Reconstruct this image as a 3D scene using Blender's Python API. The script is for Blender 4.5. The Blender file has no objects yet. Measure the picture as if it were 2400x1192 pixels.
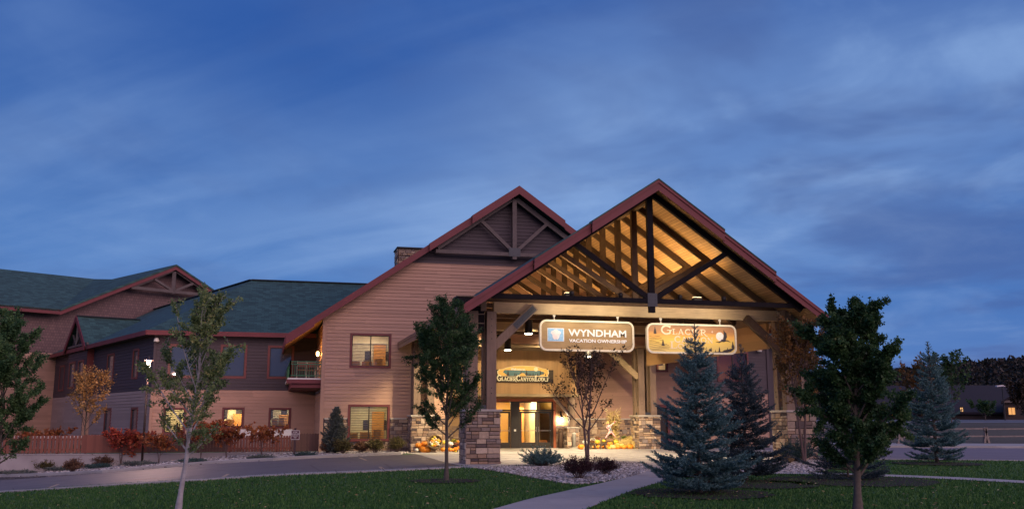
import bpy, bmesh, math, random
import numpy as np
from mathutils import Vector, Matrix

SC = bpy.context.scene
COL = SC.collection
R = math.radians

# ------------------------------------------------------------------ camera, world, exposure
EYE = 1.6
YAW, PITCH, FPX = R(14.5), R(10.0), 2205.0
cam_d = bpy.data.cameras.new('camera')
cam = bpy.data.objects.new('camera', cam_d); COL.objects.link(cam)
cam.location = (0, 0, EYE)
cam.rotation_euler = (R(90) + PITCH, 0, -YAW)
cam_d.sensor_width = 36.0; cam_d.lens = FPX / 2400 * 36.0
cam_d.clip_start = 0.1; cam_d.clip_end = 4000
SC.camera = cam
SC.view_settings.view_transform = 'Standard'; SC.view_settings.look = 'None'
SC.view_settings.exposure = 0.0; SC.view_settings.gamma = 1.0
SC.cycles.use_denoising = True
SC.cycles.max_bounces = 6; SC.cycles.diffuse_bounces = 3; SC.cycles.glossy_bounces = 3
SC.cycles.transparent_max_bounces = 12; SC.cycles.transmission_bounces = 4
SC.cycles.sample_clamp_indirect = 4.0; SC.cycles.caustics_reflective = False; SC.cycles.caustics_refractive = False

def build_world():
    w = bpy.data.worlds.new("World"); SC.world = w; w.use_nodes = True
    nt = w.node_tree; nt.nodes.clear(); L = nt.links.new
    def N(t, **k):
        n = nt.nodes.new(t)
        for a, b in k.items(): setattr(n, a, b)
        return n
    def M(op, a, b=None, c=None, clamp=False):
        n = N('ShaderNodeMath', operation=op, use_clamp=clamp)
        for i, v in enumerate((a, b, c)):
            if v is None: continue
            if isinstance(v, (int, float)): n.inputs[i].default_value = v
            else: L(v, n.inputs[i])
        return n.outputs[0]
    def DOT(vec, v):
        n = N('ShaderNodeVectorMath', operation='DOT_PRODUCT'); L(vec, n.inputs[0]); n.inputs[1].default_value = v
        return n.outputs['Value']
    def MIX(f, a, b):
        n = N('ShaderNodeMix', data_type='RGBA'); n.clamp_factor = True
        if isinstance(f, (int, float)): n.inputs[0].default_value = f
        else: L(f, n.inputs[0])
        for i, v in ((6, a), (7, b)):
            if isinstance(v, tuple): n.inputs[i].default_value = v + (1,)
            else: L(v, n.inputs[i])
        return n.outputs[2]
    def SS(v, lo, hi):
        n = N('ShaderNodeMapRange', interpolation_type='SMOOTHSTEP'); L(v, n.inputs[0])
        n.inputs[1].default_value = lo; n.inputs[2].default_value = hi
        return n.outputs[0]
    tc = N('ShaderNodeTexCoord'); D = tc.outputs['Generated']
    a = DOT(D, (math.cos(YAW), -math.sin(YAW), 0)); f = DOT(D, (math.sin(YAW), math.cos(YAW), 0)); z = DOT(D, (0, 0, 1))
    elev = M('MAXIMUM', z, 0.0)
    # clear dusk sky: paler towards the horizon, deep blue overhead
    base = MIX(SS(elev, 0.0, 0.42), (0.072, 0.215, 0.55), (0.027, 0.100, 0.37))
    # clouds on a high flat layer (perspective through division by height)
    h = M('ADD', elev, 0.16)
    cx = M('DIVIDE', a, h); cy = M('DIVIDE', f, h)
    def layer(rot, sx, sy, scale, detail, rough, dist, seed):
        c = N('ShaderNodeCombineXYZ'); L(cx, c.inputs[0]); L(cy, c.inputs[1]); c.inputs[2].default_value = seed
        m0 = N('ShaderNodeMapping'); L(c.outputs[0], m0.inputs[0]); m0.inputs['Rotation'].default_value = (0, 0, R(rot))
        m = N('ShaderNodeMapping'); L(m0.outputs[0], m.inputs[0]); m.inputs['Scale'].default_value = (sx, sy, 1)
        n = N('ShaderNodeTexNoise'); L(m.outputs[0], n.inputs['Vector'])
        n.inputs['Scale'].default_value = scale; n.inputs['Detail'].default_value = detail
        n.inputs['Roughness'].default_value = rough; n.inputs['Distortion'].default_value = dist
        return n.outputs['Fac']
    big = layer(-150, 0.45, 1.1, 0.62, 3.0, 0.45, 0.4, 3.1)
    streak = layer(-157, 0.30, 1.9, 1.1, 5.0, 0.52, 0.5, 7.7)
    fine = layer(-150, 0.55, 1.5, 2.6, 5.0, 0.55, 0.5, 1.3)
    cl = M('ADD', M('MULTIPLY', SS(big, 0.40, 0.68), 0.50), M('MULTIPLY', M('MULTIPLY', SS(streak, 0.42, 0.74), 0.50), M('SUBTRACT', 1.0, M('MULTIPLY', SS(M('ARCTAN2', a, f), -0.1, 0.25), 0.7))))
    puff = layer(-140, 1.1, 1.0, 2.3, 5.0, 0.55, 0.35, 11.3)
    cl = M('ADD', cl, M('MULTIPLY', SS(fine, 0.48, 0.80), 0.22))
    cl = M('ADD', cl, M('MULTIPLY', SS(puff, 0.42, 0.72), M('ADD', 0.22, M('MULTIPLY', SS(M('ARCTAN2', a, f), -0.1, 0.25), 0.42))))
    # broad cloud bank rising to the east, clear patch to the west
    az = M('ARCTAN2', a, f)
    def blob(az0, el0, waz, wel, tilt=0.0):
        da = M('SUBTRACT', az, az0); de = M('SUBTRACT', M('SUBTRACT', elev, el0), M('MULTIPLY', da, tilt))
        q = M('ADD', M('POWER', M('ABSOLUTE', M('DIVIDE', da, waz)), 2.0), M('POWER', M('ABSOLUTE', M('DIVIDE', de, wel)), 2.0))
        return M('EXPONENT', M('MULTIPLY', q, -1.0))
    veil = M('ADD', blob(0.03, 0.26, 0.22, 0.12, 0.55), M('MULTIPLY', blob(0.33, 0.24, 0.25, 0.09, 0.2), 0.85))
    veil = M('ADD', veil, M('MULTIPLY', blob(-0.38, 0.17, 0.26, 0.05, 0.30), 0.60))
    clear = M('ADD', blob(-0.24, 0.36, 0.22, 0.10, -0.1), M('MULTIPLY', blob(0.30, 0.10, 0.2, 0.03, 0.1), 0.4))
    cl = M('ADD', M('MULTIPLY', cl, 0.62), M('MULTIPLY', veil, 0.34))
    cl = M('MULTIPLY', cl, M('SUBTRACT', 1.0, M('MULTIPLY', clear, 0.75)))
    top = M('SUBTRACT', 1.0, M('MULTIPLY', SS(elev, 0.22, 0.50), 0.55))
    cl = M('MULTIPLY', cl, top)
    col = MIX(M('MULTIPLY', cl, 1.14, clamp=True), base, (0.235, 0.385, 0.70))
    dk = layer(-140, 1.0, 1.0, 1.7, 4.0, 0.55, 0.3, 23.7)
    dkf = M('MULTIPLY', SS(dk, 0.45, 0.68), M('ADD', 0.25, M('MULTIPLY', SS(M('ARCTAN2', a, f), -0.05, 0.35), 0.30)))
    col = MIX(dkf, col, (0.060, 0.110, 0.31))
    violet = M('MULTIPLY', SS(az, 0.05, 0.5), M('SUBTRACT', 1.0, SS(elev, 0.0, 0.3)))
    col = MIX(M('MULTIPLY', violet, 0.35), col, (0.085, 0.135, 0.40))
    # afterglow of the set sun, low behind the camera and a little to its right
    g = DOT(D, (math.sin(R(150)), math.cos(R(150)), 0.0))
    glow = M('MULTIPLY', M('MULTIPLY', SS(g, -0.05, 0.9), SS(elev, 0.06, 0.24)), M('SUBTRACT', 1.0, SS(elev, 0.30, 0.85)))
    col = MIX(glow, col, (3.0, 2.06, 2.14))
    ground = SS(z, -0.02, 0.0)
    col = MIX(ground, (0.03, 0.035, 0.05), col)
    bg = N('ShaderNodeBackground'); L(col, bg.inputs[0]); bg.inputs[1].default_value = 1.0
    out = N('ShaderNodeOutputWorld'); L(bg.outputs[0], out.inputs[0])
build_world()

# ------------------------------------------------------------------ surveying helpers: the photograph's pixels (2400 wide) to places
_fw = (math.sin(YAW) * math.cos(PITCH), math.cos(YAW) * math.cos(PITCH), math.sin(PITCH))
_rt = (math.cos(YAW), -math.sin(YAW), 0)
_up = (-math.sin(YAW) * math.sin(PITCH), -math.cos(YAW) * math.sin(PITCH), math.cos(PITCH))
def ray(x, y):
    a = (x - 1200) / FPX; b = -(y - 596) / FPX
    return tuple(_fw[i] + a * _rt[i] + b * _up[i] for i in range(3))
def clamp(v, a=0.0, b=1.0): return a if v < a else b if v > b else v
def sstep(t): t = clamp(t); return t * t * (3 - 2 * t)
def gz(x, y):
    z = 0.0
    if y < 50.25: z = -0.95 * sstep((3.0 - x) / 17.0)
    if x > 20:
        d = x * math.sin(YAW) + y * math.cos(YAW)
        z += 1.35 * sstep((d - 60) / 36.0) * sstep((x - 28) / 14.0)
    return z
def G(px, py):
    "where the line of sight through a pixel meets the terrain"
    d = ray(px, py); z = 0.0
    for _ in range(40):
        t = (z - EYE) / d[2]; x, y = d[0] * t, d[1] * t; z = 0.5 * z + 0.5 * gz(x, y)
    return (x, y)
def at_y(px, py, Y):
    d = ray(px, py); t = Y / d[1]; return (d[0] * t, Y, EYE + d[2] * t)
def polar(px, D):
    a = (px - 1200) / (FPX / math.cos(PITCH))
    return (D * (math.sin(YAW) + a * math.cos(YAW)), D * (math.cos(YAW) - a * math.sin(YAW)))
def zat(py, D): return EYE + (985 - py) * D / 2240.0

# ------------------------------------------------------------------ object helpers
def tag(o, label=None, cat=None, group=None, kind=None):
    if label: o['label'] = label
    if cat: o['category'] = cat
    if group: o['group'] = group
    if kind: o['kind'] = kind
    return o
def empty(name, loc, rz=0.0, label=None, cat=None, group=None):
    o = bpy.data.objects.new(name, None); COL.objects.link(o)
    o.location = loc; o.rotation_euler = (0, 0, rz); o.empty_display_size = 0.3
    return tag(o, label, cat, group)
def copy_tree(o, parent=None):
    c = o.copy(); COL.objects.link(c)
    if parent is not None: c.parent = parent
    for ch in list(o.children): copy_tree(ch, c)
    return c

class MB:
    def __init__(s): s.v = []; s.f = []; s.t = []; s.uv = None
    def add(s, vs, fs, tint=0.5):
        n = len(s.v); s.v += [tuple(p) for p in vs]
        for f in fs: s.f.append(tuple(i + n for i in f)); s.t.append(tint)
    def box(s, x0, x1, y0, y1, z0, z1, tint=0.5):
        s.add([(x0,y0,z0),(x1,y0,z0),(x1,y1,z0),(x0,y1,z0),(x0,y0,z1),(x1,y0,z1),(x1,y1,z1),(x0,y1,z1)],
              [(0,3,2,1),(4,5,6,7),(0,1,5,4),(1,2,6,5),(2,3,7,6),(3,0,4,7)], tint)
    def cbox(s, x0, x1, y0, y1, z0, z1, c=0.01, tint=0.5):
        "box with chamfered edges"
        X = (x0, x1); Y = (y0, y1); Z = (z0, z1)
        n = len(s.v); idx = {}
        for i in (0, 1):
            for j in (0, 1):
                for k in (0, 1):
                    sx = c if i == 0 else -c; sy = c if j == 0 else -c; sz = c if k == 0 else -c
                    for ax, p in ((0, (X[i], Y[j]+sy, Z[k]+sz)), (1, (X[i]+sx, Y[j], Z[k]+sz)), (2, (X[i]+sx, Y[j]+sy, Z[k]))):
                        idx[(i, j, k, ax)] = len(s.v); s.v.append(p)
        def q(*ks): s.f.append(tuple(idx[k] for k in ks)); s.t.append(tint)
        q((0,0,0,0),(0,0,1,0),(0,1,1,0),(0,1,0,0)); q((1,0,0,0),(1,1,0,0),(1,1,1,0),(1,0,1,0))
        q((0,0,0,1),(1,0,0,1),(1,0,1,1),(0,0,1,1)); q((0,1,0,1),(0,1,1,1),(1,1,1,1),(1,1,0,1))
        q((0,0,0,2),(0,1,0,2),(1,1,0,2),(1,0,0,2)); q((0,0,1,2),(1,0,1,2),(1,1,1,2),(0,1,1,2))
        for k in (0, 1):
            for j in (0, 1): q((0,j,k,1),(0,j,k,2),(1,j,k,2),(1,j,k,1))
            for i in (0, 1): q((i,0,k,0),(i,0,k,2),(i,1,k,2),(i,1,k,0))
        for i in (0, 1):
            for j in (0, 1): q((i,j,0,0),(i,j,0,1),(i,j,1,1),(i,j,1,0))
        for i in (0, 1):
            for j in (0, 1):
                for k in (0, 1): q((i,j,k,0),(i,j,k,1),(i,j,k,2))
    def beam(s, p0, p1, w, h, up=(0, 0, 1), tint=0.5, c=0.0):
        "rectangular bar from p0 to p1; w across, h along up"
        p0, p1 = Vector(p0), Vector(p1); d = (p1 - p0).normalized(); u = Vector(up)
        x = d.cross(u)
        if x.length < 1e-4: x = d.cross(Vector((0, 1, 0)))
        x.normalize(); u = x.cross(d).normalized()
        vs = []
        for p in (p0, p1):
            for a, b in ((-1,-1),(1,-1),(1,1),(-1,1)): vs.append(p + x*(a*w/2) + u*(b*h/2))
        s.add(vs, [(3,2,1,0),(4,5,6,7),(0,1,5,4),(1,2,6,5),(2,3,7,6),(3,0,4,7)], tint)
    def tube(s, pts, rad, n=8, caps=True, tint=0.5):
        pts = [Vector(p) for p in pts]; b = len(s.v)
        for i, p in enumerate(pts):
            d = (pts[min(i+1, len(pts)-1)] - pts[max(i-1, 0)])
            if d.length < 1e-6: d = Vector((0, 0, 1))
            d.normalize(); a = Vector((1, 0, 0)) if abs(d.x) < 0.9 else Vector((0, 1, 0))
            u = d.cross(a).normalized(); v = d.cross(u)
            r = rad[i] if hasattr(rad, '__len__') else rad
            for k in range(n):
                t = 2 * math.pi * k / n; s.v.append(tuple(p + u*(r*math.cos(t)) + v*(r*math.sin(t))))
        for i in range(len(pts)-1):
            for k in range(n):
                a0 = b + i*n + k; a1 = b + i*n + (k+1) % n
                s.f.append((a0, a0+n, a1+n, a1)); s.t.append(tint)
        if caps:
            s.f.append(tuple(b + k for k in range(n))); s.t.append(tint)
            s.f.append(tuple(b + (len(pts)-1)*n + k for k in reversed(range(n)))); s.t.append(tint)
    def lathe(s, cx, cy, prof, n=16, tint=0.5):
        "prof: (radius, z) from the bottom up"
        b = len(s.v)
        for r, z in prof:
            for k in range(n):
                t = 2*math.pi*k/n; s.v.append((cx + r*math.cos(t), cy + r*math.sin(t), z))
        for i in range(len(prof)-1):
            for k in range(n):
                a0 = b+i*n+k; a1 = b+i*n+(k+1) % n
                s.f.append((a0, a1, a1+n, a0+n)); s.t.append(tint)
        s.f.append(tuple(b+k for k in reversed(range(n)))); s.t.append(tint)
        s.f.append(tuple(b+(len(prof)-1)*n+k for k in range(n))); s.t.append(tint)
    def prism(s, poly, y0, y1, tint=0.5):
        "polygon in x,z extruded from y0 to y1"
        n = len(poly)
        s.add([(x, y0, z) for x, z in poly] + [(x, y1, z) for x, z in poly],
              [tuple(range(n)), tuple(range(2*n-1, n-1, -1))] + [(i, i+n, (i+1) % n + n, (i+1) % n) for i in range(n)], tint)
    def xform(s, mat, start=0):
        for i in range(start, len(s.v)): s.v[i] = tuple(mat @ Vector(s.v[i]))
    def mesh(s, name, mat=None, smooth=False):
        me = bpy.data.meshes.new(name); me.from_pydata(s.v, [], s.f); me.validate(); 
        if len(s.t) == len(me.polygons):
            at = me.attributes.new('tint', 'FLOAT', 'FACE'); at.data.foreach_set('value', s.t)
        if mat: me.materials.append(mat)
        if smooth: me.polygons.foreach_set('use_smooth', [True]*len(me.polygons))
        me.update(); return me
    def build(s, name, mat, parent=None, smooth=False, loc=None):
        o = bpy.data.objects.new(name, s.mesh(name, mat, smooth)); COL.objects.link(o)
        if parent is not None: o.parent = parent
        if loc: o.location = loc
        return o
def part(name, mb, mat, parent, smooth=False, world=True):
    """link mb as a part; its vertices are in world coordinates when world is True and the parent Empty is unrotated or not"""
    if world:
        m = Matrix.Translation(parent_origin(parent)) @ Matrix.Rotation(parent_rot(parent), 4, 'Z')
        mb.xform(m.inverted())
    return mb.build(name, mat, parent, smooth)
def parent_origin(p):
    v = Vector((0, 0, 0)); q = p
    while q is not None:
        if q.parent is None: v = Vector(q.location)
        q = q.parent
    return v
def parent_rot(p):
    q = p
    while q.parent is not None: q = q.parent
    return q.rotation_euler.z
def np_mesh(name, V, F, mat, parent=None, tint=None, smooth=False):
    "V (n,3), F (m,k) all of one size k"
    me = bpy.data.meshes.new(name); k = F.shape[1]
    me.vertices.add(len(V)); me.vertices.foreach_set('co', V.astype(np.float32).ravel())
    me.loops.add(F.size); me.loops.foreach_set('vertex_index', F.astype(np.int32).ravel())
    me.polygons.add(len(F)); me.polygons.foreach_set('loop_start', np.arange(0, F.size, k, dtype=np.int32))
    try: me.polygons.foreach_set('loop_total', np.full(len(F), k, dtype=np.int32))
    except Exception: pass
    if smooth: me.polygons.foreach_set('use_smooth', np.ones(len(F), dtype=bool))
    if tint is not None:
        at = me.attributes.new('tint', 'FLOAT', 'FACE'); at.data.foreach_set('value', tint.astype(np.float32))
    me.materials.append(mat); me.update(calc_edges=True)
    o = bpy.data.objects.new(name, me); COL.objects.link(o)
    if parent is not None: o.parent = parent
    return o

# ------------------------------------------------------------------ materials
class MT:
    def __init__(s, name):
        s.m = bpy.data.materials.new(name); s.m.use_nodes = True; s.nt = s.m.node_tree; s.nt.nodes.clear()
        s.out = s.N('ShaderNodeOutputMaterial'); s.b = s.N('ShaderNodeBsdfPrincipled'); s.nt.links.new(s.b.outputs[0], s.out.inputs[0])
        s.tc = s.N('ShaderNodeTexCoord')
    def N(s, t, **k):
        n = s.nt.nodes.new(t)
        for a, b in k.items(): setattr(n, a, b)
        return n
    def L(s, a, b): s.nt.links.new(a, b)
    def set(s, **k):
        for a, v in k.items():
            i = s.b.inputs[a.replace('_', ' ')]
            if hasattr(v, 'is_output') or hasattr(v, 'links'): s.L(v, i)
            else: i.default_value = v
    def coord(s, src='Object', scale=(1,1,1), rot=(0,0,0)):
        m = s.N('ShaderNodeMapping'); s.L(s.tc.outputs[src], m.inputs[0]); m.inputs['Scale'].default_value = scale
        m.inputs['Rotation'].default_value = rot
        return m.outputs[0]
    def noise(s, vec, scale, detail=4, rough=0.55, dist=0.0, out='Fac'):
        n = s.N('ShaderNodeTexNoise'); s.L(vec, n.inputs['Vector']); n.inputs['Scale'].default_value = scale
        n.inputs['Detail'].default_value = detail; n.inputs['Roughness'].default_value = rough; n.inputs['Distortion'].default_value = dist
        return n.outputs[out]
    def ramp(s, fac, stops, interp='LINEAR'):
        n = s.N('ShaderNodeValToRGB'); s.L(fac, n.inputs[0]); r = n.color_ramp; r.interpolation = interp
        while len(r.elements) < len(stops): r.elements.new(0.5)
        for e, (p, c) in zip(r.elements, stops): e.position = p; e.color = tuple(c) + (1,)
        return n.outputs[0]
    def mix(s, f, a, b, mode='MIX'):
        n = s.N('ShaderNodeMix', data_type='RGBA', blend_type=mode)
        if isinstance(f, (int, float)): n.inputs[0].default_value = f
        else: s.L(f, n.inputs[0])
        for i, v in ((6, a), (7, b)):
            if isinstance(v, tuple): n.inputs[i].default_value = v + (1,)
            else: s.L(v, n.inputs[i])
        return n.outputs[2]
    def math(s, op, a, b=0.0):
        n = s.N('ShaderNodeMath', operation=op)
        for i, v in ((0, a), (1, b)):
            if isinstance(v, (int, float)): n.inputs[i].default_value = v
            else: s.L(v, n.inputs[i])
        return n.outputs[0]
    def tint(s):
        n = s.N('ShaderNodeAttribute', attribute_name='tint'); return n.outputs['Fac']
    def bump(s, h, strength=0.4, dist=0.02):
        n = s.N('ShaderNodeBump'); s.L(h, n.inputs['Height']); n.inputs['Strength'].default_value = strength; n.inputs['Distance'].default_value = dist
        s.L(n.outputs[0], s.b.inputs['Normal']); return n
def scl(c, k): return tuple(x * k for x in c)

def m_paint(name, c, rough=0.6, var=0.18, wear=None, scale=1.2):
    t = MT(name); o = t.coord()
    n1 = t.noise(o, scale, 5, 0.6); n2 = t.noise(o, 35, 3, 0.6)
    col = t.ramp(n1, [(0.25, scl(c, 1-var)), (0.75, scl(c, 1+var))])
    if wear:
        w = t.ramp(t.noise(o, 6, 6, 0.7), [(0.60, (0,0,0)), (0.72, (1,1,1))])
        col = t.mix(t.math('MULTIPLY', w, 0.5), col, wear)
    t.set(Base_Color=col, Roughness=rough); t.bump(n2, 0.25, 0.004)
    return t.m
def m_board(name, c, c2=None, rough=0.62, grain=(2, 2, 60)):
    "painted or stained boards with a tint of their own per board"
    t = MT(name); o = t.coord(scale=grain)
    n = t.noise(o, 1.0, 4, 0.6); big = t.noise(t.coord(), 0.35, 4, 0.6)
    a = t.ramp(t.tint(), [(0.0, scl(c, 0.80)), (1.0, scl(c2 or c, 1.16))])
    a = t.mix(0.30, a, t.ramp(n, [(0.3, scl(c, 0.7)), (0.7, scl(c, 1.25))]))
    a = t.mix(t.math('MULTIPLY', big, 0.35), a, scl(c, 0.75))
    t.set(Base_Color=a, Roughness=rough); t.bump(n, 0.2, 0.004)
    return t.m
def m_wood(name, c, dark=0.55, axis='x', rough=0.6, knots=True, spec=.4):
    t = MT(name); t.b.inputs['Specular IOR Level'].default_value = spec
    sc = {'x': (1.2, 18, 18), 'y': (18, 1.2, 18), 'z': (18, 18, 1.2), 'd': (6, 18, 6)}[axis]
    o = t.coord(scale=sc); n = t.noise(o, 1.0, 6, 0.65, 0.6); big = t.noise(t.coord(), 1.3, 4, 0.6)
    a = t.ramp(n, [(0.28, scl(c, dark)), (0.5, c), (0.72, scl(c, 1.35))])
    a = t.mix(0.45, a, t.ramp(big, [(0.3, scl(c, 0.6)), (0.7, scl(c, 1.3))]))
    t.set(Base_Color=a, Roughness=rough); t.bump(n, 0.35, 0.01)
    return t.m
def m_plain(name, c, rough=0.5, metal=0.0, emis=None, es=0.0, spec=0.5):
    t = MT(name); n = t.noise(t.coord(), 14, 3, 0.6)
    t.set(Base_Color=t.ramp(n, [(0.3, scl(c, 0.88)), (0.7, scl(c, 1.1))]), Roughness=rough, Metallic=metal)
    t.b.inputs['Specular IOR Level'].default_value = spec
    if emis: t.b.inputs['Emission Color'].default_value = emis + (1,); t.b.inputs['Emission Strength'].default_value = es
    return t.m
def m_leaf(name, stops, trans=0.35, rough=0.55):
    t = MT(name); col = t.ramp(t.tint(), stops)
    t.set(Base_Color=col, Roughness=rough); t.b.inputs['Specular IOR Level'].default_value = 0.3
    tr = t.N('ShaderNodeBsdfTranslucent'); t.L(t.mix(0.3, col, (0.25, 0.25, 0.03), 'MIX') if False else col, tr.inputs[0])
    mx = t.N('ShaderNodeMixShader'); mx.inputs[0].default_value = trans
    t.L(t.b.outputs[0], mx.inputs[1]); t.L(tr.outputs[0], mx.inputs[2]); t.L(mx.outputs[0], t.out.inputs[0])
    return t.m
def m_shingle(name, c, c2):
    t = MT(name); br = t.N('ShaderNodeTexBrick'); t.L(t.tc.outputs['UV'], br.inputs['Vector'])
    br.inputs['Scale'].default_value = 1.0; br.inputs['Brick Width'].default_value = 0.42; br.inputs['Row Height'].default_value = 0.24
    br.inputs['Mortar Size'].default_value = 0.012; br.inputs['Mortar Smooth'].default_value = 0.2; br.offset = 0.37
    br.inputs['Color1'].default_value = scl(c, 0.45) + (1,); br.inputs['Color2'].default_value = scl(c2, 1.65) + (1,); br.inputs['Mortar'].default_value = scl(c, 0.25) + (1,)
    big = t.noise(t.coord('UV'), 0.5, 5, 0.6); gr = t.noise(t.coord('UV'), 30, 3, 0.7)
    a = t.mix(0.4, br.outputs[0], t.ramp(gr, [(0.3, scl(c, 0.5)), (0.7, scl(c2, 1.5))]))
    a = t.mix(t.math('MULTIPLY', big, 0.4), a, scl(c, 0.8))
    t.set(Base_Color=a, Roughness=0.85); t.bump(br.outputs['Fac'], -0.6, 0.02)
    return t.m
def m_stone(name, stops):
    t = MT(name); o = t.coord(); n = t.noise(o, 9, 6, 0.7); n2 = t.noise(o, 2.2, 4, 0.6)
    col = t.ramp(t.tint(), stops)
    col = t.mix(0.45, col, t.mix(1.0, col, t.ramp(n, [(0.25, (0.35,0.33,0.33)), (0.75, (1.5,1.45,1.4))]), 'MULTIPLY'))
    col = t.mix(t.math('MULTIPLY', n2, 0.4), col, t.mix(1.0, col, (0.6, 0.58, 0.62), 'MULTIPLY'))
    t.set(Base_Color=col, Roughness=0.85); t.bump(n, 0.7, 0.02)
    return t.m
def m_glass_dark(name):
    t = MT(name); t.set(Base_Color=(0.06, 0.072, 0.10, 1), Roughness=0.04); t.b.inputs['Specular IOR Level'].default_value = 0.9
    n = t.noise(t.coord(), 0.8, 2, 0.4); t.bump(n, 0.03, 0.05)
    return t.m
def m_glass(name):
    t = MT(name); tr = t.N('ShaderNodeBsdfTransparent'); tr.inputs[0].default_value = (0.93, 0.95, 0.95, 1)
    g = t.N('ShaderNodeBsdfGlossy'); g.inputs['Roughness'].default_value = 0.02; g.inputs[0].default_value = (0.8, 0.8, 0.8, 1)
    fr = t.N('ShaderNodeFresnel'); fr.inputs[0].default_value = 1.5
    mx = t.N('ShaderNodeMixShader'); t.L(fr.outputs[0], mx.inputs[0]); t.L(tr.outputs[0], mx.inputs[1]); t.L(g.outputs[0], mx.inputs[2])
    t.L(mx.outputs[0], t.out.inputs[0]); return t.m

def m_glow(name, col, es):
    t = MT(name); e = t.N('ShaderNodeEmission'); e.inputs[0].default_value = col+(1,); e.inputs[1].default_value = es
    tr = t.N('ShaderNodeBsdfTransparent'); mx = t.N('ShaderNodeMixShader'); mx.inputs[0].default_value = .35
    t.L(tr.outputs[0], mx.inputs[1]); t.L(e.outputs[0], mx.inputs[2]); t.L(mx.outputs[0], t.out.inputs[0]); return t.m

M = {}
M['siding'] = m_board('salmon_siding', (0.43, 0.258, 0.186))
M['siding_tan'] = m_board('tan_siding', (0.42, 0.25, 0.115))
M['siding_dark'] = m_board('dark_siding', (0.046, 0.032, 0.044))
M['shakes'] = None
M['red'] = m_paint('red_trim', (0.135, 0.026, 0.026), 0.5)
M['fascia'] = m_paint('red_fascia', (0.150, 0.024, 0.032), 0.6, wear=(0.18, 0.045, 0.05))
M['fascia_old'] = m_paint('weathered_fascia', (0.22, 0.12, 0.085), 0.6)
M['roof'] = m_shingle('green_shingles', (0.030, 0.078, 0.074), (0.037, 0.092, 0.086))
M['ridge'] = m_plain('ridge_vent', (0.015, 0.025, 0.035), 0.8)
M['truss'] = m_wood('shaded_timber', (0.011, 0.009, 0.012), axis='d', rough=.8, spec=.15)  # same stain as the inner trusses; backlit shade put into this colour
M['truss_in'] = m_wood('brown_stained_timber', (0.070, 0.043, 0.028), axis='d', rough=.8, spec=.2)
M['beam'] = m_wood('header_timber', (0.32, 0.235, 0.14), axis='x')
M['post'] = m_wood('post_timber', (0.19, 0.130, 0.095), axis='z')
M['gable_wood'] = m_wood('weathered_timber', (0.105, 0.082, 0.080), axis='d')
M['steel'] = m_plain('dark_steel_plate', (0.05, 0.055, 0.065), 0.45, 0.6)
M['stone'] = m_stone('ledge_stone', [(0.0, (0.085, 0.065, 0.07)), (0.2, (0.24, 0.17, 0.13)), (0.45, (0.40, 0.27, 0.17)), (0.65, (0.23, 0.19, 0.18)), (0.85, (0.45, 0.34, 0.24)), (1.0, (0.58, 0.47, 0.36))])
M['mortar'] = m_plain('dark_mortar', (0.03, 0.026, 0.024), 0.95)
M['capstone'] = m_paint('limestone_cap', (0.42, 0.38, 0.34), 0.8, 0.15, scale=4)
M['concrete'] = None
M['frame_dark'] = m_plain('bronze_frame', (0.03, 0.025, 0.022), 0.4, 0.3)
M['glass_dark'] = m_glass_dark('dark_window_glass'); M['glass'] = m_glass('clear_glass')
M['blind'] = m_plain('blind_slat', (0.30, 0.26, 0.19), 0.6)
M['room'] = m_paint('room_wall', (0.60, 0.51, 0.36), 0.8, 0.25, scale=1.5)
M['room_orange'] = m_paint('orange_wall', (0.60, 0.26, 0.07), 0.7, 0.1)
M['black'] = m_plain('black_metal', (0.012, 0.012, 0.014), 0.45, 0.4)
M['white'] = m_plain('white_paint', (0.72, 0.70, 0.66), 0.5)
M['cream'] = m_plain('cream_paint', (0.75, 0.70, 0.56), 0.5)
M['green'] = m_plain('green_rail_paint', (0.03, 0.16, 0.08), 0.45)
M['bark'] = m_paint('grey_bark', (0.085, 0.07, 0.06), 0.9, 0.35, scale=14)
M['bark_pale'] = m_paint('pale_bark', (0.30, 0.29, 0.31), 0.8, 0.35, wear=(0.10, 0.09, 0.09), scale=8)
M['bark_red'] = m_paint('reddish_bark', (0.10, 0.065, 0.06), 0.9, 0.3, scale=14)

def ceiling_mat():
    t = MT('ceiling_planks'); o = t.coord('Object', (1, 1, 1))
    br = t.N('ShaderNodeTexBrick'); t.L(t.tc.outputs['UV'], br.inputs['Vector']); br.inputs['Scale'].default_value = 1.0
    br.inputs['Brick Width'].default_value = 2.6; br.inputs['Row Height'].default_value = 0.14; br.inputs['Mortar Size'].default_value = 0.010
    br.inputs['Color1'].default_value = (0.30, 0.165, 0.065, 1); br.inputs['Color2'].default_value = (0.50, 0.30, 0.13, 1); br.inputs['Mortar'].default_value = (0.08, 0.04, 0.02, 1)
    n = t.noise(t.coord('UV', (1.5, 22, 1)), 1.0, 5, 0.6)
    a = t.mix(0.35, br.outputs[0], t.ramp(n, [(0.3, (0.22, 0.12, 0.05)), (0.7, (0.52, 0.32, 0.14))]))
    t.set(Base_Color=a, Roughness=0.55); t.bump(br.outputs['Fac'], -0.5, 0.015)
    return t.m
M['ceiling'] = ceiling_mat()
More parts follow.
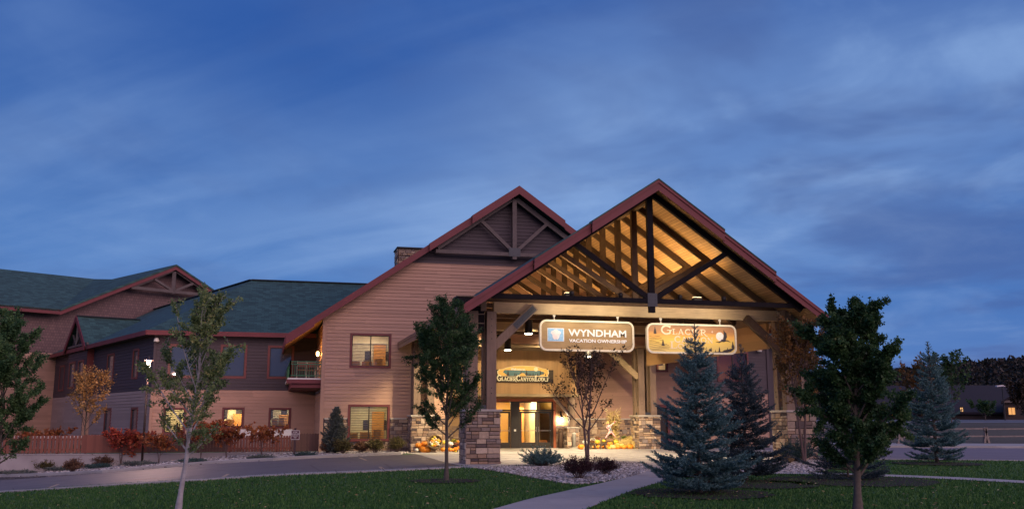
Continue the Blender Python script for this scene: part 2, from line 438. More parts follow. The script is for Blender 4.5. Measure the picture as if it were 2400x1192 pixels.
def shake_mat():
    t = MT('wall_shakes'); m = t.N('ShaderNodeMapping'); t.L(t.tc.outputs['UV'], m.inputs[0])
    br = t.N('ShaderNodeTexBrick'); t.L(m.outputs[0], br.inputs['Vector']); br.inputs['Scale'].default_value = 1.0
    br.inputs['Brick Width'].default_value = 0.20; br.inputs['Row Height'].default_value = 0.22; br.inputs['Mortar Size'].default_value = 0.010
    br.inputs['Color1'].default_value = (0.125, 0.078, 0.082, 1); br.inputs['Color2'].default_value = (0.175, 0.108, 0.108, 1); br.inputs['Mortar'].default_value = (0.06, 0.038, 0.045, 1)
    br.offset = 0.45
    t.set(Base_Color=br.outputs[0], Roughness=0.8); t.bump(br.outputs['Fac'], -0.4, 0.012)
    return t.m
M['shakes'] = shake_mat()
def ground_mats():
    t = MT('concrete'); o = t.coord(); n = t.noise(o, 0.5, 6, 0.65); f = t.noise(o, 40, 3, 0.7)
    a = t.ramp(n, [(0.3, (0.30, 0.285, 0.27)), (0.7, (0.42, 0.40, 0.375))]); a = t.mix(0.25, a, t.ramp(f, [(0.35, (0.25,0.24,0.23)), (0.65, (0.46,0.44,0.42))]))
    st = t.ramp(t.noise(o, 1.4, 6, 0.7, 0.8), [(0.52, (0,0,0)), (0.66, (1,1,1))]); a = t.mix(t.math('MULTIPLY', st, 0.35), a, (0.20, 0.185, 0.17))
    t.set(Base_Color=a, Roughness=0.75); t.bump(f, 0.2, 0.004); M['concrete'] = t.m
    t = MT('asphalt'); o = t.coord(); n = t.noise(o, 0.35, 5, 0.6); f = t.noise(o, 60, 3, 0.7); s = t.noise(t.coord(scale=(0.25, 2.5, 1), rot=(0,0,R(-38))), 1.0, 4, 0.6)
    a = t.ramp(n, [(0.3, (0.092, 0.083, 0.090)), (0.7, (0.140, 0.124, 0.130))]); a = t.mix(0.35, a, t.ramp(s, [(0.35, (0.07,0.07,0.075)), (0.65, (0.15,0.145,0.145))]))
    a = t.mix(0.25, a, t.ramp(f, [(0.35, (0.05,0.05,0.05)), (0.65, (0.19,0.185,0.18))]))
    pt = t.ramp(t.noise(o, 0.9, 6, 0.7, 1.2), [(0.50, (0,0,0)), (0.56, (1,1,1))]); a = t.mix(t.math('MULTIPLY', pt, 0.30), a, (0.060, 0.056, 0.062))
    vc = t.N('ShaderNodeTexVoronoi', feature='DISTANCE_TO_EDGE'); t.L(t.noise(o, 0.6, 3, 0.6, 0, 'Color'), vc.inputs['Vector']) if False else t.L(o, vc.inputs['Vector']); vc.inputs['Scale'].default_value = 0.22
    a = t.mix(t.math('MULTIPLY', t.ramp(vc.outputs['Distance'], [(0.0, (1,1,1)), (0.012, (0,0,0))]), 0.6), a, (0.03, 0.028, 0.03))
    t.set(Base_Color=a, Roughness=0.62); t.bump(f, 0.35, 0.006); M['asphalt'] = t.m
    t = MT('lawn_soil'); o = t.coord(); n = t.noise(o, 0.4, 6, 0.65); f = t.noise(o, 9, 5, 0.7); h = t.noise(o, 55, 3, 0.7)
    a = t.ramp(n, [(0.3, (0.024, 0.085, 0.020)), (0.7, (0.048, 0.140, 0.032))]); a = t.mix(0.5, a, t.ramp(f, [(0.3, (0.015,0.055,0.013)), (0.7, (0.066,0.170,0.038))]))
    dry = t.ramp(t.noise(o, 0.9, 3, 0.5), [(0.66, (0,0,0)), (0.78, (1,1,1))])
    a = t.mix(t.math('MULTIPLY', dry, 0.45), a, (0.10, 0.10, 0.035))
    t.set(Base_Color=a, Roughness=0.9); t.bump(h, 0.8, 0.03); M['lawn'] = t.m
    t = MT('dry_field'); o = t.coord(); n = t.noise(o, 0.12, 6, 0.7); f = t.noise(o, 4, 5, 0.7)
    a = t.ramp(n, [(0.3, (0.055, 0.052, 0.035)), (0.7, (0.09, 0.08, 0.055))]); a = t.mix(0.4, a, t.ramp(f, [(0.3, (0.03,0.035,0.02)), (0.7, (0.11,0.09,0.06))]))
    t.set(Base_Color=a, Roughness=0.95); t.bump(f, 0.8, 0.05); M['field'] = t.m
    t = MT('mulch'); o = t.coord(); f = t.noise(o, 22, 5, 0.75)
    t.set(Base_Color=t.ramp(f, [(0.3, (0.004, 0.003, 0.003)), (0.7, (0.022, 0.014, 0.012))]), Roughness=0.95); t.bump(f, 1.0, 0.05); M['mulch'] = t.m
    t = MT('bed_soil'); o = t.coord(); v = t.N('ShaderNodeTexVoronoi'); t.L(o, v.inputs['Vector']); v.inputs['Scale'].default_value = 13
    a = t.ramp(v.outputs['Color'], [(0.0, (0.12,0.105,0.10)), (1.0, (0.42,0.38,0.36))]); a = t.mix(t.ramp(v.outputs['Distance'], [(0.35,(0,0,0)),(0.6,(1,1,1))]), a, (0.03,0.026,0.025))
    t.set(Base_Color=a, Roughness=0.9); t.bump(v.outputs['Distance'], -1.0, 0.05); M['pebble_bed'] = t.m
    M['pebble'] = m_leaf('river_stone', [(0.0, (0.10, 0.09, 0.09)), (0.4, (0.27, 0.25, 0.24)), (0.8, (0.44, 0.42, 0.40)), (1.0, (0.58, 0.56, 0.54))], trans=0.0, rough=0.8)
    M['blade'] = m_leaf('grass_blade', [(0.0, (0.017, 0.065, 0.014)), (0.6, (0.042, 0.132, 0.030)), (1.0, (0.105, 0.21, 0.055))], trans=0.25, rough=0.7)
ground_mats()

M['asphalt_lit'] = m_paint('lamplit_asphalt', (0.17, 0.145, 0.165), 0.8, 0.16, scale=.5)  # paler asphalt: pinkish lamp light on the east road put into its colour
# ================================================================== THE GROUND
def catmull(pts, n=6, closed=False):
    P = [Vector(p) for p in pts]; out = []; m = len(P)
    rng = range(m) if closed else range(m-1)
    for i in rng:
        p0 = P[(i-1) % m] if closed or i > 0 else P[0]*2-P[1]; p1 = P[i]; p2 = P[(i+1) % m]
        p3 = P[(i+2) % m] if closed or i+2 < m else P[m-1]*2-P[m-2]
        for k in range(n):
            t = k/n; out.append(0.5*((2*p1)+(p2-p0)*t+(2*p0-5*p1+4*p2-p3)*t*t+(3*p1-p0-3*p2+p3)*t*t*t))
    if not closed: out.append(P[-1])
    return [(v.x, v.y) for v in out]
def sheet(name, poly, off, mat, label=None, cat=None, kind='structure', step=1.0):
    bm = bmesh.new(); vs = [bm.verts.new((x, y, 0)) for x, y in poly]; bm.faces.new(vs)
    bmesh.ops.triangulate(bm, faces=bm.faces[:])
    xs = [p[0] for p in poly]; ys = [p[1] for p in poly]
    def cuts(lo, hi): 
        a = math.ceil(lo/step)*step
        while a < hi: yield a; a += step
    for x in cuts(min(xs), max(xs)):
        bmesh.ops.bisect_plane(bm, geom=bm.verts[:]+bm.edges[:]+bm.faces[:], plane_co=(x,0,0), plane_no=(1,0,0))
    for y in cuts(min(ys), max(ys)):
        bmesh.ops.bisect_plane(bm, geom=bm.verts[:]+bm.edges[:]+bm.faces[:], plane_co=(0,y,0), plane_no=(0,1,0))
    for v in bm.verts: v.co.z = gz(v.co.x, v.co.y) + off
    bmesh.ops.recalc_face_normals(bm, faces=bm.faces[:])
    if bm.faces and sum(f.normal.z for f in bm.faces) < 0: bmesh.ops.reverse_faces(bm, faces=bm.faces[:])
    me = bpy.data.meshes.new(name); bm.to_mesh(me); bm.free(); me.materials.append(mat)
    o = bpy.data.objects.new(name, me); COL.objects.link(o); tag(o, label, cat, kind=kind); return o
def ribbon(name, line, w, h, mat, off=0.0, kind='structure', label=None, cat=None, side=0.0):
    "a kerb or strip of width w and height h along a line; side shifts it across"
    pts = []
    L0 = [Vector(p) for p in line]
    for i in range(len(L0)-1):
        n = max(1, int((L0[i+1]-L0[i]).length/0.8))
        for k in range(n): pts.append(L0[i].lerp(L0[i+1], k/n))
    pts.append(L0[-1]); mb = MB(); prev = None
    for i, p in enumerate(pts):
        d = (pts[min(i+1, len(pts)-1)]-pts[max(i-1, 0)]).normalized(); nrm = Vector((-d.y, d.x))
        a = p + nrm*(side - w/2); b = p + nrm*(side + w/2); z = gz(p.x, p.y)+off; c = min(0.02, h*0.4)
        a2 = a+nrm*c; b2 = b-nrm*c
        row = [(a.x,a.y,z-0.15),(a.x,a.y,z+h-c),(a2.x,a2.y,z+h),(b2.x,b2.y,z+h),(b.x,b.y,z+h-c),(b.x,b.y,z-0.15)]
        n = len(mb.v); mb.v += row
        if prev is not None:
            for k in range(5): mb.f.append((prev+k, prev+k+1, n+k+1, n+k)); mb.t.append(0.5)
        else: mb.f.append((n, n+1, n+2, n+3, n+4, n+5)); mb.t.append(0.5)
        prev = n
    mb.f.append(tuple(prev+k for k in (5,4,3,2,1,0))); mb.t.append(0.5)
    bm = bmesh.new(); me = mb.mesh(name, mat); bm.from_mesh(me); bmesh.ops.recalc_face_normals(bm, faces=bm.faces[:]); bm.to_mesh(me); bm.free()
    o = bpy.data.objects.new(name, me); COL.objects.link(o); tag(o, label, cat, kind=kind); return o

def terrain():
    xs = [-1500,-700,-300,-150,-90,-60] + list(range(-45, 111)) + [120,135,160,200,260,340,460,650,900,1300,2000]
    ys = [-60,-30,-15,-8] + list(range(-4, 51)) + [50.24, 50.26] + list(range(51, 116)) + [125,140,170,220,300,420,600,850,1200,2000]
    V = np.array([(x, y, gz(x, y)) for y in ys for x in xs]); nx = len(xs)
    F = np.array([(j*nx+i, j*nx+i+1, (j+1)*nx+i+1, (j+1)*nx+i) for j in range(len(ys)-1) for i in range(nx-1)])
    o = np_mesh('ground', V, F, M['lawn'], smooth=False); tag(o, kind='structure')
terrain()

near = [(-260,1163),(0,1148.5),(240,1134),(480,1120.5),(800,1103.5),(950,1097),(1075,1090)]
far = [(-260,1129),(0,1117),(240,1107.5),(480,1087.5),(640,1079),(800,1071),(900,1066),(975,1063.5)]
NEAR = [G(*p) for p in near]; FAR = [G(*p) for p in far]
joint = [G(1075,1090), G(1040,1082), G(975,1063.5)]
sheet('driveway', NEAR + [joint[1]] + FAR[::-1], 0.006, M['asphalt'])
# concrete apron under the canopy, out to the road on the east
isl = [G(*p) for p in [(1118,1094.5),(1200,1091),(1300,1088),(1380,1083.5),(1450,1081.5),(1500,1083.5),(1526,1091)]]
pad = [G(1075,1090), joint[1], G(975,1063.5), (6.3, 49.95), (9.5, 49.95), (9.5, 54.6), (17.6, 54.6), (17.6, 55.9), (27.0, 55.9), (27.0, 44.0), (23.4, 40.0), (22.6, 34.2), G(1790,1081.5), G(1700,1086), G(1640,1092), G(1600,1100), G(1535,1097)] + isl[::-1]
sheet('concrete_apron', pad, 0.012, M['concrete'])
jl = MB()
for p, q in [((8.9,34.9),(8.9,49.5)),((12.5,35.2),(12.5,50)),((16.2,35.2),(16.2,54)),((19.9,36.5),(19.9,55)),((7.4,40.0),(26,40.0)),((7.2,45.0),(26,45.0))]:
    jl.beam((p[0],p[1],0.0125),(q[0],q[1],0.0125),0.016,0.006)
o = jl.build('pavement_joints', m_plain('joint_filler', (0.09,0.085,0.08), 0.9)); tag(o, kind='structure')
# front strip beside the driveway
o = ribbon('pavement_strip', [G(x, y+4) for x, y in near[:-1]] + [G(1080,1094.5), G(1122,1096)], 0.62, 0.045, M['concrete'], side=0.0)
jm = MB()
for k, px in enumerate([30, 210, 370, 560, 665, 785, 895, 1000]):
    y = np.interp(px, [p[0] for p in near], [p[1] for p in near])+4; a = Vector(G(px, y-5)); b = Vector(G(px+8, y+5)); z = gz(a.x, a.y)+0.046
    jm.beam((a.x,a.y,z),(b.x,b.y,z),0.02,0.004)
tag(jm.build('strip_joints', bpy.data.materials['joint_filler']), kind='structure')
KERB = FAR[:-1] + [G(940,1065)]
ribbon('kerb', KERB, 0.24, 0.13, M['concrete'], side=0.10)
ml = MB()   # short worn parking ticks and a long line painted on the driveway
def tick(p, q, w=0.10):
    a = Vector(G(*p)); b = Vector(G(*q)); n = max(1, int((b-a).length/0.9))
    for k in range(n):
        c = a.lerp(b, k/n); d = a.lerp(b, (k+1)/n)
        ml.beam((c.x,c.y,gz(c.x,c.y)+0.009),(d.x,d.y,gz(d.x,d.y)+0.009), w, 0.003)
tick((115,1142),(137,1134)); tick((523,1117),(535,1110)); tick((843,1072),(858,1078), .12); tick((890,1093),(898,1099), .12); tick((262,1127),(415,1117), .07)
tag(ml.build('driveway_lines', m_paint('worn_yellow_line', (0.42, 0.33, 0.22), 0.8, 0.3, scale=9)), kind='structure')

# footpath sweeping from the bottom of the picture up to the apron
pl_ = [G(*p) for p in [(1100,1207),(1160,1192),(1240,1170),(1320,1152),(1400,1134.5),(1470,1117),(1510,1104),(1535,1097)]]
pr_ = [G(*p) for p in [(1600,1100),(1590,1112),(1560,1126),(1500,1144),(1440,1166),(1385,1189),(1340,1207)]]
sheet('footpath', catmull(pl_, 4) + catmull(pr_, 4), 0.018, M['concrete'])
pj = MB()
# side path running east behind the spruces
pe = [G(*p) for p in [(1560,1112),(1700,1110),(1800,1106.5),(1900,1107),(2000,1110),(2100,1113),(2250,1119),(2400,1127),(2600,1139)]]
pe2 = [G(*p) for p in [(2600,1146),(2400,1133),(2250,1124.5),(2100,1118),(2000,1114.5),(1900,1111.5),(1800,1111),(1700,1115),(1570,1120)]]
sheet('side_path', catmull(pe, 3) + catmull(pe2, 3), 0.022, M['concrete'])
# gravel island
ISL = catmull([G(*p) for p in [(1116,1096),(1200,1093),(1300,1090),(1380,1085.5),(1450,1083.5),(1500,1085.5),(1524,1093),(1518,1102),(1480,1116),(1400,1131),(1340,1135),(1270,1124),(1190,1109)]], 4, True)
sheet('gravel_island', ISL, 0.020, M['pebble_bed'])
ribbon('island_kerb', isl, 0.14, 0.05, M['concrete'])
BED2 = catmull([G(*p) for p in [(1700,1106),(1780,1087),(1850,1080.5),(1925,1078.5),(1950,1090),(1935,1102),(1890,1107),(1800,1107)]], 4, True)
sheet('gravel_patch', BED2, 0.020, M['pebble_bed'])
WALLY = 50.15
BED1 = [ (x, y) for x, y in FAR[:-1]] 
bed_poly = BED1 + [G(940,1065), (6.2, 47.6), (6.2, 49.95), (2.8, 49.95), (2.8, WALLY), (-26, WALLY), (-26, BED1[0][1])]
# kerb side first, then back along the wall
bed_poly = KERB + [(7.1, 48.3), (7.1, 49.95), (2.8, 49.95), (-24, WALLY), (-24, 34)]
sheet('planting_bed', bed_poly, 0.010, M['pebble_bed'])
# east road
rn = [G(1905,1077), G(1950,1076), G(2080,1076.5), G(2240,1077.5), G(2400,1079.5), G(2700,1084), G(3000,1090)]
rf = [G(3000,1052), G(2700,1050.5), G(2400,1049.5), G(2200,1048.5), G(2050,1048), G(1912,1048), G(1800,1048)]
sheet('east_road', rn + rf + [(27.2, 50), (27.2, 42), (23.6, 38)], 0.008, M['asphalt_lit'])
ribbon('road_kerb', rf, 0.3, 0.14, M['concrete'])
ribbon('near_road_kerb', rn, 0.16, 0.04, M['concrete'])
rs = [G(3000,1043), G(2700,1041.5), G(2400,1040.5), G(2200,1039.5), G(2050,1039), G(1900,1039), G(1800,1039)]
sheet('pavement', [(a, b) for a, b in rf] + rs[::-1], 0.05, M['concrete'], step=2.0)
# dry field beyond with a higher road through it
fp = [polar(1600, 66), polar(2000, 64.5), polar(2400, 63.5), polar(3000, 62.5), polar(3300, 300), polar(1700, 300)]
sheet('field', fp, 0.02, M['field'], step=4.0)
up_ = [polar(p, d) for p, d in [(1700,104),(2000,103),(2200,102),(2400,101),(2800,100)]]; up2 = [polar(p, d) for p, d in [(2800,122),(2400,123),(2200,124),(2000,125),(1700,126)]]
def hump(name, near_, far_, z0, z1, mat):
    mb = MB(); n = len(near_)
    for (a, b) in zip(near_, far_): mb.v += [(a[0], a[1], z0), (b[0], b[1], z1)]
    for i in range(n-1): mb.f.append((2*i, 2*i+2, 2*i+3, 2*i+1)); mb.t.append(0.5)
    tag(mb.build(name, mat), kind='structure')
hump('upper_road', up_, up2[::-1], 1.40, 1.72, M['asphalt'])
hump('upper_road_edge', [polar(p, 99.2) for p in (1700,2000,2200,2400,2800)], [polar(p, 103.9) for p in (1700,2000,2200,2400,2800)], 1.12, 1.45, M['concrete'])
# ------------------------------------------------------------------ loose stones and grass
ICO = None
def scatter_stones(name, polys, n, rmin, rmax, seed, keepout=()):
    rnd = random.Random(seed); nr = np.random.RandomState(seed)
    bm = bmesh.new(); bmesh.ops.create_icosphere(bm, subdivisions=1, radius=1); bv = np.array([v.co[:] for v in bm.verts]); bf = np.array([[v.index for v in f.verts] for f in bm.faces]); bm.free()
    def inside(x, y, P):
        c = False; j = len(P)-1
        for i in range(len(P)):
            if (P[i][1] > y) != (P[j][1] > y) and x < (P[j][0]-P[i][0])*(y-P[i][1])/(P[j][1]-P[i][1])+P[i][0]: c = not c
            j = i
        return c
    pts = []
    for P, share in polys:
        xs = [p[0] for p in P]; ys = [p[1] for p in P]; k = 0; tries = 0
        while k < n*share and tries < n*30:
            tries += 1; x = rnd.uniform(min(xs), max(xs)); y = rnd.uniform(min(ys), max(ys))
            if inside(x, y, P): pts.append((x, y, gz(x, y)+0.02)); k += 1
    pts = np.array(pts); m = len(pts); r = nr.uniform(rmin, rmax, m); ang = nr.uniform(0, 6.28, m)
    s = np.stack([r*nr.uniform(.8,1.4,m), r*nr.uniform(.7,1.1,m), r*nr.uniform(.45,.8,m)], 1)
    loc = bv[None]*s[:,None]*nr.uniform(.85,1.15,(m, len(bv), 1)); c, sn = np.cos(ang)[:,None], np.sin(ang)[:,None]
    V = np.stack([loc[...,0]*c-loc[...,1]*sn, loc[...,0]*sn+loc[...,1]*c, loc[...,2]], 2)+pts[:,None]
    F = bf[None]+(np.arange(m)*len(bv))[:,None,None]
    o = np_mesh(name, V.reshape(-1,3), F.reshape(-1,3), M['pebble'], tint=np.repeat(nr.uniform(0,1,m), len(bf)))
    return o
o = scatter_stones('gravel', [(ISL, 0.55), (BED2, 0.45)], 9000, 0.028, 0.062, 5); tag(o, 'pale river stones covering the planting beds by the footpath', 'gravel', kind='stuff')
o = scatter_stones('gravel', [(bed_poly, 1.0)], 9000, 0.04, 0.085, 6); tag(o, 'pinkish river stones along the bed below the wooden fence', 'gravel', kind='stuff')

def grass(name, n, seed, fn, hmin, hmax, label):
    nr = np.random.RandomState(seed); P = fn(nr, n); m = len(P)
    ang = nr.uniform(0, 6.28, m); h = nr.uniform(hmin, hmax, m); w = nr.uniform(.006, .014, m)*1.6; lean = nr.uniform(0, .6, m)*h; la = nr.uniform(0, 6.28, m)
    d = np.stack([np.cos(ang)*w, np.sin(ang)*w, np.zeros(m)], 1)
    top = P + np.stack([np.cos(la)*lean, np.sin(la)*lean, h], 1)
    V = np.stack([P-d, P+d, top], 1).reshape(-1,3); F = np.arange(3*m).reshape(-1,3)
    o = np_mesh(name, V, F, M['blade'], tint=nr.uniform(0,1,m)); tag(o, label, 'grass', kind='stuff')
PATHS = [catmull(pl_, 4)+catmull(pr_, 4), catmull(pe, 3)+catmull(pe2, 3), ISL, BED2, NEAR+[joint[1]]+FAR[::-1], pad, rn+rf]
def in_poly_np(x, y, P):
    c = np.zeros(len(x), bool); j = len(P)-1
    for i in range(len(P)):
        xi, yi = P[i]; xj, yj = P[j]
        if yi != yj: c ^= ((yi > y) != (yj > y)) & (x < (xj-xi)*(y-yi)/(yj-yi)+xi)
        j = i
    return c
NEARLINE = NEAR
def lawn_pts(nr, n):
    D = 14.0*np.exp(nr.uniform(0, 1, n)*math.log(40/14.0)); px = nr.uniform(-60, 2460, n); a = (px-1200)/2240
    x = D*(math.sin(YAW)+a*math.cos(YAW)); y = D*(math.cos(YAW)-a*math.sin(YAW))
    bad = np.zeros(n, bool)
    for P in PATHS: bad |= in_poly_np(x, y, P)
    # beyond the driveway strip is no lawn on the west side
    lim = np.interp(x, [p[0] for p in NEARLINE], [p[1] for p in NEARLINE]); bad |= (x < 8.2) & (y > lim-0.55)
    bad |= (y > 34.2)
    x, y = x[~bad], y[~bad]; z = np.array([gz(float(u), float(v)) for u, v in zip(x, y)])
    return np.stack([x, y, z], 1)
grass('grass', 170000, 3, lawn_pts, 0.03, 0.075, 'short dark green grass of the front lawn')
def mulch(name, c, r, mat=None, label=''):
    n = 28; rnd = random.Random(int(c[0]*10)); poly = [(c[0]+r*rnd.uniform(.9,1.1)*math.cos(2*math.pi*k/n), c[1]+r*rnd.uniform(.9,1.1)*math.sin(2*math.pi*k/n)) for k in range(n)]
    sheet('mulch_ring', poly, 0.035, M['mulch'])

def litter(name, n, seed, lo, hi, mat, label):
    nr = np.random.RandomState(seed); P = lawn_pts(nr, n); m = len(P); a = nr.uniform(0, 6.28, m); r = nr.uniform(lo, hi, m)
    P[:, 2] += .05; d = np.stack([np.cos(a)*r, np.sin(a)*r, nr.uniform(-.01, .012, m)], 1); e = np.stack([-np.sin(a)*r*.6, np.cos(a)*r*.6, nr.uniform(-.01, .012, m)], 1)
    V = np.stack([P-d, P-e, P+d, P+e], 1).reshape(-1, 3); o = np_mesh(name, V, np.arange(4*m).reshape(-1, 4), mat, tint=nr.uniform(0, 1, m)); tag(o, label, 'leaves', kind='stuff')
litter('fallen_leaves', 1500, 9, .018, .045, m_leaf('fallen_leaf', [(0,(.16,.09,.03)),(.6,(.34,.22,.08)),(1,(.50,.44,.24))], .2), 'dry fallen leaves scattered over the lawn')
# ================================================================== BUILDING TOOLS
def clip_half(poly, ax, val, keep_less):
    out = []; n = len(poly)
    for i in range(n):
        a = poly[i]; b = poly[(i+1) % n]; da = a[ax]-val; db = b[ax]-val
        if keep_less: da, db = -da, -db
        if da >= 0: out.append(a)
        if (da > 0 and db < 0) or (da < 0 and db > 0):
            t = da/(da-db); out.append((a[0]+(b[0]-a[0])*t, a[1]+(b[1]-a[1])*t))
    o2 = []
    for p in out:
        if not o2 or abs(p[0]-o2[-1][0])+abs(p[1]-o2[-1][1]) > 1e-6: o2.append(p)
    if len(o2) > 1 and abs(o2[0][0]-o2[-1][0])+abs(o2[0][1]-o2[-1][1]) < 1e-6: o2.pop()
    return o2 if len(o2) >= 3 else []
class Plane:
    "a vertical plane: origin O (x,y), direction angle; outward normal is to the right of the direction (towards -Y for angle 0)"
    def __init__(s, O, ang): s.O = O; s.a = R(ang); s.d = (math.cos(s.a), math.sin(s.a)); s.n = (math.sin(s.a), -math.cos(s.a))
    def P(s, u, z, out=0.0): return (s.O[0]+s.d[0]*u+s.n[0]*out, s.O[1]+s.d[1]*u+s.n[1]*out, z)
    def hit(s, px, py):
        d = ray(px, py); t = (s.n[0]*s.O[0]+s.n[1]*s.O[1])/(s.n[0]*d[0]+s.n[1]*d[1]); x, y = d[0]*t, d[1]*t
        return ((x-s.O[0])*s.d[0]+(y-s.O[1])*s.d[1], EYE+d[2]*t)
def lap_wall(pl, poly, openings=(), h=0.185, depth=0.032, seed=1, L=(2.4, 4.8), z_base=0.0):
    "clapboards clipped to a convex polygon in (u,z), with rectangular openings (u0,u1,z0,z1)"
    rnd = random.Random(seed); mb = MB()
    z0 = min(p[1] for p in poly); z1 = max(p[1] for p in poly); k = math.floor((z0-z_base)/h)
    while z_base+k*h < z1:
        za, zb = z_base+k*h, z_base+(k+1)*h; k += 1
        br = [za] + sorted({z for o in openings for z in o[2:] if za+1e-4 < z < zb-1e-4}) + [zb]
        joints = []; u = min(p[0] for p in poly)-rnd.uniform(0, 3)
        umax = max(p[0] for p in poly)
        while u < umax: joints.append((u, rnd.random())); u += rnd.uniform(*L)
        for a, b in zip(br[:-1], br[1:]):
            st = clip_half(clip_half(poly, 1, a, False), 1, b, True)
            if not st: continue
            pcs = [st]
            for o in openings:
                if o[2] < (a+b)/2 < o[3]:
                    nx = []
                    for p in pcs:
                        for q in (clip_half(p, 0, o[0], True), clip_half(p, 0, o[1], False)):
                            if q: nx.append(q)
                    pcs = nx
            for p in pcs:
                for i, (ju, t) in enumerate(joints):
                    je = joints[i+1][0] if i+1 < len(joints) else 1e9
                    q = clip_half(clip_half(p, 0, ju, False), 0, je, True)
                    if not q: continue
                    mb.add([pl.P(u, z, depth*(1-(z-za)/h)+0.002) for u, z in q], [tuple(range(len(q)))], t)
                    lo = [v for v in q if abs(v[1]-za) < 1e-4]
                    if len(lo) >= 2:
                        ua, ub = min(v[0] for v in lo), max(v[0] for v in lo)
                        mb.add([pl.P(ua, za, depth), pl.P(ub, za, depth), pl.P(ub, za, 0), pl.P(ua, za, 0)], [(0,1,2,3)], t*0.3)  # lip under each board tinted darker: painted lap shadow
    return mb
def pbox(mb, pl, u0, u1, o0, o1, z0, z1, tint=0.5):
    "box on a plane: u range, outward range, z range"
    vs = [pl.P(u, z, o) for z in (z0, z1) for u, o in ((u0, o1), (u1, o1), (u1, o0), (u0, o0))]
    mb.add(vs, [(0,3,2,1),(4,5,6,7),(0,1,5,4),(1,2,6,5),(2,3,7,6),(3,0,4,7)], tint)
def backing(pl, poly, openings, thick=0.18):
    "solid wall behind the boards, cut round the openings"
    mb = MB(); zs = sorted({min(p[1] for p in poly), max(p[1] for p in poly)} | {z for o in openings for z in o[2:]})
    zlo, zhi = min(p[1] for p in poly), max(p[1] for p in poly); zs = [z for z in zs if zlo <= z <= zhi]
    for a, b in zip(zs[:-1], zs[1:]):
        st = clip_half(clip_half(poly, 1, a, False), 1, b, True)
        if not st: continue
        pcs = [st]
        for o in openings:
            if o[2] < (a+b)/2 < o[3]:
                pcs = [q for p in pcs for q in (clip_half(p, 0, o[0], True), clip_half(p, 0, o[1], False)) if q]
        for p in pcs:
            n = len(p)
            mb.add([pl.P(u, z, 0) for u, z in p]+[pl.P(u, z, -thick) for u, z in p],
                   [tuple(range(n)), tuple(range(2*n-1, n-1, -1))]+[(i, i+n, (i+1) % n+n, (i+1) % n) for i in range(n)])
    return mb
def ashlar(mb, pl, u0, u1, z0, z1, seed, openings=(), out0=0.0, hs=(0.10, 0.30), ws=(0.13, 0.46), top_fn=None):
    "squared ledge stones of uneven size, each a block of its own depth"
    rnd = random.Random(seed); z = z0; g = 0.018
    while z < z1-0.03:
        hh = min(rnd.uniform(*hs), z1-z)
        if z1-(z+hh) < 0.07: hh = z1-z
        u = u0
        while u < u1-0.01:
            w = rnd.uniform(*ws)
            if u1-(u+w) < 0.12: w = u1-u
            cells = [(u, u+w, z, z+hh)]
            if hh > 0.17 and rnd.random() < 0.45:
                m = z+hh*rnd.uniform(.4,.6); cells = [(u, u+w, z, m), (u, u+w, m, z+hh)]
            for a, b, c, d in cells:
                if any(a < o[1] and b > o[0] and c < o[3] and d > o[2] for o in openings):
                    for o in openings:
                        if c < o[3] and d > o[2]:
                            if a < o[0] < b: b = o[0]
                            if a < o[1] < b: a = o[1]
                    if any(a < o[1]-1e-3 and b > o[0]+1e-3 and c < o[3]-1e-3 and d > o[2]+1e-3 for o in openings): continue
                if b-a < 0.04: continue
                t = rnd.random(); dp = rnd.uniform(0.022, 0.06); j = lambda: rnd.uniform(0.006, 0.02)
                back = [pl.P(a+g/2, c+g/2, out0), pl.P(b-g/2, c+g/2, out0), pl.P(b-g/2, d-g/2, out0), pl.P(a+g/2, d-g/2, out0)]
                mid = [pl.P(a+g/2, c+g/2, out0+dp*.6), pl.P(b-g/2, c+g/2, out0+dp*.6), pl.P(b-g/2, d-g/2, out0+dp*.6), pl.P(a+g/2, d-g/2, out0+dp*.6)]
                fr = [pl.P(a+g/2+j(), c+g/2+j(), out0+dp+rnd.uniform(-.006,.006)), pl.P(b-g/2-j(), c+g/2+j(), out0+dp+rnd.uniform(-.006,.006)), pl.P(b-g/2-j(), d-g/2-j(), out0+dp+rnd.uniform(-.006,.006)), pl.P(a+g/2+j(), d-g/2-j(), out0+dp+rnd.uniform(-.006,.006))]
                mb.add(back+mid+fr, [(0,1,5,4),(1,2,6,5),(2,3,7,6),(3,0,4,7),(4,5,9,8),(5,6,10,9),(6,7,11,10),(7,4,8,11),(8,9,10,11)], t)
            u += w
        z += hh
def stone_pier(parent, name, x0, x1, y0, y1, z1, seed, cap=0.09, ov=0.06):
    root_loc = None
    core = MB(); core.box(x0+.03, x1-.03, y0+.03, y1-.03, -0.1, z1)
    p = part(name, core, M['mortar'], parent)
    mb = MB(); o = 0.0
    e = 0.03
    ashlar(mb, Plane((x0, y0+e), 0), 0, x1-x0, 0, z1, seed, out0=0)
    ashlar(mb, Plane((x1-e, y0), 90), 0, y1-y0, 0, z1, seed+1, out0=0)
    ashlar(mb, Plane((x0+e, y1), 270), 0, y1-y0, 0, z1, seed+2, out0=0)
    ashlar(mb, Plane((x1, y1-e), 180), 0, x1-x0, 0, z1, seed+3, out0=0)
    s = part('stone_facing', mb, M['stone'], p)
    c = MB(); c.cbox(x0-ov, x1+ov, y0-ov, y1+ov, z1, z1+cap, 0.015); part('cap', c, M['capstone'], p)
    return p
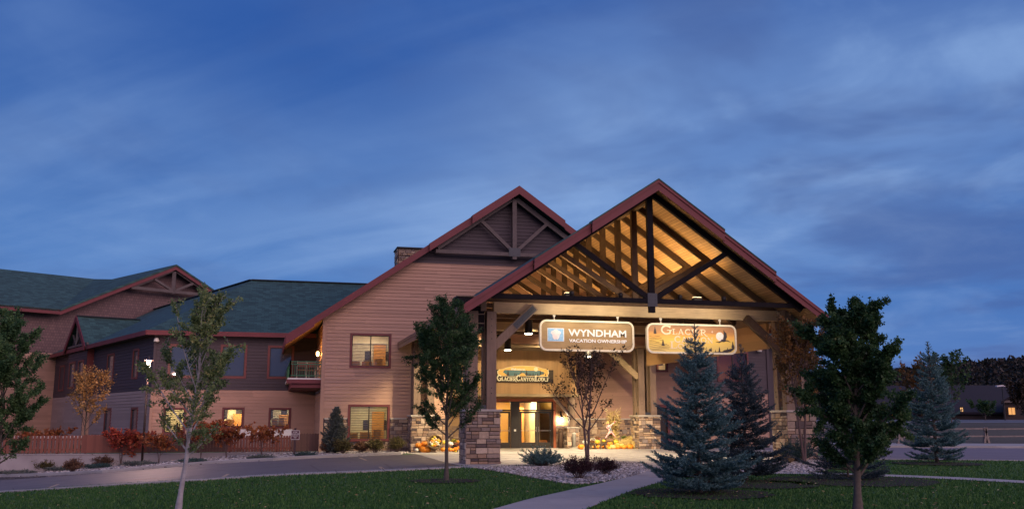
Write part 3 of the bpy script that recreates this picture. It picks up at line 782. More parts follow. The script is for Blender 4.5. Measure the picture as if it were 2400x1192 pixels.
def roof_slab(mb, quad, thick=0.16, uvs=None):
    "quad: four corners of the top face, eave first (eaveL, eaveR, ridgeR, ridgeL)"
    n = len(quad); V = [Vector(q) for q in quad]; nrm = (V[1]-V[0]).cross(V[2]-V[0]).normalized()
    if nrm.z < 0: nrm = -nrm
    lo = [v-Vector((0, 0, thick)) for v in V]
    mb.add([tuple(v) for v in V]+[tuple(v) for v in lo], [tuple(range(n)), tuple(range(2*n-1, n-1, -1))]+[(i, i+n, (i+1) % n+n, (i+1) % n) for i in range(n)])
def uv_project(o, edir, origin=(0, 0, 0)):
    "UVs in metres: u along edir (horizontal), v up the slope of each face"
    me = o.data; uv = me.uv_layers.new(name='UVMap').data; e = Vector(edir).normalized(); og = Vector(origin)
    for p in me.polygons:
        n = p.normal; s = n.cross(e)
        if s.length < 1e-3: s = Vector((0, 0, 1))
        s.normalize()
        if s.z < 0: s = -s
        for li in p.loop_indices:
            c = me.vertices[me.loops[li].vertex_index].co-og; uv[li].uv = (c.dot(e), c.dot(s))
def window(parent, pl, u0, u1, z0, z1, trim=0.11, mull=1, lit=None, transom=None, name='window', slats=0, rows=None, power=0, room_mat='room', depth=1.8, blind_from=0.0, furn=None):
    "opening u0..u1,z0..z1 on the plane; trim lies round it on the wall"
    f = MB(); t = trim
    pbox(f, pl, u0-t, u1+t, 0, 0.055, z1, z1+t); pbox(f, pl, u0-t, u1+t, 0, 0.06, z0-t, z0)
    pbox(f, pl, u0-t, u0, 0, 0.055, z0, z1); pbox(f, pl, u1, u1+t, 0, 0.055, z0, z1)
    w = part(name, f, M['red'], parent)
    s = MB(); b = 0.035
    pbox(s, pl, u0, u1, -0.08, 0.01, z0, z0+b); pbox(s, pl, u0, u1, -0.08, 0.01, z1-b, z1)
    pbox(s, pl, u0, u0+b, -0.08, 0.01, z0+b, z1-b); pbox(s, pl, u1-b, u1, -0.08, 0.01, z0+b, z1-b)
    for k in range(1, mull):
        m = u0+(u1-u0)*k/mull; pbox(s, pl, m-.025, m+.025, -0.07, 0.005, z0+b, z1-b)
    if transom: pbox(s, pl, u0+b, u1-b, -0.07, 0.0, transom-.025, transom+.025)
    part('sash', s, M['frame_dark'], w)
    g = MB(); pbox(g, pl, u0+b, u1-b, -0.045, -0.035, z0+b, z1-b)
    part('pane', g, M['glass'] if lit else M['glass_dark'], w)
    if lit:
        r = MB(); d = depth; e0, e1 = u0-0.5, u1+0.9; f0 = max(z0-.8, 0.02) if z0 < 3 else z0-.8; f1 = z1+.35
        def wq(a, b_, c, d_): r.add([a, b_, c, d_], [(0,1,2,3)])
        q = lambda u, z, o: pl.P(u, z, o)
        wq(q(e0,f0,-d), q(e1,f0,-d), q(e1,f1,-d), q(e0,f1,-d)); wq(q(e0,f0,-.2), q(e0,f0,-d), q(e0,f1,-d), q(e0,f1,-.2))
        wq(q(e1,f0,-d), q(e1,f0,-.2), q(e1,f1,-.2), q(e1,f1,-d)); wq(q(e0,f0,-.2), q(e1,f0,-.2), q(e1,f0,-d), q(e0,f0,-d)); wq(q(e0,f1,-.2), q(e0,f1,-d), q(e1,f1,-d), q(e1,f1,-.2))
        part('room_shell', r, M[room_mat], w)
        if furn:
            fm = MB(); rnd = random.Random(int(u0*100)); u = u0+.1
            while u < u1-.2:
                hgt = rnd.uniform(.25, .6); ww = rnd.uniform(.25, .5); pbox(fm, pl, u, u+ww, -d*0.75, -d*0.45, f0, z0+hgt); u += ww+rnd.uniform(.05, .4)
            pbox(fm, pl, u1-.55, u1+.1, -d+.12, -d+.02, f0, z1-.25)
            part('furniture', fm, M['room_orange'], w)
            pm = MB()
            for k_ in range(3): uu = e0+.3+k_*(e1-e0)/3; pbox(pm, pl, uu, uu+.34, -d+.01, -d+.04, z0+.45, z0+.95)
            part('wall_picture', pm, M['siding_dark'], w)
        la = bpy.data.lights.new('room_light', 'AREA'); la.energy = power*0.45; la.color = lit; la.shape = 'RECTANGLE'; la.size = (e1-e0)*.6; la.size_y = .5
        lo = bpy.data.objects.new('room_light', la); COL.objects.link(lo); lo.parent = w
        m = Matrix.Translation(parent_origin(w)) @ Matrix.Rotation(parent_rot(w), 4, 'Z'); lo.location = m.inverted() @ Vector(q((e0+e1)/2, f1-.06, -d*.5))
    if slats:
        bl = MB(); za = z0+b+.02; zb = z0+b+(z1-z0-2*b)*(1-blind_from); n = slats
        for k in range(n):
            z = za+(zb-za)*(k+.5)/n; q_ = (zb-za)/n*.20
            bl.add([pl.P(u0+b+.02, z+q_, -.10), pl.P(u1-b-.02, z+q_, -.10), pl.P(u1-b-.02, z-q_, -.115), pl.P(u0+b+.02, z-q_, -.115)], [(0,1,2,3)])
        pbox(bl, pl, u0+b+.02, u1-b-.02, -.14, -.09, zb, zb+.04)
        part('blind', bl, M['blind'], w)
    return w
KL = 3.2
def spot(parent, loc, target, power, color, size=60, blend=0.6, rad=0.06, kind='SPOT', name='lamp_light'):
    l = bpy.data.lights.new(name, kind); l.energy = power*KL; l.color = color
    if kind == 'SPOT': l.spot_size = R(size); l.spot_blend = blend
    l.shadow_soft_size = rad
    o = bpy.data.objects.new(name, l); COL.objects.link(o)
    if parent is not None: o.parent = parent
    m = Matrix.Identity(4)
    if parent is not None: m = Matrix.Translation(parent_origin(parent)) @ Matrix.Rotation(parent_rot(parent), 4, 'Z')
    o.location = m.inverted() @ Vector(loc)
    d = m.to_3x3().inverted() @ (Vector(target)-Vector(loc)); o.rotation_euler = d.to_track_quat('-Z', 'Y').to_euler()
    return o

# ================================================================== THE GABLED HALL
YF = 50.0
hall = empty('lodge_hall', (2.8, YF, 0), 0, 'tall salmon gabled lodge hall with dark peak and timber truss above its wall', 'building')
def part_h(n, mb, m, smooth=False): return part(n, mb, m, hall, smooth)
PF = Plane((0, YF), 0)
AP = (13.1, 14.25); SL = 0.69
def rake(x): return AP[1]-SL*abs(x-AP[0])
w1 = (4.26, 6.20, 4.42, 6.02); w2 = (4.26, 6.20, 0.66, 2.32)
ZB = 10.02
# upper dark gable, salmon field, all one wall plane in two boards
low_poly = [(2.8, 0.0), (9.45, 0.0), (9.45, 5.75), (23.4, 5.75), (23.4, rake(23.4)-.15), (AP[0]+(AP[1]-.15-ZB)/SL, ZB), (AP[0]-(AP[1]-.15-ZB)/SL, ZB), (2.8, rake(2.8)-.15)]
polyA = [(2.8, 1.72), (9.45, 1.72), (9.45, rake(9.45)-.15), (2.8, rake(2.8)-.15)]
polyA1 = [(2.8, 1.72), (9.45, 1.72), (9.45, ZB), (AP[0]-(AP[1]-.15-ZB)/SL, ZB), (2.8, rake(2.8)-.15)]
ub = AP[0]+(AP[1]-.15-ZB)/SL
polyB = [(9.45, 5.75), (23.4, 5.75), (23.4, rake(23.4)-.15), (ub, ZB), (9.45, ZB)]
op = [(w1[0], w1[1], w1[2], w1[3]), (w2[0], w2[1], w2[2], w2[3])]
mb = lap_wall(PF, polyA1, op, seed=3); m2 = lap_wall(PF, polyB, (), seed=4); mb.add(m2.v, m2.f); mb.t = mb.t[:len(mb.f)-len(m2.f)]+m2.t
part_h('wall', mb, M['siding'])
polyC = [(AP[0]-(AP[1]-.15-ZB)/SL, ZB), (ub, ZB), (AP[0], AP[1]-.15)]
part_h('gable_wall', lap_wall(PF, polyC, (), h=0.2, seed=5), M['siding_dark'])
for i, (pg, oo) in enumerate(((polyA1, op), (polyB, ()), (polyC, ()), ([(2.8, 0.0), (9.45, 0.0), (9.45, 1.72), (2.8, 1.72)], op))):
    part_h('wall_core', backing(PF, pg, oo, 0.2), M['siding_dark'])
st = MB(); ashlar(st, PF, 2.95, 9.45, 0, 1.66, 11, openings=[(w2[0]-.13, w2[1]+.13, w2[2]-.13, w2[3]+.13)])
part_h('stone_base', st, M['stone'])
c = MB(); c.cbox(2.95, w2[0]-.14, YF-.09, YF, 1.66, 1.74, .01); part_h('stone_sill', c, M['capstone'])
c = MB(); c.cbox(w2[1]+.14, 7.2, YF-.09, YF, 1.66, 1.74, .01); part_h('stone_sill', c, M['capstone'])
cb = MB(); cb.box(2.72, 2.9, YF-.05, YF+.12, 0, rake(2.8)-.2); part_h('corner_board', cb, M['siding'])
# side wall towards the wing, back wall
PSide = Plane((2.8, 57.0), 270)
part_h('side_wall', lap_wall(PSide, [(0, 0), (7.0, 0), (7.0, 6.7), (0, 6.7)], (), seed=6), M['siding'])
wl = window(hall, PF, *w1, mull=2, lit=(1, .80, .58), power=150, slats=14, depth=2.4, blind_from=0.28, furn=True)
wl = window(hall, PF, *w2, mull=2, lit=(1, .84, .46), power=120, slats=18, depth=2.4, furn=True)
# roof
yb = 76.0
XL, XR = 0.86, 23.9
def zr(x): return AP[1]+.05-SL*abs(x-AP[0])
rl = MB(); roof_slab(rl, [(XL, YF-.55, zr(XL)), (XL, yb, zr(XL)), (AP[0], yb, zr(AP[0])), (AP[0], YF-.55, zr(AP[0]))])
o = part_h('roof', rl, M['roof']); uv_project(o, (0, 1, 0)); hall_roof = o
rr = MB(); roof_slab(rr, [(AP[0], YF-.55, zr(AP[0])), (AP[0], yb, zr(AP[0])), (XR, yb, zr(XR)), (XR, YF-.55, zr(XR))])
o = part_h('roof', rr, M['roof']); uv_project(o, (0, 1, 0))
# fascia in three lengths, each standing further out and a little deeper towards the peak
def rake_fascia(parent, xa, xb, apex, sl, yf, hgt, mat, drop=0.0, thick=0.06, mn='fascia'):
    f = MB(); za = apex[1]-sl*abs(xa-apex[0])+drop; zb = apex[1]-sl*abs(xb-apex[0])+drop
    f.prism([(xa, za), (xb, zb), (xb, zb-hgt), (xa, za-hgt)], yf-thick, yf)
    return part(mn, f, mat, parent)
for sgn in (-1, 1):
    A = (AP[0], AP[1]+.10)
    rake_fascia(hall, AP[0], AP[0]+sgn*2.65, A, SL, YF-.95, .46, M['fascia'], .06)
    rake_fascia(hall, AP[0]+sgn*2.65, AP[0]+sgn*4.95, A, SL, YF-.78, .42, M['fascia'], .02)
    rake_fascia(hall, AP[0]+sgn*4.95, AP[0]+sgn*10.85, A, SL, YF-.60, .38, M['fascia'], 0)
    # roof over the deeper peak overhang
    e = MB(); roof_slab(e, [(AP[0], YF-1.0, AP[1]+.17), (AP[0]+sgn*2.65, YF-1.0, AP[1]+.17-SL*2.65), (AP[0]+sgn*2.65, YF-.55, AP[1]+.17-SL*2.65), (AP[0], YF-.55, AP[1]+.17)], .12)
    uv_project(part_h('roof_edge', e, M['roof']), (0, 1, 0))
    e = MB(); roof_slab(e, [(AP[0]+sgn*2.65, YF-.82, AP[1]+.13-SL*2.65), (AP[0]+sgn*4.95, YF-.82, AP[1]+.13-SL*4.95), (AP[0]+sgn*4.95, YF-.55, AP[1]+.13-SL*4.95), (AP[0]+sgn*2.65, YF-.55, AP[1]+.13-SL*2.65)], .12)
    uv_project(part_h('roof_edge', e, M['roof']), (0, 1, 0))
# lowered eave with plank soffit over the balcony
rake_fascia(hall, 2.25, 0.84, (AP[0], AP[1]+.10), SL, YF-.66, .50, M['fascia'])
sf = MB(); sf.prism([(0.9, zr(.9)-.20), (2.8, zr(2.8)-.20), (2.8, zr(2.8)-.23), (.9, zr(.9)-.23)], YF-.6, 56.9); o = part_h('soffit', sf, M['ceiling']); uv_project(o, (0, 1, 0))
ef = MB(); ef.box(XL-.05, XL, YF-.6, yb, zr(XL)-.42, zr(XL)-.02); part_h('eave_fascia', ef, M['fascia'])
# truss in the gable
YT = YF-.42
tb = MB(); tb.beam((8.55, YT, 10.62), (17.6, YT, 10.62), .2, .2); part_h('tie_beam', tb, M['gable_wood'])
tb = MB(); tb.beam((12.95, YT, 10.35), (12.95, YT, 13.75), .24, .22, up=(0,1,0)); part_h('king_post', tb, M['gable_wood'])
for s in (-1, 1):
    tb = MB(); tb.beam((12.95+s*.05, YT+.01, 10.75), (12.95+s*2.0, YT+.01, 12.55), .18, .18, up=(0,1,0)); part_h('brace', tb, M['gable_wood'])
    tb = MB(); tb.beam((12.95+s*.1, YT+.02, 13.78), (12.95+s*4.3, YT+.02, 13.78-SL*4.3), .18, .26, up=(0,0,1)); part_h('top_chord', tb, M['gable_wood'])
tb = MB(); tb.box(12.62, 13.28, YT-.13, YT-.10, 10.5, 10.98); part_h('joint_plate', tb, M['steel'])
# chimney behind the ridge line
ch = MB(); ch.box(7.65, 9.2, 57.8, 59.2, 8.6, 12.18); part_h('chimney', ch, M['mortar']); chp = hall.children[-1]
s_ = MB(); ashlar(s_, Plane((7.62, 57.8), 0), 0, 1.6, 9.0, 12.18, 21); ashlar(s_, Plane((7.6, 59.2), 270), 0, 1.4, 9.0, 12.18, 22); part('stone_facing', s_, M['stone'], chp)
s_ = MB(); s_.cbox(7.5, 9.35, 57.65, 59.35, 12.18, 12.28, .02); part('chimney_cap', s_, M['black'], chp)
# ---- entrance recess below the gable
PW = Plane((0, 53.0), 0)
board = MB(); rnd = random.Random(8); u = 9.45
while u < 17.6:      # vertical boards of the wall that carries the small sign
    w = .19; board.box(u, min(u+w-.008, 17.6), 53.0-.02-rnd.uniform(0, .006), 53.0, 3.12, 5.72, rnd.random()); u += w
part_h('entrance_wall', board, M['siding_tan'])
b = MB(); b.box(9.45, 17.6, 53.0, 53.2, 3.12, 5.74); part_h('entrance_wall_core', b, M['siding_tan'])
b = MB(); b.cbox(9.45, 17.75, 52.9, 53.25, 2.96, 3.12, .012); part_h('entrance_beam', b, M['beam'])
b = MB(); b.box(9.45, 17.6, 53.2, 54.6, 3.0, 3.06); part_h('entrance_soffit', b, M['siding_tan'])
b = MB(); b.box(9.45, 27.0, 50.21, 56.0, 5.75, 5.85); part_h('recess_ceiling', b, M['siding_tan'])
b = MB()
for k in range(8):
    y = 50.35+k*.36; b.box(9.5, 17.55, y, y+.09, 5.60, 5.749)
part_h('ceiling_battens', b, M['beam'])
PD = Plane((0, 54.5), 0)
mb = lap_wall(PD, [(9.45, 1.3), (12.6, 1.3), (12.6, 3.0), (9.45, 3.0)], (), seed=31); m2 = lap_wall(PD, [(16.75, 1.3), (17.6, 1.3), (17.6, 3.0), (16.75, 3.0)], (), seed=32); mb.add(m2.v, m2.f); mb.t = mb.t[:len(mb.f)-len(m2.f)]+m2.t
m3 = lap_wall(PD, [(12.6, 2.86), (16.75, 2.86), (16.75, 3.0), (12.6, 3.0)], (), seed=33); n0 = len(mb.f); mb.add(m3.v, m3.f); mb.t = mb.t[:n0]+m3.t
part_h('porch_wall', mb, M['siding_tan'])
b = MB(); b.box(9.45, 12.55, 54.5, 54.7, 0, 3.0); part_h('porch_wall_core', b, M['siding_tan'])
b = MB(); b.box(16.75, 17.8, 54.5, 54.7, 0, 3.0); part_h('porch_wall_core', b, M['siding_tan'])
b = MB(); ashlar(b, PD, 9.45, 12.55, 0, 1.3, 41); part_h('porch_stone', b, M['stone'])
b = MB(); ashlar(b, PD, 16.78, 17.6, 0, 1.3, 42); part_h('porch_stone', b, M['stone'])
b = MB(); b.box(12.45, 12.6, 54.42, 54.6, 0, 2.86); b.box(16.62, 16.78, 54.42, 54.6, 0, 2.86); b.box(12.6, 16.62, 54.42, 54.6, 2.72, 2.86); part_h('door_surround', b, m_paint('orange_door_trim', (0.32, 0.09, 0.04), 0.5))
fr = MB()
def fbox(x0, x1, z0, z1, y0=54.47, y1=54.57): fr.box(x0, x1, y0, y1, z0, z1)
fbox(12.6, 16.62, 2.66, 2.72); fbox(12.6, 16.62, 2.16, 2.24); fbox(12.6, 12.68, 0, 2.66); fbox(16.54, 16.62, 0, 2.66)
fr.box(14.0, 14.55, 54.44, 54.60, 0, 2.66)
part_h('door_frame', fr, M['frame_dark'])
def leaf(x0, x1, z1=2.14, handle_side=1, yy=54.50):
    d = MB(); s = .11
    d.box(x0, x0+s, yy, yy+.05, 0.02, z1); d.box(x1-s, x1, yy, yy+.05, 0.02, z1); d.box(x0+s, x1-s, yy, yy+.05, z1-s, z1); d.box(x0+s, x1-s, yy, yy+.05, .02, .34)
    dr = part_h('door', d, M['frame_dark'])
    g = MB(); g.box(x0+s, x1-s, yy+.02, yy+.03, .34, z1-s); part('door_glass', g, M['glass'], dr)
    h = MB(); h.tube([(x0+s*.5, yy-.06, 1.02), (x1-s*.5, yy-.06, 1.02)], .018, 6); hx = x1-.06 if handle_side > 0 else x0+.06
    h.tube([(hx, yy-.01, .95), (hx, yy-.07, .97), (hx, yy-.07, 1.22), (hx, yy-.01, 1.24)], .014, 6); part('push_bar', h, m_plain('satin_steel', (.5,.48,.45), .3, .9) if 'satin_steel' not in bpy.data.materials else bpy.data.materials['satin_steel'], dr)
leaf(12.70, 13.98, handle_side=1); leaf(14.57, 15.62, handle_side=1); leaf(15.64, 16.52, handle_side=-1)
g = MB(); g.box(12.68, 14.0, 54.51, 54.52, 2.24, 2.66); g.box(14.55, 16.54, 54.51, 54.52, 2.24, 2.66); part_h('transom_glass', g, M['glass'])
b = MB(); b.box(14.2, 14.32, 54.42, 54.44, .98, 1.10); part_h('access_plate', b, M['white'])
# vestibule behind the doors
v = MB(); v.add([(12.5,58.5,0),(17.0,58.5,0),(17.0,58.5,2.9),(12.5,58.5,2.9)], [(0,1,2,3)]); v.add([(12.5,54.6,0),(12.5,58.5,0),(12.5,58.5,2.9),(12.5,54.6,2.9)], [(0,1,2,3)]); v.add([(17.0,54.6,0),(17.0,58.5,0),(17.0,58.5,2.9),(17.0,54.6,2.9)], [(3,2,1,0)])
part_h('vestibule_wall', v, m_paint('vestibule_yellow', (0.58, 0.36, 0.10), .7, .1))
v = MB(); v.box(12.5, 17.0, 54.6, 58.5, 2.9, 2.95); part_h('vestibule_ceiling', v, M['room'])
v = MB(); v.box(12.5, 17.0, 54.6, 58.5, .012, .03); part_h('vestibule_floor', v, m_plain('tile_floor', (.28,.17,.09), .3))
v = MB(); v.box(13.05, 13.6, 58.2, 58.3, 0, 2.2); v.box(15.1, 15.5, 57.0, 57.1, 0, 2.4); v.box(14.9, 15.0, 56.8, 57.2, 0, 2.6); part_h('inner_door', v, M['room_orange'])
v = MB(); v.box(14.85, 15.35, 57.6, 57.7, .1, 2.15); part_h('notice_board', v, M['white'])
v = MB(); v.box(15.9, 16.1, 55.6, 58.4, 0, 2.7); part_h('inner_wall', v, M['room'])
v = MB(); v.box(15.92, 16.5, 55.35, 55.5, .1, .45); part_h('inner_base', v, M['room_orange'])
for x in (13.4, 15.4):
    la = bpy.data.lights.new('vestibule_light', 'AREA'); la.energy = 230; la.color = (1, .74, .36); la.size = .8
    lo = bpy.data.objects.new('vestibule_light', la); COL.objects.link(lo); lo.parent = hall; lo.location = (x-2.8, 56.2-YF, 2.86)
# porch post on its stone stand, with its brace
stone_pier(hall, 'pedestal', 17.02, 17.72, 53.0, 53.6, 1.16, 51, .07, .05)
b = MB(); b.cbox(17.2, 17.55, 53.08, 53.42, 1.23, 2.96, .015); part_h('porch_post', b, M['post'])
b = MB(); b.beam((17.2, 53.15, 1.95), (16.2, 53.15, 2.96), .14, .14, up=(0,1,0)); part_h('brace', b, M['post'])
# ---- right-hand part of the building, set back
PB = Plane((0, 56.0), 0)
wr1 = (23.3, 24.65, 4.75, 6.0); wr2 = (28.6, 29.95, 4.25, 5.75); dr1 = (23.2, 24.6, 0.0, 2.40)
mb = lap_wall(PB, [(17.6, 1.72), (26.3, 1.72), (26.3, 5.75), (17.6, 5.75)], [wr1, (23.2, 24.6, 0, 2.4)], seed=61)
part_h('rear_wall', mb, M['siding'])
part_h('rear_wall_core', backing(PB, [(17.6, 0), (26.3, 0), (26.3, 6.6), (17.6, 6.6)], [wr1, dr1]), M['siding'])
b = MB(); ashlar(b, PB, 17.6, 26.3, 0, 1.66, 62, openings=[dr1]); part_h('stone_base', b, M['stone'])
b = MB(); b.cbox(17.6, 23.1, 55.92, 56.0, 1.66, 1.74, .01); part_h('stone_sill', b, M['capstone'])
b = MB(); b.cbox(24.7, 26.3, 55.92, 56.0, 1.66, 1.74, .01); part_h('stone_sill', b, M['capstone'])
window(hall, PB, *wr1, mull=2, lit=(1, .72, .35), power=110, depth=2.0, furn=True)
b = MB(); b.box(23.05, 23.2, 55.9, 56.02, 0, 2.4); b.box(24.6, 24.75, 55.9, 56.02, 0, 2.4); b.box(23.05, 24.75, 55.9, 56.02, 2.4, 2.6); part_h('side_door_trim', b, M['red'])
b = MB(); b.box(23.2, 24.6, 56.03, 56.08, 0, 2.4); part_h('side_door', b, M['frame_dark'])
PB2 = Plane((0, 55.2), 0)
part_h('east_wall', lap_wall(PB2, [(26.3, 3.35), (31.4, 3.35), (31.4, 6.8), (26.3, 6.8)], [(27.9, 29.9, 4.15, 5.85)], seed=63), M['siding_dark'])
part_h('east_wall_lower', lap_wall(PB2, [(26.3, 0), (31.4, 0), (31.4, 3.33), (26.3, 3.33)], (), seed=64), M['siding'])
part_h('east_wall_core', backing(PB2, [(26.3, 0), (31.4, 0), (31.4, 6.8), (26.3, 6.8)], [(27.9, 29.9, 4.15, 5.85)]), M['siding_dark'])
window(hall, PB2, 27.9, 29.9, 4.15, 5.85, mull=2, lit=(1, .35, .12), power=9, depth=2.0, room_mat='room_orange')
b = MB(); b.box(26.22, 26.34, 55.1, 56.0, 0, 6.6); b.box(31.3, 31.5, 55.12, 55.4, 0, 6.8); part_h('corner_board', b, M['siding_dark'])
b = MB(); b.box(31.5, 33.2, 57.0, 57.2, 0, 6.8); part_h('east_return_wall', b, M['siding_dark'])
e = MB(); roof_slab(e, [(23.9, 54.3, 7.0), (33.6, 54.3, 7.0), (33.6, 62.5, 10.4), (23.9, 62.5, 10.4)]); uv_project(part_h('roof', e, M['roof']), (1, 0, 0))
e = MB(); roof_slab(e, [(23.9, 70.7, 7.0), (33.6, 70.7, 7.0), (33.6, 62.5, 10.4), (23.9, 62.5, 10.4)]); uv_project(part_h('roof', e, M['roof']), (1, 0, 0))
b = MB(); b.box(23.9, 33.65, 54.24, 54.3, 6.68, 6.98); b.box(33.6, 33.66, 54.3, 70, 6.68, 6.98); part_h('eave_fascia', b, M['fascia'])
b = MB(); b.box(23.9, 33.6, 54.3, 55.2, 6.72, 6.76); part_h('soffit', b, M['siding_dark'])
# balcony beside the corner
b = MB(); b.box(1.05, 2.8, 50.35, 57, 3.66, 3.78); part_h('balcony_deck', b, M['white'])
b = MB(); b.box(1.25, 2.8, 50.45, 57, 3.28, 3.66); b.box(.98, 2.8, 50.3, 50.42, 3.5, 3.7); part_h('balcony_apron', b, M['fascia'])
b = MB()
def rail_run(p, q):
    p, q = Vector(p), Vector(q); n = int((q-p).length/.12)
    for z in (4.62, 4.50, 3.90): b.beam((p.x, p.y, z), (q.x, q.y, z), .05, .045)
    for k in range(n+1):
        c = p.lerp(q, k/n); b.box(c.x-.012, c.x+.012, c.y-.012, c.y+.012, 3.9, 4.5)
    for c in (p, q): b.box(c.x-.035, c.x+.035, c.y-.035, c.y+.035, 3.78, 4.68)
rail_run((1.15, 50.45, 0), (2.74, 50.45, 0)); rail_run((1.15, 50.45, 0), (1.15, 56.9, 0)); part_h('balcony_railing', b, M['green'])

# ================================================================== THE LOW WING
YW = 57.0
wing = empty('lodge_wing', (-6.2, YW, 0), 0, 'two storey wing with green hipped roof, dark upper boards and salmon lower boards', 'building')
def part_w(n, mb, m): return part(n, mb, m, wing)
C = (-6.2, YW); AW = 90+22.7
PWf = Plane((0, YW), 0); PWl = Plane((C[0]+40*math.cos(R(AW)), C[1]+40*math.sin(R(AW))), AW+180)   # left face seen from the lawn; u runs towards the corner
def U(s): return 40-s            # s metres back from the corner
ups = [(-5.35, -4.05, 4.12, 5.78), (-2.53, -1.30, 4.12, 5.80), (.12, 1.36, 4.12, 5.80)]
los = [(-5.45, -4.45, .95, 2.22), (-2.28, -1.28, 1.28, 2.24), (.30, 1.34, 1.28, 2.22)]
ZW = 3.32
part_w('wall_lower', lap_wall(PWf, [(C[0], 0), (2.8, 0), (2.8, ZW), (C[0], ZW)], los, seed=71), M['siding'])
part_w('wall_upper', lap_wall(PWf, [(C[0], ZW), (2.8, ZW), (2.8, 6.4), (C[0], 6.4)], ups, seed=72), M['siding_dark'])
part_w('wall_core', backing(PWf, [(C[0], 0), (2.8, 0), (2.8, 6.4), (C[0], 6.4)], ups+los), M['siding_dark'])
for k, o_ in enumerate(ups): window(wing, PWf, *o_, mull=1, trim=.13)
window(wing, PWf, *los[0], mull=1, lit=(1, .80, .42), power=110, slats=11, depth=1.6)
window(wing, PWf, *los[1], mull=1, lit=(1, .80, .42), power=150, depth=1.6, furn=True)
window(wing, PWf, *los[2], mull=1, lit=(1, .86, .60), power=60, slats=9, depth=1.6, furn=True)
# angled west face
upl = [(U(3.25+.95), U(3.25), 4.15, 5.72), (U(9.0+1.0), U(8.6), 4.15, 5.75)]
lol = [(U(3.75), U(2.65), .60, 2.25), (U(9.7), U(8.4), .6, 2.25), (U(20.6), U(19.2), .4, 2.2)]
part_w('wall_lower', lap_wall(PWl, [(U(26.3), 0), (U(0), 0), (U(0), ZW), (U(26.3), ZW)], lol, seed=73), m_board('cool_lit_salmon_siding', (0.34, 0.25, 0.23)))  # same salmon boards, with the bluish west light put into their colour
part_w('wall_upper', lap_wall(PWl, [(U(26.3), ZW), (U(0), ZW), (U(0), 6.4), (U(26.3), 6.4)], upl+[(U(23.6), U(22.2), 3.9, 5.6)], seed=74), M['siding_dark'])
part_w('wall_core', backing(PWl, [(U(26.3), 0), (U(0), 0), (U(0), 6.4), (U(26.3), 6.4)], upl+lol), M['siding_dark'])
for o_ in upl+lol+[(U(23.6), U(22.2), 3.9, 5.6)]: window(wing, PWl, *o_, mull=1, trim=.12)
b = MB(); b.box(C[0]-.09, C[0]+.06, YW-.07, YW+.1, 0, ZW-.01); part_w('corner_board', b, M['siding'])
b = MB(); b.box(C[0]-.09, C[0]+.06, YW-.07, YW+.1, ZW, 6.4); part_w('corner_board', b, M['siding_dark'])
# hipped roof
dv = Vector((math.cos(R(AW)), math.sin(R(AW)))); nv = Vector((-math.sin(R(AW)), math.cos(R(AW))))   # nv points west, out of the angled wall
Rg = Vector((-1.27, 65.0)); ZR = 10.86; ZE = 6.62
eC = Vector(C)+nv*.5+Vector((0, -.55)); 
def eave_pt(s): p = Vector(C)+dv*s+nv*.55; return (p.x, p.y, ZE)
rdg2 = Rg+dv*27.5
r1 = MB(); roof_slab(r1, [(eC.x, YW-.6, ZE), (2.85, YW-.6, ZE), (8.0, YW-.6, ZE), (8.0, 65, ZR), (Rg.x, Rg.y, ZR)]); o = part_w('roof', r1, M['roof']); uv_project(o, (1, 0, 0))
r1 = MB(); roof_slab(r1, [eave_pt(26.5), (eC.x, YW-.6, ZE), (Rg.x, Rg.y, ZR), (rdg2.x, rdg2.y, ZR)]); o = part_w('roof', r1, M['roof']); uv_project(o, (dv.x, dv.y, 0))
r1 = MB(); roof_slab(r1, [(8.0, 73, ZE), (2.0, 73, ZE), (Rg.x, Rg.y, ZR), (8.0, 65, ZR)]); o = part_w('roof', r1, M['roof']); uv_project(o, (1, 0, 0))
q = Rg-nv*7; q2 = rdg2-nv*7
r1 = MB(); roof_slab(r1, [(q.x+1.4, q.y+1, ZE), (q2.x, q2.y, ZE), (rdg2.x, rdg2.y, ZR), (Rg.x, Rg.y, ZR)]); o = part_w('roof', r1, M['roof']); uv_project(o, (dv.x, dv.y, 0))
b = MB(); b.box(eC.x, 2.7, YW-.66, YW-.6, ZE-.26, ZE+.0); part_w('eave_fascia', b, M['fascia'])
b = MB(); e0 = Vector(eave_pt(26.5)); e1 = Vector((eC.x, YW-.6, ZE)); off = Vector((nv.x, nv.y, 0))*.03; b.beam(e0+off+Vector((0,0,-.13)), e1+off+Vector((0,0,-.13)), .06, .26); part_w('eave_fascia', b, M['fascia'])
b = MB(); b.box(C[0], 2.8, YW-.58, YW, ZE-.24, ZE-.20)
b.add([(C[0], C[1], ZE-.2), (eC.x+.05, YW-.58, ZE-.2), tuple(Vector(eave_pt(26.5))+Vector((.05,0,-.2))), (C[0]+dv.x*26.5, C[1]+dv.y*26.5, ZE-.2)], [(0,1,2,3)]); part_w('soffit', b, M['siding_dark'])
b = MB(); b.beam((Rg.x, 65, ZR+.05), (8, 65, ZR+.05), .3, .07); b.beam((Rg.x, 65, ZR+.05), (rdg2.x, rdg2.y, ZR+.05), .3, .07); part_w('ridge_cap', b, M['ridge'])
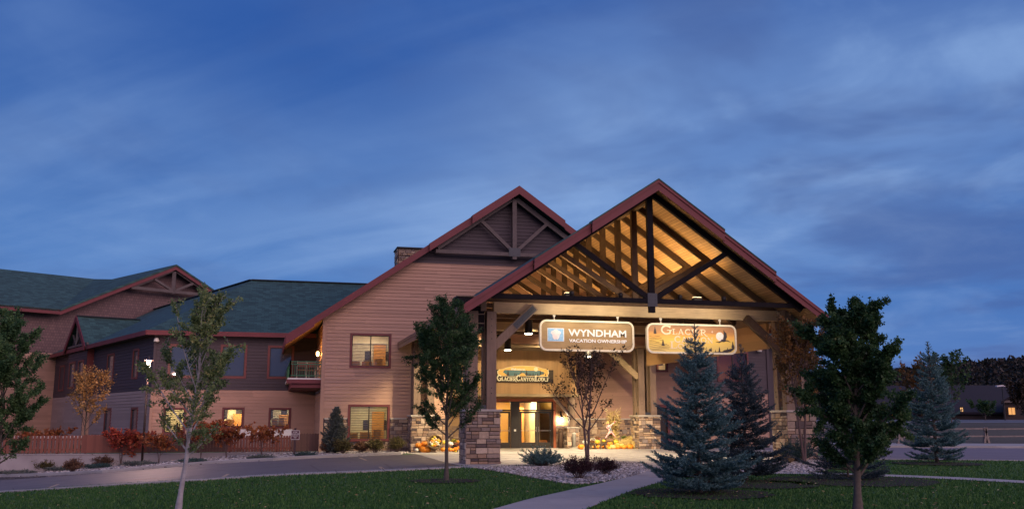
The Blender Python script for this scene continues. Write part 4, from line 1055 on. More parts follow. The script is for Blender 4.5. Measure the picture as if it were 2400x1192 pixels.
# projecting bay with its own little gable
bs0, bs1 = 13.7, 19.1; bp = .45; bm_ = (bs0+bs1)/2
def W(s, o, z): p = Vector(C)+dv*s+nv*o; return (p.x, p.y, z)
PBy = Plane((W(40, bp, 0)[0], W(40, bp, 0)[1]), AW+180)
bw = [(U(15.85), U(14.55), 3.95, 5.60), (U(18.45), U(16.95), 3.95, 5.60)]
part_w('bay_wall', lap_wall(PBy, [(U(bs1), ZW), (U(bs0), ZW), (U(bs0), 6.5), (U(bs1), 6.5)], bw, seed=81), M['siding_dark'])
part_w('bay_wall_lower', lap_wall(PBy, [(U(bs1), 0), (U(bs0), 0), (U(bs0), ZW), (U(bs1), ZW)], (), seed=82), bpy.data.materials['cool_lit_salmon_siding'])
part_w('bay_wall_core', backing(PBy, [(U(bs1), 0), (U(bs0), 0), (U(bs0), 6.5), (U(bs1), 6.5)], bw), M['siding_dark'])
PRt = Plane(W(bs0, bp, 0)[:2], AW-90)
part_w('bay_return', lap_wall(PRt, [(0, ZW), (bp, ZW), (bp, 6.5), (0, 6.5)], (), seed=83), M['red'])
part_w('bay_return_lower', lap_wall(PRt, [(0, 0), (bp, 0), (bp, ZW), (0, ZW)], (), seed=84), M['siding'])
for o_ in bw: window(wing, PBy, *o_, mull=1, trim=.12)
zt = 8.85; ov = .28
gl = MB(); gl.add([W(bs0, bp-.02, 6.5), W(bs1, bp-.02, 6.5), W(bm_, bp-.02, zt-.25)], [(0,1,2)]); part_w('bay_gable', gl, M['siding_dark'])
for s_e in (bs0-.42, bs1+.42):
    r1 = MB(); roof_slab(r1, [W(s_e, bp+ov, 6.55), W(s_e, .3, 6.55), W(bm_, -3.9, zt), W(bm_, bp+ov, zt)], .12); o = part_w('bay_roof', r1, M['roof']); uv_project(o, (nv.x, nv.y, 0))
    b = MB(); b.beam(W(s_e, bp+ov+.03, 6.42), W(bm_, bp+ov+.03, zt-.13), .06, .34); part_w('bay_fascia', b, M['fascia'])
b = MB(); b.beam(W(bs0-.5, bp+.14, 6.75), W(bs1+.5, bp+.14, 6.75), .12, .14); b.beam(W(bm_, bp+.14, 6.75), W(bm_, bp+.14, 8.3), .12, .12); b.beam(W(bm_, bp+.14, 6.8), W(bm_-1.2, bp+.14, 7.6), .1, .1); b.beam(W(bm_, bp+.14, 6.8), W(bm_+1.2, bp+.14, 7.6), .1, .1); part_w('bay_truss', b, M['gable_wood'])
b = MB(); b.beam(W(bm_, bp+ov, zt+.05), W(bm_, -3.6, zt+.05), .3, .06); part_w('ridge_cap', b, M['ridge'])

# ================================================================== THE FAR GABLED BLOCK
FA = 32.3; E0 = (-16.1, 80.4)
far_b = empty('guest_block', (E0[0], E0[1], 0), 0, 'shake clad block with green roof and small truss gable behind the low wing', 'building')
def part_f(n, mb, m): return part(n, mb, m, far_b)
PFar = Plane(E0, FA)
uL = PFar.hit(-400, 725)[0]; uc, zc = PFar.hit(129, 729); ua, za_ = PFar.hit(400, 625); ue = PFar.hit(492, 683)[0]; ze = za_-(ue-ua)*(za_-zc)/(ua-uc)*1.0
slF = (za_-zc)/(ua-uc)
zbF = PFar.hit(95, 826)[1]
body = [(uL, zbF), (2*ua-uc, zbF), (2*ua-uc, zc), (ua, za_-.05), (uc, zc), (uL, zc)]
for pg in ([(uL, zbF), (uc, zbF), (uc, zc-.1), (uL, zc-.1)], [(uc, zbF), (2*ua-uc, zbF), (2*ua-uc, zc-.1), (ua, za_-.15), (uc, zc-.1)]):
    w_ = MB(); w_.add([PFar.P(u, z, 0) for u, z in pg], [tuple(range(len(pg)))]); o = part_f('upper_wall', w_, M['shakes']); uv_project(o, (PFar.d[0], PFar.d[1], 0))
part_f('lower_wall', lap_wall(PFar, [(uL, -.2), (1.0, -.2), (1.0, zbF), (uL, zbF)], (), seed=91), M['siding'])
b = MB(); pbox(b, PFar, uL, 2*ua-uc, -.5, -.05, -.2, zc-.2); part_f('wall_core', b, M['siding_dark'])
def rk(u0, z0, u1, z1, h, o0, o1): 
    m_ = MB(); m_.add([PFar.P(u0, z0, o0), PFar.P(u1, z1, o0), PFar.P(u1, z1-h, o0), PFar.P(u0, z0-h, o0), PFar.P(u0, z0, o1), PFar.P(u1, z1, o1), PFar.P(u1, z1-h, o1), PFar.P(u0, z0-h, o1)], [(0,1,2,3),(7,6,5,4),(0,4,5,1),(1,5,6,2),(2,6,7,3),(3,7,4,0)]); return m_
part_f('eave_fascia', rk(uL, zc+.05, uc, zc+.05, .36, .9, 1.0), M['fascia'])
part_f('rake_fascia', rk(uc, zc+.05, ua, za_+.05, .42, .9, 1.0), M['fascia'])
part_f('rake_fascia', rk(ua, za_+.05, 2*ua-uc, zc+.05, .42, .9, 1.0), M['fascia'])
zrg = PFar.hit(110, 668)[1]+.8
def slab_p(pts): m_ = MB(); roof_slab(m_, [PFar.P(u, z, o) for u, z, o in pts]); return m_
o = part_f('roof', slab_p([(uL, zc+.08, 1.0), (uc, zc+.08, 1.0), (uc+6.0, zc+.08+slF*6.0, 1.0), (uc+6.0, zrg+1.2, -7.5), (uL, zrg+1.2, -7.5)]), M['roof']); uv_project(o, (PFar.d[0], PFar.d[1], 0))
for (a_, b_) in ((uc, ua), (ua, 2*ua-uc)):
    zz = lambda u: za_+.10-slF*abs(u-ua)
    o = part_f('gable_roof', slab_p([(a_, zz(a_), 1.05), (b_, zz(b_), 1.05), (b_, zz(b_), -14), (a_, zz(a_), -14)]), M['roof']); uv_project(o, (PFar.n[0], PFar.n[1], 0))
ukL, zk = PFar.hit(297, 675); uk2 = 2*ua-ukL
b = MB(); b.beam(PFar.P(ukL, zk, .75), PFar.P(uk2, zk, .75), .25, .25); part_f('tie_beam', b, M['gable_wood'])
b = MB(); b.beam(PFar.P(ua, zk-.2, .75), PFar.P(ua, za_-.5, .75), .3, .25, up=(0,0,1)); part_f('king_post', b, M['gable_wood'])
for s in (-1, 1):
    b = MB(); b.beam(PFar.P(ua+s*.1, zk+.1, .76), PFar.P(ua+s*1.75, za_-.75-slF*1.6+.2, .76), .2, .2); part_f('brace', b, M['gable_wood'])
    b = MB(); b.beam(PFar.P(ua+s*.2, za_-.5, .72), PFar.P(ua+s*(ua-ukL)*.95, za_-.5-slF*(ua-ukL)*.93, .72), .14, .16); part_f('top_chord', b, M['gable_wood'])
# ================================================================== THE ENTRANCE CANOPY
XC, ZA = 14.45, 10.78
SLW, SLE = 0.660, 0.685
XEL, XER = 6.72, 21.75
Y0c, Y1c = 33.45, 49.93
canopy = empty('entrance_canopy', (XC, 42.0, 0), 0, 'big open gabled entrance canopy on stone piers with plank ceiling and dark trusses', 'canopy')
def part_c(n, mb, m, smooth=False): return part(n, mb, m, canopy, smooth)
def zc_(x): return ZA-(SLW if x < XC else SLE)*abs(x-XC)
for xe in (XEL, XER):
    r = MB(); roof_slab(r, [(xe, Y0c, zc_(xe)), (xe, Y1c, zc_(xe)), (XC, Y1c, ZA), (XC, Y0c, ZA)], .12); uv_project(part_c('roof', r, M['roof']), (0, 1, 0))
    xi = xe+(.06 if xe < XC else -.06)
    r = MB(); roof_slab(r, [(xi, Y0c+.02, zc_(xi)-.13), (xi, Y1c, zc_(xi)-.13), (XC, Y1c, ZA-.13), (XC, Y0c+.02, ZA-.13)], .05); uv_project(part_c('plank_ceiling', r, M['ceiling']), (0, 1, 0))
    s = -1 if xe < XC else 1
    b = MB(); b.box(min(xe, xe+s*.06), max(xe, xe+s*.06), Y0c-.05, Y1c, zc_(xe)-.34, zc_(xe)-.01); part_c('eave_fascia', b, M['fascia_old'] if s < 0 else M['fascia'])
    b = MB(); b.box(min(xe+s*.06, xe+s*.09), max(xe+s*.06, xe+s*.09), Y0c-.05, Y1c, zc_(xe)-.14, zc_(xe)+.0); part_c('drip_edge', b, M['fascia_old'] if s < 0 else M['fascia'])
    A = (XC, ZA+.02); half = abs(xe-XC); SC_ = SLW if s < 0 else SLE
    segs = [(0, 2.75, .30, .44, .06), (2.75, 5.0, .15, .41, .03), (5.0, half+.04, .0, .38, 0)]
    for a, b_, o_, h_, dr in segs:
        rake_fascia(canopy, XC+s*a, XC+s*b_, A, SC_, Y0c-o_-.02, h_, M['fascia'], dr)
        rake_fascia(canopy, XC+s*a, XC+s*b_, (XC, ZA+.02), SC_, Y0c-o_-.085, .16, M['fascia'], dr+.015, .035, 'drip_edge')
        if o_ > 0:
            e = MB(); d_ = ZA+.03+dr; roof_slab(e, [(XC+s*a, Y0c-o_-.14, d_+.02-SC_*a), (XC+s*b_, Y0c-o_-.14, d_+.02-SC_*b_), (XC+s*b_, Y0c+.0, d_+.02-SC_*b_), (XC+s*a, Y0c+.0, d_+.02-SC_*a)], .05); uv_project(part_c('roof_edge', e, M['roof']), (0, 1, 0))
b = MB(); b.box(XC-.09, XC+.09, 33.9, Y1c, ZA-.62, ZA-.24); part_c('ridge_beam', b, M['truss_in'])
TY = [33.85, 35.75, 37.6, 39.5, 41.4, 43.3, 45.2, 47.1, 49.0]
for i, y in enumerate(TY):
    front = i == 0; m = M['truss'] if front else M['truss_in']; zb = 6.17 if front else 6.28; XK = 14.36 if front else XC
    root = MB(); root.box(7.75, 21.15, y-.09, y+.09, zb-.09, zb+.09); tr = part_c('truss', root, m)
    k = MB(); k.box(XK-.12, XK+.12, y-.085, y+.085, (5.72 if front else zb-.05), ZA-.5); part('king_post', k, m, tr)
    for s in (-1, 1):
        xe = 8.0 if s < 0 else 20.9
        b = MB(); off = .34; b.beam((XC+s*.05, y, ZA-off), (xe, y, zc_(xe)-off), .16, .24); part('top_chord', b, m, tr)
        b = MB(); b.beam((XK+s*.12, y+(.01 if not front else -.01), zb+.1), (XC+s*3.15, y+(.01 if not front else -.01), zc_(XC+s*3.15)-.45), .17, .2); part('brace', b, m, tr)
    if front:
        b = MB(); b.box(XK-.2, XK+.2, y-.115, y-.09, zb-.22, zb+.3); part('joint_plate', b, M['steel'], tr)
        b = MB()
        for dx in (-.12, .12):
            for dz in (-.1, .08, .2): b.tube([(XK+dx, y-.135, zb+dz), (XK+dx, y-.115, zb+dz)], .018, 6)
        part('bolt', b, M['steel'], tr)
# posts, piers, headers
def post_group(x0, y0, z0, z1):
    for i, dx in enumerate((.10, .82)):
        for j, dy in enumerate((.14, .78)):
            b = MB(); b.cbox(x0+dx, x0+dx+.38, y0+dy, y0+dy+.34, z0, z1, .012); p = part_c('post', b, M['post'])
            bb = MB()
            for z in (z1-.35, z1-.6, z1-.85, z1-1.1, z0+.55, z0+.75):
                bb.tube([(x0+dx-.015, y0+dy+.17, z), (x0+dx+.0, y0+dy+.17, z)], .025, 6); bb.tube([(x0+dx+.19, y0+dy-.015, z+.05), (x0+dx+.19, y0+dy, z+.05)], .02, 6)
            part('bolt', bb, M['black'], p)
    b = MB(); b.box(x0+.14, x0+1.16, y0+.18, y0+1.08, z0, z0+.16); part_c('post_shoe', b, M['steel'])
PX0, PX1 = 7.25, 20.62
for (x0, y0, sd, z1) in ((PX0, 34.9, 101, 1.93), (PX1, 34.9, 111, 1.93), (PX0, 48.55, 121, 1.80), (PX1, 50.9, 131, 1.82)):
    stone_pier(canopy, 'pier', x0, x0+1.33, y0, y0+1.25, z1, sd, .09, .06)
    post_group(x0, y0, z1+.09, 5.73)
b = MB(); b.cbox(8.42, 20.75, 35.42, 35.62, 5.72, 6.15, .012); part_c('header_beam', b, M['beam'])
b = MB(); b.cbox(8.3, 20.9, 42.4, 42.6, 5.72, 6.12, .012); part_c('header_beam', b, M['beam'])
for x in (7.95, 21.0):
    b = MB(); b.cbox(x-.12, x+.12, 35.1, 49.9, 5.74, 6.14, .012); part_c('side_beam', b, M['post'])
PFr = Plane((20.78, 49.9), 270)
b = lap_wall(PFr, [(0, 4.66), (13.4, 4.66), (13.4, 5.73), (0, 5.73)], (), h=.36, depth=.008, seed=141); part_c('frieze', b, M['siding_tan'])
b = MB(); b.box(20.78, 20.9, 36.5, 49.9, 4.64, 5.73); part_c('frieze_core', b, M['siding_tan'])
b = lap_wall(Plane((7.85, 48.5), 270), [(0, 4.66), (12.2, 4.66), (12.2, 5.73), (0, 5.73)], (), seed=142); part_c('frieze', b, M['siding'])
b = MB(); b.box(7.85, 7.97, 36.3, 48.5, 4.64, 5.73); part_c('frieze_core', b, M['siding_tan'])
for (xa, sgn, y) in ((20.9, 1, 34.95), (8.0, -1, 34.95)):
    for k, (z, l) in enumerate(((4.95, .62), (5.30, .78), (5.64, .94), (5.98, 1.06))):
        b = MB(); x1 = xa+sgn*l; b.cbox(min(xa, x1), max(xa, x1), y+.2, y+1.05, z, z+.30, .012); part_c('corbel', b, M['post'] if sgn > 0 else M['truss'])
        b = MB(); b.box(min(xa, x1+sgn*.03), max(xa, x1+sgn*.03), y+.16, y+1.1, z+.30, z+.335); part_c('corbel_cap', b, M['post'])
def knee(p, q, y, m, plate=False):
    b = MB(); b.beam((p[0], y, p[1]), (q[0], y, q[1]), .20, .32, up=(0, 0, 1)); k = part_c('knee_brace', b, m)
    if plate:
        a = Vector((p[0], y-.11, p[1])); c = Vector((q[0], y-.11, q[1])); d = c-a
        b = MB(); b.beam(a+d*.50, a+d*.98, .012, .24, up=(0, 0, 1)); part('brace_plate', b, M['steel'], k)
        b = MB()
        for t in (.56, .60, .64, .68, .82, .86, .90, .94): v = a+d*t; b.tube([(v.x, v.y-.02, v.z), (v.x, v.y, v.z)], .018, 6)
        part('bolt', b, M['black'], k)
knee((8.38, 4.38), (10.05, 5.98), 35.30, M['post'], True)
knee((20.75, 4.40), (19.15, 5.80), 35.30, M['truss_in'])
knee((20.75, 4.05), (18.9, 5.70), 51.2, M['beam'])
knee((8.5, 4.40), (10.0, 5.72), 49.4, M['beam'])
# ------------------------------------------------------------------ lights under the canopy (fixtures with their own lamps; accent lights are added fill)
WARM = (1.0, .70, .36); AMBER = (1.0, .63, .25); NEUT = (1.0, .78, .50)
lamp_glow = m_plain('lamp_lens', (.9, .85, .7), .4, emis=(1, .86, .62), es=14)
lens_dim = m_plain('uplight_lens', (.9, .8, .6), .4, emis=(1, .7, .35), es=6)
def pendant(x, y, zb, label, power=260, h=.62, ztop=6.2):
    e = empty('canopy_downlight', (x, y, zb), 0, label, 'lamp', 'cylinder downlights hung under the entrance canopy')
    b = MB(); b.lathe(x, y, [(.165, zb+.02), (.175, zb+.04), (.175, zb+h-.02), (.16, zb+h)], 20); part('housing', b, M['black'], e, True)
    b = MB(); b.tube([(x, y, zb+h), (x, y, ztop)], .022, 8); part('stem', b, M['black'], e)
    b = MB(); b.lathe(x, y, [(.17, zb), (.172, zb+.035)], 20); part('lens', b, lamp_glow, e)
    spot(e, (x, y, zb-.03), (x, y, 0), power*1.6, NEUT, 140, .8, .12)
pendant(11.1, 40.0, 5.35, 'black cylinder downlight hanging beside the upper edge of the wooden company sign', 420)
pendant(11.95, 47.1, 5.15, 'black cylinder downlight hung lower behind the diagonal brace with the steel plate', 380)
pendant(16.3, 47.1, 4.88, 'small black downlight glowing below the bottom edge of the company sign', 420)
pendant(18.6, 40.0, 5.35, 'black cylinder downlight hidden behind the sunset lodge sign', 420)
def uplight(x, y, tx, power, label, z=6.38, col=AMBER):
    e = empty('uplight', (x, y, z), 0, label, 'floodlight', 'floodlights standing on the canopy tie beams')
    b = MB(); b.cbox(x-.2, x+.2, y-.13, y+.13, z+.06, z+.26, .03); part('housing', b, M['black'], e)
    b = MB(); b.box(x-.03, x+.03, y-.05, y+.05, z, z+.08); part('bracket', b, M['black'], e)
    b = MB(); b.box(x-.16, x+.16, y-.1, y+.1, z+.262, z+.272); part('lens', b, lens_dim, e)
    spot(e, (x, y, z+.32), (tx, y+.6, z+3.4), power*1.15, col, 160, 1.0, .10)
for i, y in enumerate(TY[1:]):
    if i % 2 == 0 or i == 1:
        uplight(11.6, y, 12.6, 88, f'black floodlight box on the west half of the {["first","second","third","fourth","fifth","sixth","seventh","eighth"][i]} tie beam behind the dark truss')
        uplight(17.2, y, 16.4, 100, f'black floodlight box on the east half of the {["first","second","third","fourth","fifth","sixth","seventh","eighth"][i]} tie beam behind the dark truss')
def signlight(x, tx, label, power, tz=5.6):
    e = empty('sign_spotlight', (x, 34.1, 6.3), 0, label, 'spotlight', 'small spotlights aimed at the hanging signs')
    b = MB(); b.lathe(x, 34.15, [(.05, 6.27), (.09, 6.31), (.1, 6.45), (.07, 6.5)], 12); part('housing', b, M['black'], e, True)
    b = MB(); b.tube([(x, 34.15, 6.27), (x, 34.05, 6.26)], .02, 6); part('bracket', b, M['black'], e)
    spot(e, (x, 34.0, 5.95), (tx, 35.4, tz), power, (1, .80, .50), 150, 1.0, .05)
signlight(11.2, 11.3, 'spotlight on the front truss above the first half of the company sign', 50, 5.7)
signlight(13.2, 13.2, 'spotlight on the front truss above the last letters of the company sign', 50, 5.7)
signlight(15.7, 15.6, 'spotlight on the front truss above the first half of the sunset sign', 40, 5.7)
signlight(17.6, 17.6, 'spotlight on the front truss above the moon of the sunset sign', 40, 5.7)
for (x, y, t, p, lb) in ((9.9, 45.6, (6.6, 50.0, 2.2), 520, 'added fill light under the canopy throwing gold light on the hall wall by the pier'), (10.2, 49.2, (11.5, 53.0, 4.2), 200, 'added fill light at the last tie beam aimed at the boards west of the lodge sign'), (16.2, 45.2, (17.9, 52.2, .5), 2300, 'added fill light under the canopy aimed at the pumpkin pile by the stone wall'), (12.0, 49.3, (8.8, 50.2, 3.6), 260, 'added fill light at the last tie beam aimed at the wall beside the doors'), (19.0, 41.4, (20.9, 38.0, 1.5), 420, 'added fill light under the canopy aimed at the front east pier'), (12.5, 41.4, (7.9, 48.6, .4), 900, 'added fill light under the canopy aimed at the pumpkin display by the hall wall'), (17.6, 45.2, (20.6, 51.4, 2.2), 800, 'added fill light under the canopy aimed at the rear east pier'), (10.0, 37.6, (8.6, 36.0, 2.2), 60, 'added fill light under the canopy aimed at the front west posts'), (15.8, 49.0, (14.4, 53, 4.1), 250, 'added fill light at the last tie beam aimed at the small lodge sign')):
    z = 6.10  # added lights that brighten walls, piers and pumpkins; housings made up too
    e = empty('added_accent_light', (x, y, z), 0, lb, 'floodlight'); b = MB(); b.cbox(x-.09, x+.09, y-.09, y+.09, z-.1, z+.09, .02); part('housing', b, M['black'], e)
    b = MB(); b.box(x-.07, x+.07, y-.07, y+.07, z-.112, z-.102); part('lens', b, lens_dim, e)
    spot(e, (x, y, z-.2), t, p, (1, .77, .44), (58 if y < 49 and x > 10 else 100), 1.0, (.06 if x > 10 else .35))

# ------------------------------------------------------------------ lettering
def rrect(cx, cz, w, h, r, n=7):
    pts = []
    for (sx, sz, a0) in ((1, -1, -90), (1, 1, 0), (-1, 1, 90), (-1, -1, 180)):
        for k in range(n+1):
            a = R(a0+90*k/n); pts.append((cx+sx*(w/2-r)+r*math.cos(a), cz+sz*(h/2-r)+r*math.sin(a)))
    return pts
def ring(mb, outer, inner, y0, y1):
    n = len(outer); vs = [(x, y0, z) for x, z in outer]+[(x, y0, z) for x, z in inner]+[(x, y1, z) for x, z in outer]+[(x, y1, z) for x, z in inner]
    fs = []
    for i in range(n):
        j = (i+1) % n; fs += [(i, j, n+j, n+i), (2*n+j, 2*n+i, 3*n+i, 3*n+j), (i, 2*n+i, 2*n+j, j), (n+i, n+j, 3*n+j, 3*n+i)]
    mb.add(vs, fs)
def text_part(name, s, x0, x1, z0, z1, y, mat, parent, extr=.012, bold=.0, skew=0.0):
    c = bpy.data.curves.new(name, 'FONT'); c.body = s; c.extrude = .01; c.offset = bold; c.resolution_u = 3
    o = bpy.data.objects.new('tmp', c); COL.objects.link(o); dg = bpy.context.evaluated_depsgraph_get()
    me = bpy.data.meshes.new_from_object(o.evaluated_get(dg)); bpy.data.objects.remove(o); 
    vs = [v.co.copy() for v in me.vertices]; ax = min(v.x for v in vs); bx = max(v.x for v in vs); ay = min(v.y for v in vs); by = max(v.y for v in vs)
    mb = MB(); mb.v = [(x0+(v.x-ax)/(bx-ax)*(x1-x0), y-(v.z+.01)/.02*extr, z0+(v.y-ay)/(by-ay)*(z1-z0)+skew*((v.x-ax)/(bx-ax))) for v in vs]
    mb.f = [tuple(p.vertices) for p in me.polygons]; mb.t = [.5]*len(mb.f); return part(name, mb, mat, parent)
def arc(cx, cy, rx, ry, a0, a1, n=10): return [(cx+rx*math.cos(R(a0+(a1-a0)*k/n)), cy+ry*math.sin(R(a0+(a1-a0)*k/n))) for k in range(n+1)]
# serif capitals as strokes: (polyline, thickness); unit height, width given
TK, TN = .20, .085
GLY = {
 'G': (.95, [(arc(.5,.5,.42,.45,48,300,14), TK*.9), ([(.71,.08),(.80,.16),(.82,.44)], TK*.8), ([(.55,.45),(.98,.45)], TN), ([(.80,.72),(.84,.95)], TN)]),
 'L': (.70, [([(.2,.02),(.2,.98)], TK), ([(.03,.965),(.42,.965)], TN), ([(.03,.04),(.66,.04),(.68,.28)], TN)]),
 'A': (.95, [([(.16,.02),(.47,.98)], TN*1.2), ([(.46,1.0),(.79,.02)], TK), ([(.26,.34),(.66,.34)], TN), ([(.02,.035),(.34,.035)], TN), ([(.6,.035),(.97,.035)], TN)]),
 'C': (.85, [(arc(.5,.5,.40,.45,52,308,14), TK*.9), ([(.76,.68),(.78,.95)], TN), ([(.76,.32),(.78,.06)], TN)]),
 'I': (.42, [([(.21,.02),(.21,.98)], TK), ([(.03,.965),(.39,.965)], TN), ([(.03,.035),(.39,.035)], TN)]),
 'E': (.75, [([(.2,.02),(.2,.98)], TK), ([(.03,.965),(.66,.965),(.67,.78)], TN), ([(.03,.035),(.68,.035),(.70,.25)], TN), ([(.2,.51),(.55,.51)], TN), ([(.53,.38),(.53,.64)], TN*.9)]),
 'R': (.90, [([(.2,.02),(.2,.98)], TK), ([(.03,.965),(.45,.965)]+arc(.45,.72,.27,.245,90,-90,8)+[(.25,.475)], TN*1.5), ([(.42,.47),(.62,.2),(.85,-.12),(1.02,-.16)], TK*.85), ([(.03,.035),(.39,.035)], TN)]),
 'N': (.95, [([(.18,.02),(.18,.98)], TN), ([(.16,.98),(.78,.05)], TK), ([(.78,-.02),(.78,.98)], TN), ([(.02,.965),(.25,.965)], TN), ([(.64,.965),(.94,.965)], TN), ([(.03,.035),(.33,.035)], TN)]),
 'Y': (.90, [([(.12,.98),(.45,.48)], TK), ([(.78,.98),(.45,.48)], TN), ([(.45,.5),(.45,.02)], TK), ([(.0,.965),(.3,.965)], TN), ([(.62,.965),(.92,.965)], TN), ([(.28,.035),(.62,.035)], TN)]),
 'O': (.92, [(arc(.46,.5,.37,.45,90,450,18), TK*.8)]),
 'D': (.92, [([(.2,.02),(.2,.98)], TK), ([(.03,.965),(.42,.965)]+arc(.42,.5,.40,.465,90,-90,12)+[(.03,.035)], TN*1.6)]),
}
def serif_word(mb, word, x0, x1, zb, heights, y, t=.012, gap=.06):
    "heights: list of cap height per letter; the word is fitted between x0 and x1"
    adv = [GLY[c][0]*h+gap*min(heights) for c, h in zip(word, heights)]; k = (x1-x0)/(sum(adv)-gap*min(heights)); x = x0; q = 0
    for c, h, a in zip(word, heights, adv):
        for pts, w in GLY[c][1]:
            P = [(x+p[0]*h*k, zb+p[1]*h) for p in pts]; q += 1; e = (q % 7)*.0006
            for i in range(len(P)-1):
                (ax, az), (bx, bz) = P[i], P[i+1]; L_ = math.hypot(bx-ax, bz-az)
                if L_ < 1e-5: continue
                nx, nz = -(bz-az)/L_*w*h/2, (bx-ax)/L_*w*h/2; ex, ez = (bx-ax)/L_*w*h*.18, (bz-az)/L_*w*h*.18; e2 = e+(i % 3)*.0002
                mb.prism([(ax-ex+nx, az-ez+nz), (ax-ex-nx, az-ez-nz), (bx+ex-nx, bz+ez-nz), (bx+ex+nx, bz+ez+nz)][::-1], y-t-e2, y)
        x += a*k
def disc(mb, cx, cz, r, y0, y1, n=28, sx=1.0): mb.prism([(cx+r*sx*math.cos(2*math.pi*k/n), cz+r*math.sin(2*math.pi*k/n)) for k in range(n)], y0, y1)
def fir(mb, cx, zb, h, y0, y1, seed=0):
    rnd = random.Random(seed); n = 6; L_ = []; Rr = []
    for k in range(n):
        z = zb+h*(.12+.88*k/n); w = h*.30*(1-k/n)*rnd.uniform(.8, 1.15); L_ += [(cx-w, z), (cx-w*.4, z+h*.10)]; Rr += [(cx+w*rnd.uniform(.8,1.1), z), (cx+w*.4, z+h*.10)]
    mb.prism([(cx-h*.03, zb)]+L_+[(cx, zb+h)]+Rr[::-1]+[(cx+h*.03, zb)], y0, y1)
YS = 35.40
gold = m_wood('sign_wood', (0.34, 0.235, 0.12), axis='x')
sign1 = empty('company_sign', (12.24, YS, 4.29), 0, 'brown rounded hanging sign lettered WYNDHAM VACATION OWNERSHIP with a pale blue square', 'sign')
cx, cz, w, h = 12.24, 4.90, 3.95, 1.22
b = MB(); b.prism(rrect(cx, cz, w-.1, h-.1, .24), YS, YS+.08); part('board', b, gold, sign1)
b = MB(); ring(b, rrect(cx, cz, w, h, .28), rrect(cx, cz, w-.15, h-.15, .21), YS-.04, YS+.1); part('border', b, M['cream'], sign1)
fx = lambda u: cx-w/2+(u-150)/2140*w; fz = lambda v: cz+h/2-(v-70)/765*h
blue = m_plain('pale_blue_panel', (.26, .50, .80), .5); lw = m_plain('white_letters', (.82, .84, .88), .4)
b = MB(); b.box(fx(325), fx(695), YS-.014, YS-.001, fz(600), fz(275)); part('emblem_panel', b, lw, sign1)
b = MB(); b.box(fx(337), fx(683), YS-.020, YS-.014, fz(590), fz(286)); part('emblem_field', b, blue, sign1)
ec, ez_, es = fx(510), fz(438), .70
b = MB(); b.prism([(ec+x*es, ez_+z*es) for x, z in [(-.30,.10),(-.24,.20),(-.13,.23),(-.08,.29),(0,.31),(.08,.29),(.13,.23),(.24,.20),(.31,.09),(.22,.0),(.20,-.14),(.10,-.28),(.03,-.25),(0,-.28),(-.03,-.25),(-.10,-.28),(-.19,-.14),(-.20,.0)]][::-1], YS-.026, YS-.020); em = part('emblem_mark', b, m_plain('emblem_white', (.80,.74,.78), .4), sign1)
b = MB()
for dx in (-.12, -.06, 0, .06, .12): b.beam((ec+dx*.35, YS-.028, ez_-.16), (ec+dx*1.3, YS-.028, ez_+.14), .010, .004, up=(0, 1, 0))
part('emblem_lines', b, m_plain('emblem_line', (.62,.60,.70), .4), sign1)
text_part('lettering', 'WYNDHAM', fx(792), fx(2112), fz(468), fz(290), YS, lw, sign1, .02, .022)
text_part('lettering', 'VACATION OWNERSHIP', fx(805), fx(2118), fz(617), fz(532), YS, lw, sign1, .02, .028)
def hooks(parent, xs, z0, z1, y):
    for x in xs:
        b = MB(); pts = [(x+.045*math.sin(t), y, (z0+z1)/2+.07+.06*math.cos(t)) for t in np.linspace(0, 2*math.pi, 12)]; b.tube(pts, .012, 6, caps=False)
        pts = [(x, y+.035*math.sin(t), z0+.05+.06*math.cos(t)) for t in np.linspace(0, 2*math.pi, 12)]; b.tube(pts, .012, 6, caps=False); b.tube([(x, y, z0-.02), (x, y, z0+.02)], .018, 6); b.tube([(x, y, z1-.08), (x, y, z1+.01)], .014, 6)
        part('hook', b, M['white'], parent)
hooks(sign1, (cx-1.35, cx+1.32), cz+h/2, 5.72, YS+.06)
sign2 = empty('lodge_sign', (16.75, YS, 4.27), 0, 'rounded hanging sign painted with a sunset, moon and bird, lettered GLACIER CANYON LODGE', 'sign')
cx, cz, w, h = 16.75, 4.88, 3.98, 1.22
def sunset():
    t = MT('sunset_paint'); s = t.N('ShaderNodeSeparateXYZ'); t.L(t.tc.outputs['Object'], s.inputs[0])
    n = t.noise(t.coord(scale=(1.5, 1, 14)), 1.0, 4, .6)
    v = t.math('ADD', t.math('MULTIPLY', s.outputs['Z'], 1/1.22), t.math('MULTIPLY', t.math('SUBTRACT', n, .5), .22))
    c = t.ramp(v, [(.05, (.72,.56,.20)), (.42, (.85,.60,.13)), (.60, (.80,.42,.09)), (.74, (.45,.22,.09)), (1.0, (.30,.17,.10))]); t.set(Base_Color=c, Roughness=.55); t.bump(n, .3, .01); return t.m
b = MB(); b.prism(rrect(cx, cz, w-.1, h-.1, .24), YS, YS+.08); part('board', b, sunset(), sign2)
b = MB(); ring(b, rrect(cx, cz, w, h, .28), rrect(cx, cz, w-.15, h-.15, .21), YS-.04, YS+.1); part('border', b, M['cream'], sign2)
fx = lambda u: cx-w/2+(u-140)/2050*w; fz = lambda v: cz+h/2-(v-122-(0)*0)/738*h
lc = m_plain('cream_letters', (.85, .72, .52), .4); dk = m_plain('dark_silhouette', (.035, .03, .035), .6); sand = m_plain('rock_band', (.60, .46, .22), .6)
b = MB(); serif_word(b, 'GLACIER', fx(462), fx(1500), fz(392), [.37]+[.23]*6, YS); part('lettering', b, lc, sign2)
b = MB(); serif_word(b, 'CANYON', fx(760), fx(1650), fz(585), [.26]+[.23]*5, YS); part('lettering', b, lc, sign2)
